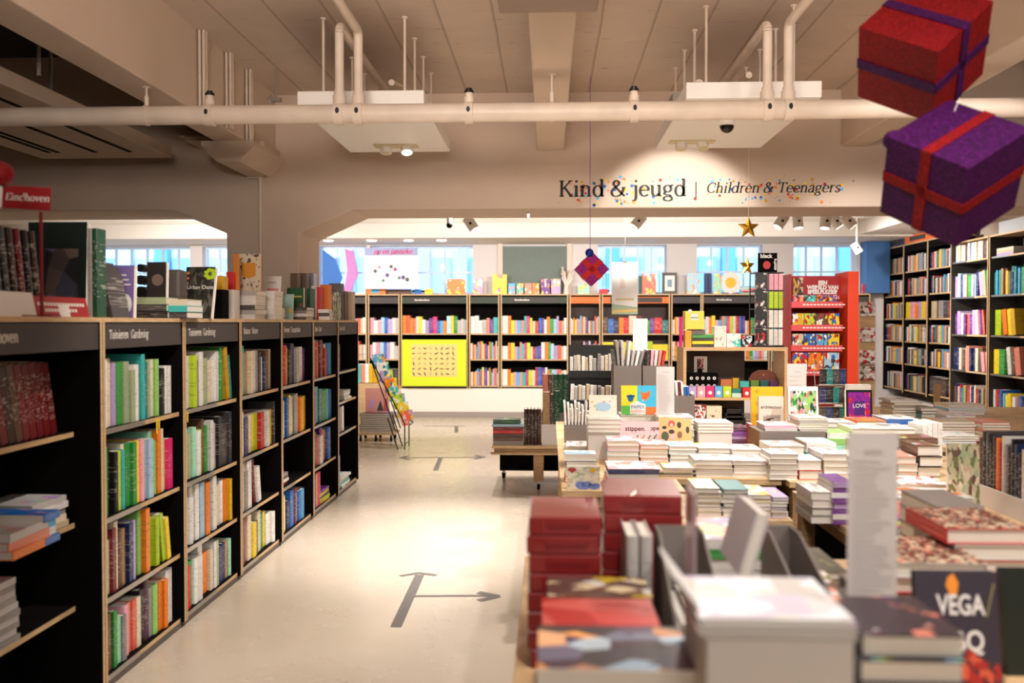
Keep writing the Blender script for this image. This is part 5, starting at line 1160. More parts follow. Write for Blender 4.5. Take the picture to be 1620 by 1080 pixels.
# barbecue cookbook
o, w, h = face_book('cookbook', 'dark cookbook reading VEGA BBQ with a flame and red smoke, leaning upright', 1457, 1590, 912, 1052, 1.88, mat('bbq_cover', (58, 52, 64), .35), .022, 9, color=(30, 28, 34), z0=TZ + .001)
for i, (tx, z) in enumerate((('VEGA', .66), ('BBQ', .36))):
    sans('title', tx, h * .235, Matrix.Translation((w * .54, -.0016, h * (z + .05))) @ UP, M['white'], o, bold=.0012, sx=.68 if i == 0 else .8)
mb = MB(); RR = random.Random(8); e = -.0005
for k in range(26):
    x = RR.uniform(.5, .97); z = RR.uniform(.02, .3); e -= .00002; mb.disc((w * x, e, h * z), RR.uniform(.004, .016), ry=RR.uniform(.006, .02), m=k % 3)
mb.build('red_sparks', [mat('spark_red', (176, 40, 34), .5), mat('spark_dull', (120, 40, 40), .5), mat('spark_orange', (214, 90, 60), .5)], o, fix=False)
MB().quad([(w * .42, -.0012, h * .80), (w * .50, -.0012, h * .80), (w * .53, -.0012, h * .9), (w * .47, -.0012, h * .985), (w * .40, -.0012, h * .95), (w * .37, -.0012, h * .88)]).build('printed_flame', mat('flame_orange', (240, 150, 50), .5), o, fix=False)
mb = MB(); mb.quad([(w * .84, -.0012, h * .62), (w * .86, -.0012, h * .62), (w * .97, -.0012, h * .9), (w * .95, -.0012, h * .9)]); mb.build('printed_fork', mat('fork_olive', (150, 140, 96), .5), o, fix=False)
face_book('cookbook', 'dark green cookbook standing right of the VEGA BBQ cookbook', 1594, 1650, 905, 1052, 1.97, mat('green_black', (24, 34, 28), .4), .025, 8, color=(20, 30, 24), z0=TZ + .001)
# red cookbooks
stack(1400, 1562, 890, 2.18, .27, 5, ['red', 'light grey', 'maroon'], 'the red-photo cookbook stack behind the price card', name='hardback', base=TZ, artm=A_redphoto, spine='x1', jit=.003)
stack(1508, 1640, 838, 2.30, .26, 6, ['red', 'light grey', 'red'], 'the tall red cookbook stack at the right edge', name='hardback', base=TZ, artm=A_redphoto, spine='x0', jit=.012)
stack(1478, 1555, 800, 2.64, .26, 5, ['grey', 'light grey'], 'the grey stack behind the red cookbooks', name='hardback', base=TZ, spine='y0', artm=mat('grey_cover', (146, 136, 130), .5))
for k in range(2):
    x = WX(1540 + k * 60, 1.62, 1050)
    flatbook('magazine', ['photo magazine lying flat before the VEGA BBQ cookbook', 'second photo magazine lying flat at the lower right corner'][k], 'flat magazines before the barbecue book', x, x + .16, 1.48 + k * .03, 1.70 + k * .03, TZ + .0005 + k * .0, TZ + .012, ['light grey', 'charcoal'][k], 'x0', .15 - k * .1, pa('mag_photo' + 'ab'[k], 'light grey', 'brown', 'white', 'salmon', seed=28 + k, th=.35))
# table E flat magazines
for i, (a, b, top, Y, n, cols, where, ar) in enumerate((
    (1424, 1503, 766, 3.86, 2, ['red', 'white'], 'the white and red pair by the wooden edge', pa('c_e1', 'white', 'salmon', 'red', seed=31)),
    (1424, 1546, 788, 3.50, 2, ['coral', 'light grey'], 'the coral magazine pair', pa('c_e2', 'coral', 'white', 'pale blue', 'orange', seed=32, th=.45)),
    (1420, 1462, 812, 3.22, 3, ['salmon', 'coral', 'cream'], 'the salmon stack on the magazine table', mat('salmon_cover', (226, 120, 100), .5)),
    (1465, 1545, 806, 3.22, 2, ['sage green', 'white'], 'the green-printed pair', pa('c_e3', 'green', 'white', 'salmon', 'dark green', seed=33, th=.42)),
    (1420, 1500, 834, 2.98, 2, ['charcoal', 'grey'], 'the purple and lime flower pair', art_mat('c_e4', (150, 190, 60), [PAL['purple'], PAL['lime green'], PAL['yellow'], PAL['hot pink'], PAL['lilac']], 3, .35, seed=34)),
    (1285, 1318, 778, 3.44, 4, ['light grey', 'grey', 'white'], 'the grey magazine stack, table corner', A_white),
    (1340, 1418, 790, 3.50, 3, ['white', 'lilac'], 'the white pair hidden by the price card', A_white))):
    stack(a, b, top, Y, .22, n, cols, where, base=TZ, artm=ar, jit=.004, name='magazine')
stack(1319, 1352, 763, 3.42, .2, 8, ['purple', 'white', 'purple', 'lilac'], 'the purple stack left of the price card', base=TZ, spine='y0', artm=mat('purple_cover', PAL['purple'], .5))
# crate of upright books
cx = 1.80
t = thing('book_crate', 'grey cardboard crate of upright books at the right end of the magazine table', 'crate', (cx, 3.40, TZ))
MB().box(0, .006, 0, .52, 0, .085).build('front_panel', M['lgrey'], t); MB().box(.0061, .30, 0, .006, 0, .2).box(.0061, .30, .514, .52, 0, .2).build('side_panel', M['greycarton'], t); MB().box(.0061, .30, .0061, .5139, 0, .006).build('base', M['greycarton'], t)
y = 3.91; k = 0; cs = cols_of('maroon brown black charcoal black dark brown orange red white light grey charcoal black navy dark brown white blue')
while y > 3.44 and k < len(cs):
    th = R.uniform(.018, .034); y -= th
    if y < 3.41: break
    add_book('book', f'{cs[k]} book, {ORD[k + 1]} from left in the grey crate', 'upright books in the grey crate', Matrix.Translation((cx + .012, y + th, TZ + .0068)) @ Matrix.Rotation(-PI / 2, 4, 'Z') @ Matrix.Diagonal((th - .001, .19, R.uniform(.25, .30), 1)), cs[k], True, True); k += 1
o, w, h = face_book('art_book', 'large pale floral art book standing against the grey crate', 1500, 1548, 703, 800, 3.62, art_mat('floral_cover', (196, 190, 150), [PAL['sage green'], PAL['cream'], PAL['olive'], PAL['beige'], PAL['brown']], 8, .45, seed=36), .03, 8, z0=TZ + .001, rz=-.25)
st3(1505, 1545, 703, 4.22, .2, 5, ['coral', 'white', 'cream'], 'the red-topped stack behind the floral art book', base=TZ, artm=mat('redtop', (226, 90, 80), .5)) if False else None
for k in range(12):
    c = cols_of('white brown charcoal navy maroon white grey black tan blue white red')[k]
    add_book('book', f'{c} book, {ORD[k + 1]} from left in the row behind the grey crate', 'books in the row behind the grey crate', Matrix.Translation((2.12 + .0, 4.05 - k * .034, TZ + .0005)) @ Matrix.Rotation(-PI / 2, 4, 'Z') @ Matrix.Diagonal((.033, .18, R.uniform(.24, .28), 1)), c, True, False)

# ================================================================== bench items
zb = .3955
x0, x1 = WX(779, 8.0, 690), WX(828, 8.0, 690)
cs = ['grey', 'brown', 'dark brown', 'red', 'maroon']
for k in range(5): flatbook('stacked_book', f'{cs[k]} book, {ORD[5 - k]} from top of the stack on the low bench', 'books stacked on the low bench', x0 + .005, x1, 8.0 + .004 * (k % 2), 8.26, zb + k * .032, zb + (k + 1) * .032, cs[k], 'y0')
flatbook('stacked_book', 'pale blue book lying on the brown stack on the bench', None, x0 - .01, x1, 8.0, 8.24, zb + .1605, zb + .182, 'pale blue', 'y0', .03)
flatbook('stacked_book', 'dark green book topmost on the low bench', None, x0 + .01, x1 - .03, 8.01, 8.2, zb + .1825, zb + .222, 'dark green', 'y0', -.06)
for k in range(5):
    a = WX(829 + k * 5.4, 8.0, 660); add_book('book', f'dark brown book, {ORD[k + 1]} from left of five standing on the bench', 'dark brown books standing on the bench', Matrix.Translation((a, 8.0, zb + .0005)) @ Matrix.Diagonal((.029, .2, .315, 1)), 'dark brown', True, False)
x0, x1 = WX(857, 7.98, 680), WX(891, 7.98, 680)
carton('cream_box', 'cream cardboard box holding tall books at the end of the bench', x0, x1, 7.98, 8.22, zb, zb + .185, M['lgrey'])
add_book('book', 'tan book standing first in the cream box', None, Matrix.Translation((x0 + .008, 8.0, zb + .0075)) @ Matrix.Diagonal((.062, .18, .46, 1)), 'tan', True, True)
add_book('book', 'charcoal book standing second in the cream box', None, Matrix.Translation((x0 + .074, 8.0, zb + .0075)) @ Matrix.Diagonal((.035, .18, .44, 1)), 'charcoal', True, True)
add_book('book', 'dark green book standing third in the cream box', None, Matrix.Translation((x0 + .112, 8.0, zb + .0075)) @ Matrix.Diagonal((.045, .18, .47, 1)), 'dark green', True, True)
# crate with green spines behind
x0, x1 = WX(860, 8.5, 610), WX(905, 8.5, 610)
carton('grey_crate', 'grey crate of dark green spines behind the tall tan book', x0 - .02, x1 + .06, 8.36, 8.66, zb, zb + .25, M['greycarton'])
for k in range(6):
    c = ['salmon', 'brown', 'dark green', 'dark green', 'dark green', 'charcoal'][k]
    add_book('book', f'{c} tall book, {ORD[k + 1]} from left in the crate of green spines', 'tall books in the crate of green spines', Matrix.Translation((x0 - .008 + k * .048, 8.38, zb + .25 + .001)) @ Matrix.Diagonal((.046, .2, WZ(592, 8.4) - zb - .25, 1)), c, True, False)
# map rack
mr = thing('map_rack', 'dark tiered rack of folded maps at the left end of the middle table', 'rack', (WX(932, 6.3, 640), 6.3, TZ))
MB().box(-.14, .20, .18, .20, 0, .60).build('back_panel', M['bmetal'], mr)
for k, (y, z) in enumerate(((-.14, .0), (.0, .17), (.1, .37))): MB().box(-.14, .20, y, y + .09, z, z + .006).box(-.14, .20, y - .004, y, z, z + .05).build('tier', M['bmetal'], mr)
for k in range(3):
    y, z = ((-.14, .0), (.0, .17), (.1, .37))[k]
    for j in range(12):
        c = ['white', 'light grey', 'cream', 'white', 'beige', 'white', 'light grey', 'grey', 'white', 'cream', 'white', 'light grey'][j]
        m_ = Matrix.Translation((WX(932, 6.3, 640) - .13 + j * .027, 6.3 + y + .004, TZ + z + .0065)) @ Matrix.Rotation(math.radians(R.uniform(-2, 2)), 4, 'Y') @ Matrix.Diagonal((.023, .08, R.uniform(.13, .165), 1))
        add_book('folded_map', f'{c} folded map, {ORD[j + 1]} from left, {["front", "middle", "back"][k]} tier of the dark map rack', 'folded maps in the dark rack', m_, c, False, False)
x0, x1 = WX(893, 5.7, 690), WX(930, 5.7, 690); z = WZ(672, 5.7)
carton('grey_carton', 'grey carton of white folders at the left corner of the middle table', x0, x1, 5.7, 5.92, TZ, z, M['greycarton'])
for k in range(7):
    add_book('folder', f'white folder, {ORD[k + 1]} from left in the grey carton', 'white folders in the grey carton', Matrix.Translation((x0 + .008 + k * .019, 5.715, TZ + .007)) @ Matrix.Rotation(math.radians(-3 + k), 4, 'Y') @ Matrix.Diagonal((.012, .16, .25 - .012 * (k % 3), 1)), 'white', False, False)
# tall grey boxes with fanned magazines
for i, (a, b) in enumerate(((971, 1015), (1017, 1062))):
    x0, x1 = WX(a, 5.85, 600), WX(b, 5.85, 600)
    carton('magazine_box', ['tall grey magazine box, left of the pair behind the paper animals book', 'tall grey magazine box, right of the pair behind the narrow white list'][i], x0, x1, 5.85, 6.10, TZ, WZ(578, 5.85), M['greycarton'])
    zz = WZ(578, 5.85) - .1
    for k in range(7 if not i else 5):
        ang = math.radians((-10, -7, -2, 8, 13, 18, 22)[k] if not i else (2, 5, 8, 11, 14)[k]); c = ['charcoal', 'grey', 'light grey', 'white', 'light grey', 'white', 'grey'][k] if not i else ['dark brown', 'pink', 'white', 'salmon', 'red'][k]
        m_ = Matrix.Translation((x0 + .014 + k * .0195 + (0 if not i else .01), 5.865 + .0, zz)) @ Matrix.Rotation(ang * .7, 4, 'Y') @ Matrix.Diagonal((.017, .2, .20 + (.06 if k in (1, 2, 3) and not i else 0), 1))
        add_book('magazine', f'{c} magazine, {ORD[k + 1]} from left in the {"left" if not i else "right"} tall grey box', f'magazines in the {"left" if not i else "right"} tall grey box', m_, c, False, False)
x0, x1 = WX(985, 5.95, 540), WX(1024, 5.95, 540)
o, w, h = face_book('magazine', 'white blank magazine back standing highest in the left tall grey box', 1001, 1024, 504, 590, 6.06, M['white'], .01, -3, cat='magazine')
x0, x1 = WX(1066, 5.8, 640), WX(1099, 5.8, 640)
carton('grey_carton', 'low grey carton of blue folders right of the narrow white list', x0, x1, 5.8, 6.02, TZ, WZ(625, 5.8), M['greycarton'])
for k in range(5):
    c = ['white', 'maroon', 'white', 'blue', 'blue'][k]
    add_book('folder', f'{c} folder, {ORD[k + 1]} from left in the low grey carton', 'folders in the low grey carton', Matrix.Translation((x0 + .034 + k * .018, 5.815, TZ + .02)) @ Matrix.Rotation(math.radians(-4), 4, 'Y') @ Matrix.Diagonal((.015, .16, .36 if k < 3 else .33, 1)), c, False, False)

# ================================================================== display shelf
DY = 6.55
x0, x1 = WX(1081, DY, 600), WX(1246, DY, 600); zt = WZ(549, DY); zm = WZ(628, DY)
t = thing('display_shelf', 'plywood table shelf unit with a grey back, full of gift items', 'shelf', (x0, DY, TZ)); w = x1 - x0
MB().box(0, w, 0, .34, zt - TZ - .025, zt - TZ).build('top_board', M['wood'], t)
for x in (0, w - .022): MB().box(x, x + .022, .0, .34, 0, zt - TZ - .0255).build('side_panel', M['wood'], t)
MB().box(.0221, w - .0221, .01, .33, zm - TZ - .02, zm - TZ).build('shelf', M['wood'], t); MB().box(.0221, w - .0221, .0, .33, 0, .02).build('bottom_board', M['wood'], t)
MB().box(.0221, w * .68, .32, .335, .02, zt - TZ - .026).build('back_panel', mat('back_grey', (74, 64, 60), .7), t)
def bx(name, label, cat, px0, px1, pt, pb, Y, dep, m, z0=None, parts=None, grp=None):
    a, b = W(px0, pb, Y), W(px1, pt, Y); zz = a.z if z0 is None else z0
    o = tag(MB().box(0, b.x - a.x, 0, dep, 0, max(.004, b.z - zz)).build(name, m, bevel=.002), label, cat, grp); o.location = (a.x, Y, zz)
    return o, b.x - a.x, b.z - zz
zM = zm + .0006; zT = zt + .0006; zB = TZ + .0206
o, w_, h_ = bx('photo_frame', 'white photo frame with a reddish portrait inside the display shelf', 'frame', 1098, 1119, 561, 586, 6.80, .012, M['white'], None); o.location.z = zm + .17
MB().quad([(w_ * .22, -.0006, h_ * .15), (w_ * .72, -.0006, h_ * .15), (w_ * .72, -.0006, h_ * .85), (w_ * .22, -.0006, h_ * .85)]).build('photo', art_mat('portrait_print', (90, 40, 40), [PAL['salmon'], PAL['dark brown'], PAL['maroon'], PAL['pink']], 5, .4, seed=41), o, fix=False)
bx('storage_case', 'grey box behind the black dotted box, under the photo frame', 'box', 1096, 1121, 588, 600, 6.78, .06, M['greycarton'], zM); bpy.context.view_layer.update()
bpy.data.objects['storage_case'].scale.z = (.168) / max(.01, (W(1121, 588, 6.78).z - zM))
o, w_, h_ = bx('patterned_box', 'black box with rows of white ringed circles in the display shelf', 'box', 1088, 1136, 590, 613, 6.66, .08, M['black'], zM)
mb = MB()
for r_ in range(2):
    for c_ in range(5): mb.disc((w_ * (.12 + c_ * .19), -.0006, h_ * (.45 + r_ * .33) if True else 0), .012, m=0); mb.disc((w_ * (.12 + c_ * .19), -.001, h_ * (.45 + r_ * .33)), .005, m=1)
mb.build('printed_circles', [M['white'], M['dgrey']], o, fix=False)
MB().box(w_ * .35, w_ * .5, .02, .05, h_ + .0005, h_ + .03).build('handle', M['black'], o)
mugs = [(1088, 1102, 'lilac', 'purple mug box, leftmost of the coloured row'), (1103, 1116, 'pink', 'light pink mug box in the coloured row'), (1117, 1130, 'hot pink', 'hot pink mug box in the coloured row'), (1131, 1143, 'sky blue', 'blue and white mug box in the coloured row'), (1144, 1157, 'lime green', 'lime green mug box in the coloured row'), (1175, 1188, 'red', 'red and white tin at the end of the coloured row')]
for a, b, c, lab in mugs:
    o, w_, h_ = bx('mug_box', lab, 'box', a, b, 611 if c != 'red' else 613, 628, 6.56, .07, mat('mug_' + c.replace(' ', '_'), PAL[c], .45), zM, grp='mug boxes in the display shelf')
    MB().disc((w_ / 2, -.0006, h_ * .42), .014, seg=16).build('round_window', M['white'], o, fix=False); MB().disc((w_ / 2, -.0012, h_ * .42), .007, seg=12).build('printed_mug', M['ink'], o, fix=False) if False else None
bx('tin', 'teal tin behind the white one in the coloured row', 'tin', 1158, 1172, 615, 622, 6.60, .06, mat('tin_teal', PAL['teal'], .4), zm + .022); bx('tin', 'white and mint tin lying low in the coloured row', 'tin', 1158, 1173, 622, 628, 6.56, .1, mat('tin_mint', (190, 226, 214), .4), zM)
bx('small_box', 'orange and white small box above the mug boxes', 'box', 1140, 1158, 600, 612, 6.72, .06, mat('sb_orange', (214, 120, 70), .5), zM); bx('small_box', 'mustard small box in the display shelf', 'box', 1159, 1169, 598, 612, 6.72, .06, mat('sb_mustard', PAL['mustard'], .5), zM)
bx('small_box', 'turquoise small box before the spool rack', 'box', 1171, 1185, 603, 613, 6.68, .06, mat('sb_turq', PAL['turquoise'], .5), zM)
# domed spool rack
px = 1211; X0 = WX(px, 6.66, 600); t = thing('card_stand', 'brown domed card stand with green, teal and purple pockets', 'card stand', (X0, 6.66, zM))
pts = [(-.11, 0), (.11, 0), (.11, .12), (.085, .165), (.04, .19), (-.04, .19), (-.085, .165), (-.11, .12)]
MB().prism(pts, .06, .07).build('domed_back', mat('dome_brown', (104, 50, 34), .6), t); MB().disc((0, .0594, .155), .008).build('gold_emblem', M['gold'], t, fix=False)
for r_ in range(2):
    for c_ in range(3):
        m_ = mat(f'pocket_{r_}{c_}', [[(150, 190, 50), (120, 190, 90), (130, 50, 110)], [(90, 130, 40), (20, 84, 84), (84, 40, 80)]][r_][c_], .4)
        MB().box(-.10 + c_ * .07, -.04 + c_ * .07, .0 + r_ * .03, .025 + r_ * .03, .0 + r_ * .06, .055 + r_ * .06).build('pocket', m_, t, bevel=.002)
# lower shelf items
o, w_, h_ = bx('patterned_box', 'cream box printed with small birds under the mug boxes', 'box', 1118, 1142, 642, 667, 6.58, .12, art_mat('bird_print', (232, 220, 196), [PAL['red'], PAL['charcoal'], PAL['brown']], 8, .62, seed=42), zB)
bx('patterned_box', 'black and white patterned box left of the bird box', 'box', 1099, 1117, 640, 667, 6.60, .1, art_mat('zebra_print', (236, 232, 230), [PAL['black'], PAL['red'], PAL['charcoal']], 9, .5, seed=43), zB)
for k in range(3): bx('black_tray', ['black tray lying lowest in the lower display shelf', 'black tray, middle of the pile in the lower display shelf', 'black tray topmost in the lower display shelf'][k], 'tray', 1146 + k * 2, 1180 - k * 3, 660 - k * 7, 667, 6.58, .14, M['bmetal'], zB + k * .032)[0].scale.z = (.03) / max(.03, (W(0, 660 - k * 7, 6.58).z - zB - k * .032))
# on top of the unit
for k, (c, lab) in enumerate((('black', 'black book lowest under the yellow one on the display shelf'), ('yellow', 'yellow book between black and green on the display shelf'), ('black', 'second black book under the green one on the display shelf'), ('green', 'bright green book topmost on the display shelf'))):
    flatbook('stacked_book', lab, None, WX(1095, 6.6, 545), WX(1129, 6.6, 545), 6.6, 6.8, zT + k * .022, zT + (k + 1) * .022, c, 'y0')
bx('puzzle_box', 'orange upright box left of the green and yellow books', 'box', 1084, 1094, 523, 549, 6.58, .1, mat('puz_orange', (232, 160, 50), .5), zT)
tzz = zT + 4 * .022 + .001
bx('grey_block', 'grey box under the yellow toy bag', 'box', 1093, 1116, 521, 530, 6.62, .14, M['greycarton'], tzz)
o, w_, h_ = bx('toy_bag', 'yellow toy bag with a smiling flap and a round badge', 'bag', 1084, 1114, 492, 521, 6.60, .12, mat('bag_yellow', (240, 220, 90), .5), W(1100, 521, 6.62).z + .001)
MB().box(w_ * .3, w_ * .68, -.001, -.0003, h_ * .5, h_ * .85).build('white_panel', M['white'], o); MB().disc((w_ * .25, -.004, h_ + .0), .014, seg=16).build('round_badge', M['whiteink'], o, fix=False)
MB().box(w_ * .3, w_ * .68, -.0016, -.0011, h_ * .62, h_ * .66).build('zip', M['dgrey'], o)
tag(MB().cyl((0, 0, 0), (0, 0, .22), .012, 10).build('pink_tube', mat('pink_tube', PAL['hot pink'], .4)), 'thin hot pink tube standing left of the yellow toy bag', 'tube').location = (WX(1077, 6.62, 520), 6.62, zt - .1 + .1)
bx('game_box', 'white game box with red and teal band on the display shelf', 'box', 1150, 1172, 528, 549, 6.60, .12, art_mat('game_print', (238, 236, 234), [PAL['red'], PAL['turquoise'], PAL['white']], 2, .5, seed=44), zT)
bx('game_box', 'tall white patterned box between the books and the game boxes', 'box', 1130, 1149, 516, 549, 6.58, .1, art_mat('pale_figure', (236, 228, 220), [PAL['salmon'], PAL['grey'], PAL['tan']], 5, .62, seed=45), zT)
bx('game_box', 'black and red game box with a portrait beside the dark tower', 'box', 1173, 1190, 531, 549, 6.60, .1, art_mat('portrait_game', (30, 28, 30), [PAL['white'], PAL['red'], PAL['black'], PAL['pale blue']], 4, .45, seed=46), zT)
# black tower of riddle cards
TY = 6.62; X0 = WX(1196, TY, 480); X1 = WX(1238, TY, 480); tz = [WZ(v, TY) for v in (548, 518, 488, 459, 431)]
t = thing('card_tower', 'black revolving tower of card games with a black top sign', 'display tower', ((X0 + X1) / 2, TY + .09, zT)); w_ = (X1 - X0) / 2
MB().cyl((0, 0, 0), (0, 0, .012), .13, 24).build('base', M['bmetal'], t, smooth=True); MB().box(-.006, .006, -.006, .006, .012, tz[4] - zT).build('pole', M['bmetal'], t)
for z in tz[1:]: MB().box(-w_ - .01, w_ + .01, -.09, .09, z - zT - .006, z - zT).build('tray', M['bmetal'], t)
for x in (-w_ - .009, w_ + .003): MB().box(x, x + .006, .07, .09, .013, tz[4] - zT - .007).build('upright', M['bmetal'], t)
sg = MB().box(-.068, .07, -.03, -.02, tz[4] - zT + .0005, WZ(400, TY) - zT).build('top_sign', M['black'], t)
zs = tz[4] - zT; hs = WZ(400, TY) - zT - zs
sans('lettering', 'black', .042, Matrix.Translation((-.01, -.031, zs + hs * .84)) @ UP, M['white'], sg, bold=.001)
sans('lettering', 'stories', .03, Matrix.Translation((.055, -.031, zs + hs * .42)) @ UP @ Matrix.Rotation(PI / 2, 4, 'Z'), M['white'], sg, bold=.001)
MB().disc((-.005, -.0305, zs + hs * .38), .028, ry=.03, seg=12).build('red_blot', mat('blot_red', (190, 20, 26), .5), sg, fix=False)
cc = [['charcoal', 'white', 'white', 'white'], ['grey', 'white', 'white', 'white'], ['grey', 'lime green', 'lime green', 'lime green'], ['grey', 'pink', 'pink', 'pink']]
cm = art_mat('riddle_face', (30, 28, 30), [PAL['white'], PAL['light grey'], PAL['grey'], PAL['charcoal'], PAL['maroon']], 4, .55, seed=47)
for r_ in range(4):
    zz = (zT + .0125 if r_ == 0 else tz[r_]) + .0005; hh = tz[r_ + 1] - .0075 - zz
    o, a_, b_ = (tag(MB().box(0, .085, 0, .02, 0, hh).build('card_game', cm), f'black card game with a pale picture, {["lowest", "second lowest", "third", "topmost"][r_]} tier of the black tower', 'game', 'face-out card games in the tower'), 0, 0)
    o.location = (X0 - .005, TY + .0, zz)
    if r_ == 0: sans('number', '13', .07, Matrix.Translation((.04, -.0012, hh * .5)) @ UP, mat('num_red', (200, 24, 30), .5), o, bold=.002)
    for j in range(3):
        c = cc[r_][j + 1]; o = add_book('card_game', f'{c} boxed game, {ORD[j + 1]} from left, {["lowest", "second lowest", "third", "topmost"][r_]} tier of the black tower', 'spine-out games in the tower', Matrix.Translation((X0 + .095 + j * .034, TY + .002, zz)) @ Matrix.Diagonal((.03, .06, hh * .96, 1)), c, False, False)

# ================================================================== red cardboard display
RY = 8.3; x0, x1 = WX(1252, RY, 500), WX(1340, RY, 500); xr = WX(1357, RY, 500); zt = WZ(434, RY); w = x1 - x0
t = thing('red_display', 'red cardboard display rack of games reading EEN WERELD VAN SPEELPLEZIER', 'display rack', (x0, RY, 0))
dr = mat('display_red', (164, 22, 28), .45); pk = mat('display_pinkred', (226, 84, 84), .5)
MB().box(0, w, .34, .36, .1, zt).build('back_panel', dr, t)
MB().box(-.012, 0, .0, .36, .1, zt).build('side_panel', dr, t)
o = MB().box(w, xr - x0, -.02, .36, WZ(607, RY), zt + .02).build('side_panel', M['orange'], t)
hp = MB().box(.06, w, .20, .21, WZ(485, RY), zt - .01).build('header_panel', dr, t)
def rz_(py): return WZ(py, RY)
sans('lettering', 'EEN\nWERELD VAN\nSPEELPLEZIER', .050, Matrix.Translation((w * .68, .198, rz_(454))) @ UP, M['white'], hp, sx=.92, bold=.003)
sans('lettering', '999 GAMES', .05, Matrix.Translation((w * .66, .198, rz_(472) + .01)) @ UP, M['white'], hp, sx=.9, bold=.001) if False else None
MB().box(.065, .155, .185, .199, rz_(471), rz_(438)).build('game_picture', art_mat('castle_print', (150, 90, 40), [PAL['mustard'], PAL['dark brown'], PAL['beige'], PAL['maroon']], 5, .4, seed=51), hp)
tiers = [(466, 481), (502, 516), (532, 548), (566, 585), (588, 604)]
tiers = [484, 520, 552, 590]
pals = [['salmon', 'turquoise', 'orange', 'purple'], ['mustard', 'lime green', 'brown', 'yellow'], ['beige', 'blue', 'sky blue', 'yellow'], ['red', 'orange', 'pale blue']]
for i, py in enumerate(tiers):
    z = rz_(py + 3); 
    MB().box(.0, w - .04, .0, .33, z, z + .008).box(.0, w - .04, -.006, 0, z, z + .055).build('tray', pk, t)
    mb = MB()
    for q in range(12): mb.box(.10 + q * .032, .124 + q * .032, -.0075, -.0062, z + .022, z + .034)
    mb.build('tray_print', M['white'], t, fix=False)
    n = len(pals[i]); cw = (w - .07) / n
    for j, c in enumerate(pals[i]):
        gm_ = art_mat(f'game_{i}{j}', PAL[c], [PAL[c], PAL['white'], PAL['red'], PAL['blue'], PAL['dark brown'], PAL['yellow']], 4, .48, seed=60 + i * 5 + j)
        o = tag(MB().box(.002, cw - .006, 0, .05, 0, .105 if i == 0 else (.15 if i < 3 else .2)).build('boxed_game', gm_), f'{c} boxed game, {ORD[j + 1]} from left, {["top", "second", "third", "lowest"][i]} tray of the red display', 'game', 'boxed games in the red display')
        o.matrix_world = Matrix.Translation((x0 + .01 + cw * j, RY + .004, z + .0085))
    if i < 3:
        for j in range(9):
            c = ['sky blue', 'orange', 'white', 'red', 'yellow', 'lime green', 'yellow', 'pale blue', 'orange'][(j + i * 2) % 9]
            o = add_book('boxed_game', f'{c} slim boxed game, {ORD[j + 1]} from left, row behind the {["top", "second", "third"][i]} tray of the red display', 'slim games in the red display', Matrix.Translation((x0 + .012 + j * .05, RY + .09, z - .11)) @ Matrix.Diagonal((.045, .1, .09, 1)), c, False, False) if False else None
# wire stand parts in front of it
MB().box(.02, w - .04, .0, .3, .1, .13).build('base_tray', dr, t)
for x in (.0, w - .02): MB().box(x, x + .02, .02, .04, .0, 1.0).build('foot_post', M['bmetal'], t)
# magazine slots beyond the display, right of the red edge
for k in range(4):
    z = WZ((500, 540, 575, 600)[k], 10.5); x = WX(1360, 10.5)
    t2 = tag(MB().box(x, x + .17, 10.5, 10.53, z, z + .16).build('white_leaflet', pa(f'leaf{k}', 'red', 'light grey', 'brown', seed=80 + k, th=.5)), f'white leaflet block, {["topmost", "second", "third", "lowest"][k]} in the wooden leaflet tower behind the red display', 'leaflets', 'leaflets in the wooden tower')
t2 = tag(MB().box(WX(1357, 10.6), WX(1381, 10.6), 10.54, 10.6, 0, WZ(480, 10.6)).build('leaflet_tower', M['wood']), 'narrow wooden leaflet tower between the red display and the novels', 'stand')

# ================================================================== hanging gifts and stars
gr_, gp_ = glitter_mat('glitter_red', (116, 6, 14), (168, 16, 22)), glitter_mat('glitter_purple', (50, 5, 58), (96, 14, 106)); gmg = glitter_mat('glitter_magenta', (130, 16, 110), (196, 40, 150))
def gift(name, label, c, s, rot, body, rib, strng, bulge=.03, rw=.13):
    t = thing(name, label, 'gift decoration', c); t.rotation_euler = rot
    mb = MB(); n = 6
    def pt(u, v, f):
        k = 1 + bulge * (1 - u * u) * (1 - v * v)
        a = [u * s / 2, v * s / 2, k * s / 2]
        ax, sg = divmod(f, 2); sg = 1 if sg else -1
        p = [0, 0, 0]; p[ax] = sg * a[2]; p[(ax + 1) % 3] = a[0]; p[(ax + 2) % 3] = a[1] * sg
        return p
    for f in range(6):
        for i in range(n):
            for j in range(n):
                g = lambda a: -1 + 2 * a / n
                mb.quad([pt(g(i), g(j), f), pt(g(i + 1), g(j), f), pt(g(i + 1), g(j + 1), f), pt(g(i), g(j + 1), f)], 0)
    mb.build('box_body', body, t, smooth=True)
    h = s / 2 * (1 + bulge) + .0022; w_ = s * rw / 2
    for ax in (0, 1):
        m2 = MB(); e = .003
        for (a0, a1) in (((-h, -h), (h, -h)), ((h, -h), (h, h)), ((h, h), (-h, h)), ((-h, h), (-h, -h))):
            x0_, z0_ = a0; x1_, z1_ = a1
            lo = (min(x0_, x1_) - e / 2 * (x0_ == x1_), min(z0_, z1_) - e / 2 * (z0_ == z1_)); hi = (max(x0_, x1_) + e / 2 * (x0_ == x1_), max(z0_, z1_) + e / 2 * (z0_ == z1_))
            if ax == 0: m2.box(lo[0], hi[0], -w_, w_, lo[1], hi[1])
            else: m2.box(-w_, w_, lo[0], hi[0], lo[1], hi[1])
        m2.build('ribbon', rib, t, bevel=.001)
    return t
import numpy as np
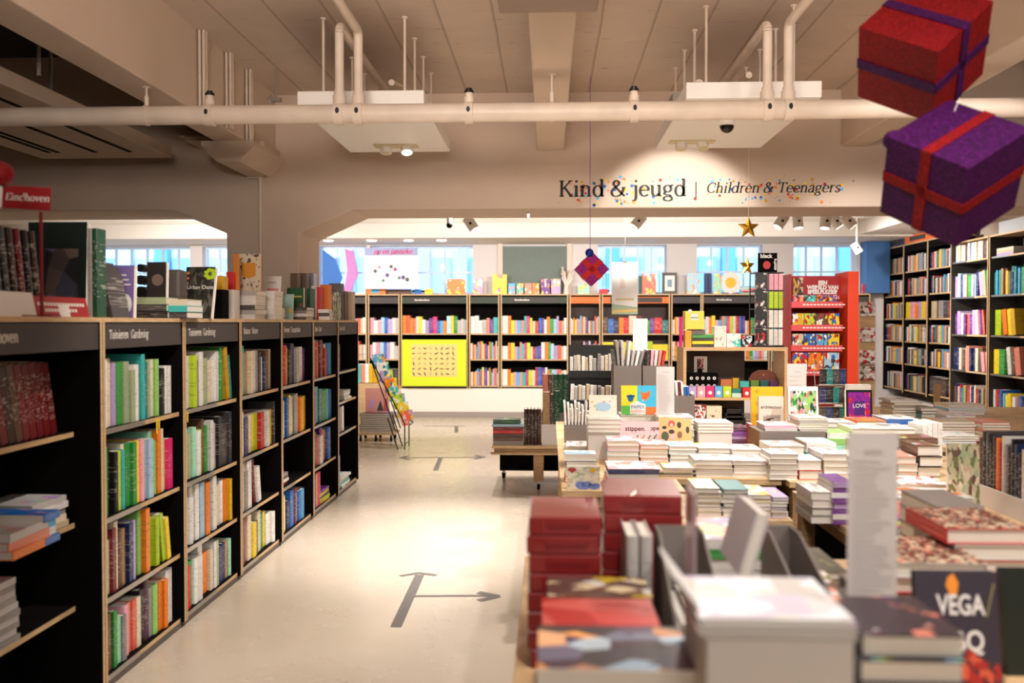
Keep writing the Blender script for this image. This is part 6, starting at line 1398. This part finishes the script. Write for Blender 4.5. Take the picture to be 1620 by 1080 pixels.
def hung(name, label, N, a, b, c, Y, order, body, rib, rw=.13):
    """A cube hanging at depth Y: its corner nearest the viewer and how its three edges run away from it set the tilt."""
    m = np.array([a, b, c], float); s2 = ((m[:, 0] ** 2).sum() + (m[:, 1] ** 2).sum()) / 2
    d = np.sqrt(np.maximum(s2 - (m ** 2).sum(1), s2 * .02)); V = np.stack([m[:, 0], d, m[:, 1]], 1)
    U, _, Vt = np.linalg.svd(V); Q = U @ Vt
    s = math.sqrt(s2) / F * Y; px = N[0] + (a[0] + b[0] + c[0]) / 2; py = N[1] - (a[1] + b[1] + c[1]) / 2
    rows = [Vector(Q[k]) for k in order]
    if rows[0].cross(rows[1]).dot(rows[2]) < 0: rows[2] = -rows[2]
    M3 = Matrix((rows[0], rows[1], rows[2])).transposed()
    cc = W(px, py, Y); t = gift(name, label, cc, s, M3.to_euler(), body, rib, None, bulge=0, rw=rw)
    return cc, s, t
c1, s1_, _ = hung('hanging_gift', 'large red glitter gift cube with purple ribbons, hanging uppermost at the right', (1450, 107), (-90, 45), (97, 90), (10, -83), 2.95, (1, 2, 0), gr_, gp_)
c2, s2_, _ = hung('hanging_gift', 'large purple glitter gift cube with red ribbons, hanging below the red cube', (1484, 287), (-79, 62), (111, 72), (13, -105), 2.75, (0, 2, 1), gp_, gr_)
for i, (px, py, dy, r) in enumerate(((1413, 222, .02, .03), (1572, 206, .04, .03), (1600, 222, .06, .026))):
    q = W(px, py, 2.75 + dy); tag(MB().sphere(q, r, 0, 16, 10).build('bauble', [gp_, mat('bauble_dark', (30, 20, 30), .2, .5), gr_][i], smooth=True), ['purple bauble at the upper left of the purple gift', 'dark bauble at the upper right of the purple gift', 'red bauble right of the purple gift'][i], 'bauble')
for i, c in enumerate((c1, c2)): tag(MB().cyl((c.x, c.y, c.z + .17), (c.x + (.0 if i == 0 else .02), c.y, c.z + .22 if i else ZC - .001), .0015, 6).build('cord', M['whiteink']), ['thin cord holding the red gift cube', 'short cord between the red and purple gifts'][i], 'cord')
p, _, _ = hung('hanging_gift', 'small magenta gift cube with a red ribbon hanging over the far aisle', (907, 428), (8, 5), (24, 27), (25, -28), 7.3, (1, 2, 0), gmg, glitter_mat('glitter_bright_red', (190, 20, 30), (226, 60, 50)), rw=.24)
tag(MB().sphere((p.x - .02, p.y - .10, p.z + .125), .034, 0, 16, 10).build('bauble', mat('bauble_blue', (24, 50, 160), .2, .5), smooth=True), 'blue bauble on the small magenta gift', 'bauble')
tag(MB().cyl((p.x - .01, p.y, p.z + .14), (p.x - .01, p.y, ZC - .002), .0025, 6).build('cord', mat('cord_purple', (150, 60, 170), .5)), 'purple cord of the small magenta gift', 'cord')
def star(px, py, Y, r, rz, label):
    c = W(px, py, Y); mb = MB(); n = 10
    v = [(r * (1 if k % 2 == 0 else .42) * math.sin(PI * k / 5), r * (1 if k % 2 == 0 else .42) * math.cos(PI * k / 5)) for k in range(n)]
    for k in range(n):
        a, b = v[k], v[(k + 1) % n]
        mb.quad([(a[0], 0, a[1]), (b[0], 0, b[1]), (0, -r * .22, 0)]); mb.quad([(b[0], 0, b[1]), (a[0], 0, a[1]), (0, r * .22, 0)])
    o = tag(mb.build('hanging_star', M['gold']), label, 'star'); o.location = c; o.rotation_euler = (0, 0, rz)
    return c
c = star(1184, 360, 7.4, .095, .1, 'upper gold foil star hanging below the wall lettering'); tag(MB().cyl((c.x, c.y, c.z + .09), (c.x, c.y, ZC - .002), .0015, 6).build('cord', M['whiteink']), 'thin cord of the upper gold star', 'cord')
c2_ = star(1182, 421, 7.4, .085, .5, 'lower gold foil star hanging before the far windows'); tag(MB().cyl((c2_.x, c2_.y, c2_.z + .08), (c2_.x, c2_.y, c.z - .07), .0015, 6).build('cord', M['whiteink']), 'thin cord between the two gold stars', 'cord')
# small bauble top left
p = W(2, 275, 2.6); tag(MB().sphere(p, .035, 0, 16, 10).build('bauble', gr_, smooth=True), 'red bauble hanging above the Eindhoven sign', 'bauble'); p = W(5, 284, 2.62)
tag(MB().sphere(p, .022, 0, 14, 8).build('bauble', mat('bauble_green', (10, 50, 50), .25, .5), smooth=True), 'dark green bauble below the red one above the Eindhoven sign', 'bauble')

# hanging banner
Y = 10.5; a, b = W(968, 497, Y), W(1009, 415, Y)
t = thing('hanging_banner', 'pale hanging banner with a white tower and water, over the far shelves', 'banner', (a.x, Y, a.z)); w_, h_ = b.x - a.x, b.z - a.z
MB().box(0, w_, 0, .004, 0, h_).build('sheet', mat('banner_white', (236, 234, 230), .6), t)
mb = MB(); e = -.0008
mb.quad([(0, e, 0), (w_, e, 0), (w_, e, h_ * .14), (0, e, h_ * .2)], 0); mb.quad([(0, e - .0004, h_ * .02), (w_, e - .0004, h_ * .06), (w_, e - .0004, h_ * .10), (0, e - .0004, h_ * .08)], 1)
mb.quad([(w_ * .3, e, h_ * .5), (w_ * .52, e, h_ * .5), (w_ * .44, e, h_ * .9), (w_ * .36, e, h_ * .9)], 2); mb.quad([(w_ * .15, e, h_ * .27), (w_ * .85, e, h_ * .27), (w_ * .85, e, h_ * .31), (w_ * .15, e, h_ * .31)], 3)
mb.build('printed_picture', [mat('bn_green', (170, 190, 160), .6), mat('bn_orange', (236, 200, 120), .6), mat('bn_pink', (226, 208, 204), .6), mat('bn_gold', (222, 196, 150), .6)], t, fix=False)
MB().cyl((w_ / 2, 0, h_), (w_ / 2, 0, ZF - a.z - .02), .0015, 6).box(w_ * .42, w_ * .58, -.004, .008, h_ - .005, h_ + .02).build('clip_and_cord', M['dgrey'], t)

# ================================================================== along the top of the far bookcases
zT = HF + .0006; FYY = 14.08
def fx(name, label, cat, a, b, pt, m, Y=FYY, dep=.05, grp=None, tilt=0):
    A, B = WX(a, Y, 450), WX(b, Y, 450); zz = WZ(pt, Y, (a + b) / 2)
    o = tag(MB().box(0, B - A, 0, dep, 0, zz - zT).build(name, m, bevel=.002), label, cat, grp); o.location = (A, Y, zT); return o, B - A, zz - zT
# poster with pink script
A, B = W(577, 457, 13.9), W(661, 392, 13.9)
t = thing('window_poster', 'white poster with pink script Jip en Janneke hanging before the far window', 'poster', (A.x, 13.9, A.z)); w_, h_ = B.x - A.x, B.z - A.z
MB().box(0, w_, 0, .004, 0, h_).build('sheet', mat('poster_white', (226, 216, 222), .6), t)
MB().box(0, w_, -.0006, -.0001, h_ * .82, h_).build('top_band', mat('poster_band', (150, 160, 200), .6), t)
mb = MB(); tw = text_w('jip en janneke', 1); sz = w_ * .72 / tw; letters(mb, 'jip en janneke', sz, lambda u, v: (w_ * .17 + u, -.0014, h_ * .86 + v), italic=.25, thick=.16, thin=.09); mb.build('lettering', mat('poster_pink', (206, 40, 110), .6), t, fix=False)
mb = MB(); RR = random.Random(12)
for k in range(9): mb.disc((w_ * (.2 + .075 * k), -.0014, h_ * RR.uniform(.2, .7)), RR.uniform(.015, .034), m=k % 4)
mb.build('printed_dots', [mat('pd_a', (70, 80, 70), .6), mat('pd_b', (150, 70, 110), .6), mat('pd_c', (40, 120, 80), .6), mat('pd_d', (90, 80, 130), .6)], t, fix=False)
MB().cyl((w_ * .1, .002, h_), (w_ * .1, .002, 2.718 - A.z), .002, 5).cyl((w_ * .9, .002, h_), (w_ * .9, .002, 2.718 - A.z), .002, 5).build('cords', M['greyink'], t)
# orange basket
o, w_, h_ = fx('toy_basket', 'orange toy basket with a blue label and toys, before the poster', 'basket', 578, 610, 452, mat('basket_orange', (216, 122, 34), .5), dep=.16, Y=14.03)
MB().box(w_ * .3, w_ * .68, -.001, -.0002, h_ * .15, h_ * .62).build('blue_label', mat('label_blue', (60, 160, 214), .5), o)
mb = MB(); mb.sphere((w_ * .3, .08, h_ + .03), .05, 0).sphere((w_ * .62, .09, h_ + .04), .045, 1).box(w_ * .75, w_ * .82, .06, .08, h_, h_ + .12, 2); mb.build('toys', [M['white'], mat('toy_peach', (226, 150, 120), .5), mat('toy_blue', (50, 90, 150), .5)], o, smooth=True)
spec = [(612, 650, 457.5, 'brown', 'low dark box of small books right of the orange basket', 0), (656, 665, 457.5, 'blue', 'small blue box on the far shelf top', 0), (672, 684, 456.5, 'yellow', 'small yellow box on the far shelf top', 0),
 (707, 736, 441, 'orange', 'orange picture book standing before the window pier', 1), (748, 764, 441.5, 'lilac', 'lilac picture book left of the yellow one, far shelf top', 1), (779, 802, 434, 'yellow', 'yellow and pink picture book below the shutter edge', 1),
 (804, 815, 448, 'sky blue', 'small blue book, first of four below the shutter', 1), (817, 828, 448, 'turquoise', 'small turquoise book, second of four below the shutter', 1), (830, 841, 448, 'salmon', 'small salmon book, third of four below the shutter', 1), (842, 853, 448, 'orange', 'small orange book, fourth of four below the shutter', 1),
 (856, 870, 441, 'purple', 'purple picture book, left of the pair beside the coral piece', 1), (872, 887, 441, 'lilac', 'lilac picture book, right of the pair beside the coral piece', 1),
 (914, 932, 449, 'mint green', 'mint book behind the small magenta gift', 1), (1015, 1038, 433, 'coral', 'coral red picture book left of the dark frame', 1), (1011, 1016, 436, 'dark green', 'dark green book spine beside the coral picture book', 0),
 (1087, 1107, 432, 'pale blue', 'pale picture book with a red spine right of the frame', 1), (1115, 1120, 432, 'navy', 'first navy volume on the far shelf top', 0), (1121, 1126, 432, 'navy', 'second navy volume on the far shelf top', 0), (1128, 1141, 433, 'mint green', 'mint patterned book right of the navy volumes', 1),
 (1240, 1250, 446, 'grey', 'small grey toy box right of the dark tower', 0), (948, 962, 457, 'red', 'flat red book lying left of the banner', 0), (1364, 1378, 449, 'red', 'small red and white toy box in the corner below the blue panel', 1)]
for i, (a, b, pt, c, lab, ar) in enumerate(spec):
    fx('picture_book' if 'box' not in lab else 'small_box', lab, 'book' if 'box' not in lab else 'box', a, b, pt, art_mat(f'far_cover_{i}', PAL[c], [PAL[c], PAL['white'], PAL['yellow'], PAL['salmon']], 4, .52, seed=90 + i) if ar else mat(f'far_box_{i}', PAL[c], .5), dep=.03 if ar else .08)
# framed picture
o, w_, h_ = fx('framed_picture', 'small picture in a dark wooden frame before the far window', 'picture', 1048, 1071, 431, mat('frame_dark', (74, 66, 56), .5))
MB().box(w_ * .16, w_ * .84, -.001, -.0002, h_ * .14, h_ * .86).build('mount', M['white'], o); MB().box(w_ * .34, w_ * .66, -.002, -.0011, h_ * .32, h_ * .68).build('print', mat('fp_blue', (120, 150, 170), .5), o)
# coral piece
c = WX(896, FYY, 450); mb = MB(); RR = random.Random(2)
mb.cyl((0, 0, 0), (0, 0, .16), .05, 10, r1=.03)
for k in range(16):
    a = RR.uniform(0, 2 * PI); e = Vector((.10 * math.cos(a) * RR.uniform(.4, 1), .05 * math.sin(a), RR.uniform(.22, .42))); mb.cyl((0, 0, .12), e, .024, 6, r1=.010); mb.sphere(e, .018, 0, 8, 6)
o = tag(mb.build('coral_ornament', mat('coral_white', (236, 214, 200), .6), smooth=True), 'white branching coral ornament right of the purple picture books', 'ornament'); o.location = (c, FYY + .06, zT)
# flower plate
c = W(1156, 447, FYY + .04); t = thing('flower_plate', 'white scalloped plate with a yellow flower centre', 'plate', (c.x, FYY + .04, zT)); r = c.z - zT
mb = MB(); mb.cyl((0, .0, r), (0, .012, r), r * .8, 28)
for k in range(12): a = 2 * PI * k / 12; mb.cyl((r * .75 * math.cos(a), .0012, r + r * .75 * math.sin(a)), (r * .75 * math.cos(a), .0108, r + r * .75 * math.sin(a)), r * .24, 12)
mb.build('plate', M['white'], t); MB().cyl((0, -.004, r), (0, -.0005, r), r * .48, 20).build('yellow_centre', mat('plate_yellow', (232, 190, 40), .5), t)
fx('book_stack_box', 'turquoise and red boxes piled beside the flower plate', 'box', 1172, 1197, 452, art_mat('pile_print', (120, 200, 214), [PAL['white'], PAL['red'], PAL['turquoise']], 3, .5, seed=130, stretch=(.2, 1, 3)), dep=.12)

# ================================================================== on top of the left bookcases
LZ = LT + .0006
def lt(px, X=-1.85):      # depth of a column of pixels on the case top
    return (X) * 1430 / (px - 868)
# big albums
for k in range(7):
    c = ['dark brown', 'black', 'charcoal', 'dark brown', 'maroon', 'black', 'dark brown'][k]
    m_ = Matrix.Translation((-1.80 - .0, 2.86 + k * .045, LZ)) @ Matrix.Rotation(PI / 2, 4, 'Z') @ Matrix.Rotation(-math.radians(9), 4, 'Y') @ Matrix.Diagonal((.026, .22, .30, 1))
    add_book('book', f'{c} album, {ORD[k + 1]} from left of those leaning behind the Eindhoven sign', 'dark albums behind the Eindhoven sign', m_, c, True, True)
o, w, h = face_book('album', 'large dark green album facing the aisle, with a harbour photo on its cover', 42, 134, 350, 497, 3.52, mat('album_green', (24, 34, 30), .35), .03, 3, z0=LZ)
MB().quad([(w * .12, -.0008, h * .18), (w * .86, -.0008, h * .18), (w * .86, -.0008, h * .72), (w * .12, -.0008, h * .72)]).build('cover_photo', art_mat('harbour_photo', (60, 62, 76), [(90, 90, 120), (44, 44, 54), (110, 92, 84), (30, 34, 36)], 2.4, .35, seed=141, soft=True), o, fix=False)
for k in range(2):
    a = WX(137 + k * 9, 3.54, 420); add_book('book', ['grey-green thick book beside the large green album', 'dark green thick book, second beside the large green album'][k], None, Matrix.Translation((a, 3.54, LZ)) @ Matrix.Diagonal((.021, .07, .355, 1)), ['grey', 'dark green'][k], True, True)
for k in range(3):
    a = WX(154 + k * 5, 3.74, 440); add_book('book', f'dark leaning book, {ORD[k + 1]} of three before the purple book', 'dark leaning books before the purple book', Matrix.Translation((a + .025, 3.74, LZ)) @ Matrix.Rotation(-math.radians(11), 4, 'Y') @ Matrix.Diagonal((.012, .16, .24 - .02 * k, 1)), 'charcoal', False, True)
o, w, h = face_book('picture_book', 'purple book with a white oval and a beetroot, standing on the left bookcases', 176, 210, 419, 497, 3.98, mat('purple_soft', (118, 100, 158), .45), .03, 4, z0=LZ)
MB().disc((w * .58, -.0006, h * .26), w * .34, ry=h * .2, seg=22).build('white_oval', M['white'], o, fix=False); mb = MB(); mb.disc((w * .54, -.0012, h * .2), w * .1, ry=h * .07, m=0); mb.disc((w * .66, -.0012, h * .3), w * .07, ry=h * .06, m=1); mb.build('printed_beetroot', [mat('beet', (150, 60, 110), .5), mat('beetleaf', (90, 150, 70), .5)], o, fix=False)
mb = MB()
for r_ in range(3): mb.box(w * .2, w * (.85 - .1 * r_), -.0012, -.0006, h * (.62 + r_ * .09), h * (.645 + r_ * .09))
mb.build('title_lines', M['whiteink'], o, fix=False)
def tstack(px0, px1, pt, X0, dep, n, cols, where, spine='y0', **k):
    Y = lt((px0 + px1) / 2, X0); stack(px0, px1, pt, Y, dep, n, cols, where, base=LZ, spine=spine, **k)
stack(213, 262, 470, 4.22, .2, 3, ['black', 'charcoal', 'sage green'], 'the left pile under the grill book', base=LZ, spine='y0')
stack(264, 294, 473, 4.24, .2, 3, ['charcoal', 'turquoise', 'cream'], 'the pile beside the grill book', base=LZ, spine='y0')
g = face_book('cookbook', 'black grill book with a red-brown cover ring, standing on the dark pile', 232, 262, 414, 470, 4.30, mat('grill_black', (34, 26, 24), .5), .03, 3, z0=WZ(470, 4.22) + .001)
MB().disc((g[1] * .55, -.0006, g[2] * .5), g[1] * .3, seg=18).build('cover_ring', mat('ring_grey', (110, 90, 80), .5), g[0], fix=False)
for k in range(3): tag(MB().cyl((0, 0, 0), (0, .05, 0), .028 - .004 * k, 14).build('grill_gadget', M['bmetal']), ['round black gadget, lowest left of the grill book', 'round black gadget, middle left of the grill book', 'round black gadget, top left of the grill book'][k], 'gadget').location = (WX(222, 4.3, 450), 4.30, WZ(470, 4.22) + .03 + k * .058)
tag(MB().box(0, WX(292, 4.4) - WX(266, 4.4), 0, .1, 0, .15).build('dark_tin', mat('tin_dark', (70, 62, 58), .5), bevel=.02), 'dark grey tin behind the urban oasis book', 'tin').location = (WX(266, 4.4), 4.36, WZ(473, 4.24) + .001)
o, w, h = face_book('picture_book', 'dark book titled Urban Oasis with a lime plant, leaning on the left bookcases', 287, 335, 421, 498, 4.62, art_mat('oasis_photo', (46, 42, 38), [(70, 66, 56), (40, 48, 34), (96, 90, 80), (30, 30, 28)], 6, .45, seed=143), .03, 12, z0=LZ, rz=-.1)
sans('title', 'Urban Oasis', h * .105, Matrix.Translation((w * .54, -.0012, h * .6)) @ UP, M['whiteink'], o)
mb = MB()
for k in range(7): a = k * .9; mb.disc((w * .84 + .022 * math.cos(a), -.001 - k * .0001, h * .86 + .022 * math.sin(a)), .014, ry=.010)
mb.build('printed_leaves', mat('leaf_lime', (170, 200, 30), .5), o, fix=False)
mb = MB()
for k in range(9): mb.box(0, w * .13, -.0012, -.0006, h * (.06 + k * .1), h * (.095 + k * .1))
mb.build('spiral_binding', mat('spiral_orange', (206, 120, 60), .5), o, fix=False)
def tb(name, label, cat, a, b, pt, X0, dep, m, z0=None, grp=None, pb=None):
    Y = lt(a, X0); A, B = WX(a, Y), WX(b, Y); zz = LZ if z0 is None else z0; z1 = WZ(pt, Y, a)
    o = tag(MB().box(0, B - A, 0, dep, 0, z1 - zz).build(name, m, bevel=.002), label, cat, grp); o.location = (A, Y, zz); return o, B - A, z1 - zz, Y
o1 = tb('gift_box', 'black box under the yellow one on the left bookcases', 'box', 334, 353, 458, -1.86, .1, M['black'])
tb('gift_box', 'mustard yellow box standing on the black one', 'box', 324, 353, 436, -1.90, .09, mat('gb_yellow', (222, 168, 24), .5), z0=LZ + o1[2] + .001) 
o1 = tb('gift_box', 'white box beside the black one on the left bookcases', 'box', 355, 371, 458, -1.87, .1, M['white'])
tb('gift_box', 'bright red box standing on the white box', 'box', 359, 371, 430, -1.87, .08, mat('gb_red', (214, 40, 44), .5), z0=LZ + o1[2] + .001)
stack(373, 404, 460, 5.40, .2, 6, ['white', 'light grey', 'charcoal', 'white'], 'the white pile under the animal-print book', base=LZ, spine='y0')
stack(405, 433, 460, 5.72, .2, 5, ['white'], 'the clean white pile right of the animal-print book', base=LZ, spine='y0', jit=.004)
o, w, h = face_book('gift_book', 'cream book printed with black animals and an orange title shield', 377, 410, 401, 459, 5.46, art_mat('animal_print', (216, 200, 176), [PAL['black'], PAL['charcoal'], PAL['brown']], 9, .60, seed=144), .04, 2, z0=WZ(460, 5.40) + .001, spinecol=mat('spine_orange', (206, 124, 40), .5))
MB().quad([(w * .16, -.0008, h * .42), (w * .5, -.0008, h * .34), (w * .82, -.0008, h * .42), (w * .82, -.0008, h * .76), (w * .16, -.0008, h * .76)]).build('title_shield', mat('shield_orange', (214, 140, 34), .5), o, fix=False)
sans('title', 'KITTIES', h * .09, Matrix.Translation((w * .49, -.0014, h * .68)) @ UP, M['dgrey'], o) if False else None
tb('book_spine_box', 'orange-spined thick book just left of the animal-print book', 'book', 370, 378, 402, -1.84, .03, mat('spine_orange2', (212, 128, 40), .5), z0=WZ(460, 5.40) + .001)
o, w, h = face_book('greeting_card', 'white-framed pink card leaning right of the white pile', 416, 440, 436, 498, 6.05, M['white'], .012, 14, z0=LZ)
mb = MB(); mb.box(w * .14, w * .86, -.0012, -.0006, h * .54, h * .72, 0).box(w * .4, w * .86, -.0012, -.0006, h * .1, h * .4, 1).box(w * .2, w * .7, -.0012, -.0006, h * .84, h * .87, 2); mb.build('printed_panels', [mat('cp_pink', (240, 160, 166), .5), mat('cp_rose', (226, 120, 140), .5), M['greyink']], o, fix=False)
stack(428, 442, 487, 5.95, .12, 5, ['yellow', 'yellow', 'mustard'], 'the small yellow pile before the pink card', base=LZ, spine='y0')
o, w, h = face_book('greeting_card', 'small mint card with a yellow pineapple', 444, 463, 465, 493, 6.35, mat('mint_card', (170, 206, 200), .5), .01, 8, z0=LZ)
MB().disc((w * .78, -.0008, h * .35), .012, ry=.02).build('printed_pineapple', mat('pineapple', (240, 214, 60), .5), o, fix=False)
o, w, h = face_book('gift_book', 'dark green book with red and gold print on the left bookcases', 454, 480, 455, 488, 6.62, mat('green_gift', (20, 84, 44), .45), .03, 2, z0=LZ + .08)
MB().box(w * .1, w * .9, -.0012, -.0006, h * .55, h * .62, 0).box(w * .78, w * .92, -.0012, -.0006, h * .12, h * .25, 1).build('printed_marks', [mat('gm_gold', (200, 180, 60), .5), mat('gm_red', (190, 40, 44), .5)], o, fix=False)
stack(452, 484, 486, 6.55, .22, 4, ['charcoal', 'white', 'grey'], 'the grey pile under the green gift book', base=LZ, spine='y0')
for k, (a, b, pt, c, lab) in enumerate(((486, 492, 456, 'dark green', 'dark green upright book with a white edge, right of the green gift book'), (493, 497, 452, 'white', 'white upright book before the red one'), (498, 506, 454, 'red', 'red upright book on the left bookcases'), (507, 519, 450, 'orange', 'orange box-shaped book on the left bookcases'), (522, 527, 462, 'white', 'white spotted book left of the dotted pair'), (528, 534, 462, 'cream', 'cream spotted book beside the white spotted one'), (536, 540, 460, 'charcoal', 'charcoal upright book near the end of the left bookcases'), (541, 546, 460, 'brown', 'brown upright book near the end of the left bookcases'), (548, 557, 461, 'beige', 'beige upright book at the end of the left bookcases'))):
    tb('upright_book', lab, 'book', a, b, pt, -1.86, .14, mat('ub_%d' % k, PAL[c], .5) if k not in (4, 5) else art_mat('spotted%d' % k, PAL['cream'], [PAL['black'], PAL['charcoal'], PAL['green']], 7, .5, seed=150 + k))
tb('small_box', 'grey and coral box on top of the spotted books', 'box', 521, 541, 448, -1.86, .1, mat('sb_grey', (110, 106, 110), .5), z0=LZ + WZ(462, lt(525, -1.86)) - LZ + .004)
stack(503, 520, 489, 6.9, .12, 3, ['white', 'charcoal', 'white'], 'the small white pile before the orange book', base=LZ, spine='y0')
for k, (a, b) in enumerate(((460, 471), (473, 485))): tb('wooden_block', ['left brown block behind the green gift book', 'right brown block behind the green gift book'][k], 'block', a, b, 432, -2.08, .1, mat('block_brown' + 'ab'[k], (116, 90, 72), .5), z0=LZ)
tb('foil_block', 'silver wrapped block right of the two brown blocks', 'block', 486, 497, 432, -2.08, .1, mat('foil', (170, 174, 186), .3, .6), z0=LZ)
# Eindhoven sign on its pole
Y = 2.92; P0, P1 = W(14, 322, Y), W(74, 316, Y)
t = thing('shelf_sign', 'red sign reading Eindhoven on a thin red pole over the dark albums', 'sign', (W(66, 480, Y).x, Y, LZ))
MB().cyl((0, 0, 0), (0, 0, P1.z - LZ - .04), .006, 10).box(-.05, .05, -.03, .03, 0, .004).build('pole', mat('pole_red', (120, 20, 26), .4), t)
sw = .30; shx = Matrix.Rotation(math.radians(6), 4, 'Y')
z1 = P1.z - LZ - .035
sg = MB().box(-.26, .012, -.004, 0, z1, z1 + .075, X=Matrix.Translation((0, 0, 0)) @ Matrix.Rotation(math.radians(3.5), 4, 'Y')).build('sign_board', mat('sign_red', (150, 26, 30), .5), t)
mb = MB(); tw = text_w('Eindhoven', 1); s_ = .15 / tw; ms = Matrix.Rotation(math.radians(3.5), 4, 'Y')
letters(mb, 'Eindhoven', s_, lambda u, v: ms @ Vector((-.14 + u, -.0046, z1 + .028 + v)), thick=.13, thin=.05, italic=.12); mb.build('lettering', M['whiteink'], sg, fix=False)
MB().box(-.26, -.15, -.0052, -.0044, z1 + .001, z1 + .074, X=ms).build('white_field', M['white'], sg)
t = thing('label_strip', 'red and white leaning label strip at the front edge over the nearest bookcase', 'sign', (-1.775, 2.72, LZ)); mt = Matrix.Rotation(math.radians(-12), 4, 'Y')
MB().box(-.003, 0, 0, .35, 0, .085, X=mt).build('white_half', M['white'], t); MB().box(-.003, 0, .3501, .71, 0, .075, X=mt).build('red_half', mat('strip_red', (168, 28, 34), .5), t)
mb = MB()
for r_ in range(2):
    for q in range(16 - 5 * r_): mb.box(.0002, .0012, .37 + q * .02 + r_ * .04, .384 + q * .02 + r_ * .04, .04 - r_ * .022, .052 - r_ * .022, X=mt)
mb.box(.0002, .0016, .50, .57, .0, .045, X=mt); mb.build('printed_marks', M['whiteink'], t, fix=False)

# ================================================================== behind the left run
DYY = 11.1; x0, x1 = WX(568, DYY, 690), WX(619, DYY, 690)
t = thing('dolly', 'flat wooden dolly on castors under the brown book stack', 'dolly', ((x0 + x1) / 2, DYY, 0)); w_ = (x1 - x0) / 2 + .04
MB().box(-w_, w_, 0, .4, .085, .11).build('deck', M['wood'], t)
for x in (-w_ + .05, 0, w_ - .05):
    for y in (.05, .35): c = MB().box(x - .012, x + .012, y - .012, y + .012, .05, .084).build('caster', M['bmetal'], t); MB().cyl((x - .012, y, .026), (x + .012, y, .026), .025, 14).build('wheel', M['black'], c, smooth=True)
for k in range(9):
    flatbook('stacked_book', f'dark brown boxed book, {"topmost" if k == 8 else ORD[9 - k] + " from top"} on the wooden dolly', 'brown boxed books on the wooden dolly', x0 + R.uniform(0, .02), x1 - .02 + R.uniform(0, .02), DYY + .02, DYY + .32, .1106 + k * .027, .1106 + (k + 1) * .027, 'dark brown', 'x0')
Y = 11.6; o, w, h = face_book('poster_board', 'pink poster of fashion books standing behind the dolly', 578, 614, 614, 664, 11.28, mat('fashion_pink', (214, 150, 140), .5), .02, 2, cat='poster', z0=.3545)
mb = MB(); mb.quad([(w * .1, -.0008, h * .2), (w * .3, -.0008, h * .1), (w * .45, -.0008, h * .5), (w * .25, -.0008, h * .56)], 0); mb.quad([(w * .5, -.0008, h * .05), (w * .8, -.0008, h * .05), (w * .66, -.0008, h * .5)], 1); mb.quad([(w * .8, -.0008, h * .05), (w * .98, -.0008, h * .05), (w * .98, -.0008, h * .6), (w * .84, -.0008, h * .55)], 2)
mb.build('printed_books', [mat('fb_lilac', (204, 150, 190), .5), M['dgrey'], mat('fb_red', (190, 80, 90), .5)], o, fix=False)
tag(MB().box(WX(560, 11.9), WX(612, 11.9), 11.7, 12.1, 0, WZ(606, 11.9)).build('poster_cabinet', M['wood']), 'low wooden cabinet behind the pink poster', 'cabinet')
p0 = WX(565, 11.75); z = WZ(606, 11.75)
for k in range(5):
    c = ['turquoise', 'salmon', 'white', 'mustard', 'mustard'][k]; add_book('book', f'{c} book, {ORD[k + 1]} from left on the low wooden cabinet', 'books on the low wooden cabinet', Matrix.Translation((p0 + k * .052, 11.75, z + .0005 if True else 0)) @ Matrix.Diagonal((.05, .18, .24, 1)), c, False, False)
# card rack: tall wire rack leaning back, cards in a zigzag of rows
t = thing('card_rack', 'tall wire card rack with colourful cards sloping down to the aisle', 'card rack', (WX(600, 10.6, 600), 10.6, 0))
xa, xb = WX(590, 10.6, 570), WX(641, 10.6, 690); X0 = WX(600, 10.6, 600)
zt_, zb_ = WZ(566, 10.6), WZ(668, 10.6)
mb = MB()
for y in (-.16, .16):
    mb.cyl((xa - X0, y, zt_), (xb - X0 + .02, y, zb_), .008, 6).cyl((xb - X0 + .02, y, zb_), (xb - X0 + .02, y, .0), .008, 6).cyl((xb - X0 - .18, y, zt_ * .35), (xb - X0 - .06, y, 0), .008, 6).cyl((xa - X0, y, zt_), (xa - X0 + .3, y, zb_ - .1), .008, 6)
mb.cyl((xb - X0 + .02, -.16, .06), (xb - X0 + .02, .16, .06), .006, 6); mb.build('wire_frame', M['bmetal'], t)
n = 8
for k in range(n):
    f = (k + .5) / n; x = xa + (xb - xa) * f; z = zt_ + (zb_ - zt_) * f
    for j in range(2):
        c = ['sky blue', 'white', 'lilac', 'orange', 'turquoise', 'lime green', 'yellow', 'coral'][(k + j * 3) % 8]
        y = 10.50 + j * .17
        o = tag(MB().box(-.07, .07, 0, .006, 0, .17, X=Matrix.Rotation(math.radians(48), 4, 'Z') @ Matrix.Rotation(math.radians(-8), 4, 'X')).build('card', art_mat(f'card_{k}{j}', PAL[c], [PAL[c], PAL['white'], PAL['yellow'], PAL['teal']], 3, .5, seed=160 + k * 2 + j)), f'{c} card, {ORD[k + 1]} row down, {["front", "back"][j]} column of the wire card rack', 'card', 'cards in the wire rack')
        o.location = (x + .06, y, z - .08)
# small hanging bits at the sign wall: dome lights strip at far bulkhead
for i, px in enumerate((522, 590, 648, 700)):
    p = W(px, 388 if i else 384, 13.7)
    MB2 = MB().cyl((p.x, 13.6, 2.719), (p.x, 13.6, 2.712), .07, 20); t = tag(MB2.build('recessed_lamp', M['glow'], smooth=True), f'{ORD[i + 1]} from the left round lamp under the far bulkhead', 'light', 'round lamps under the far bulkhead')
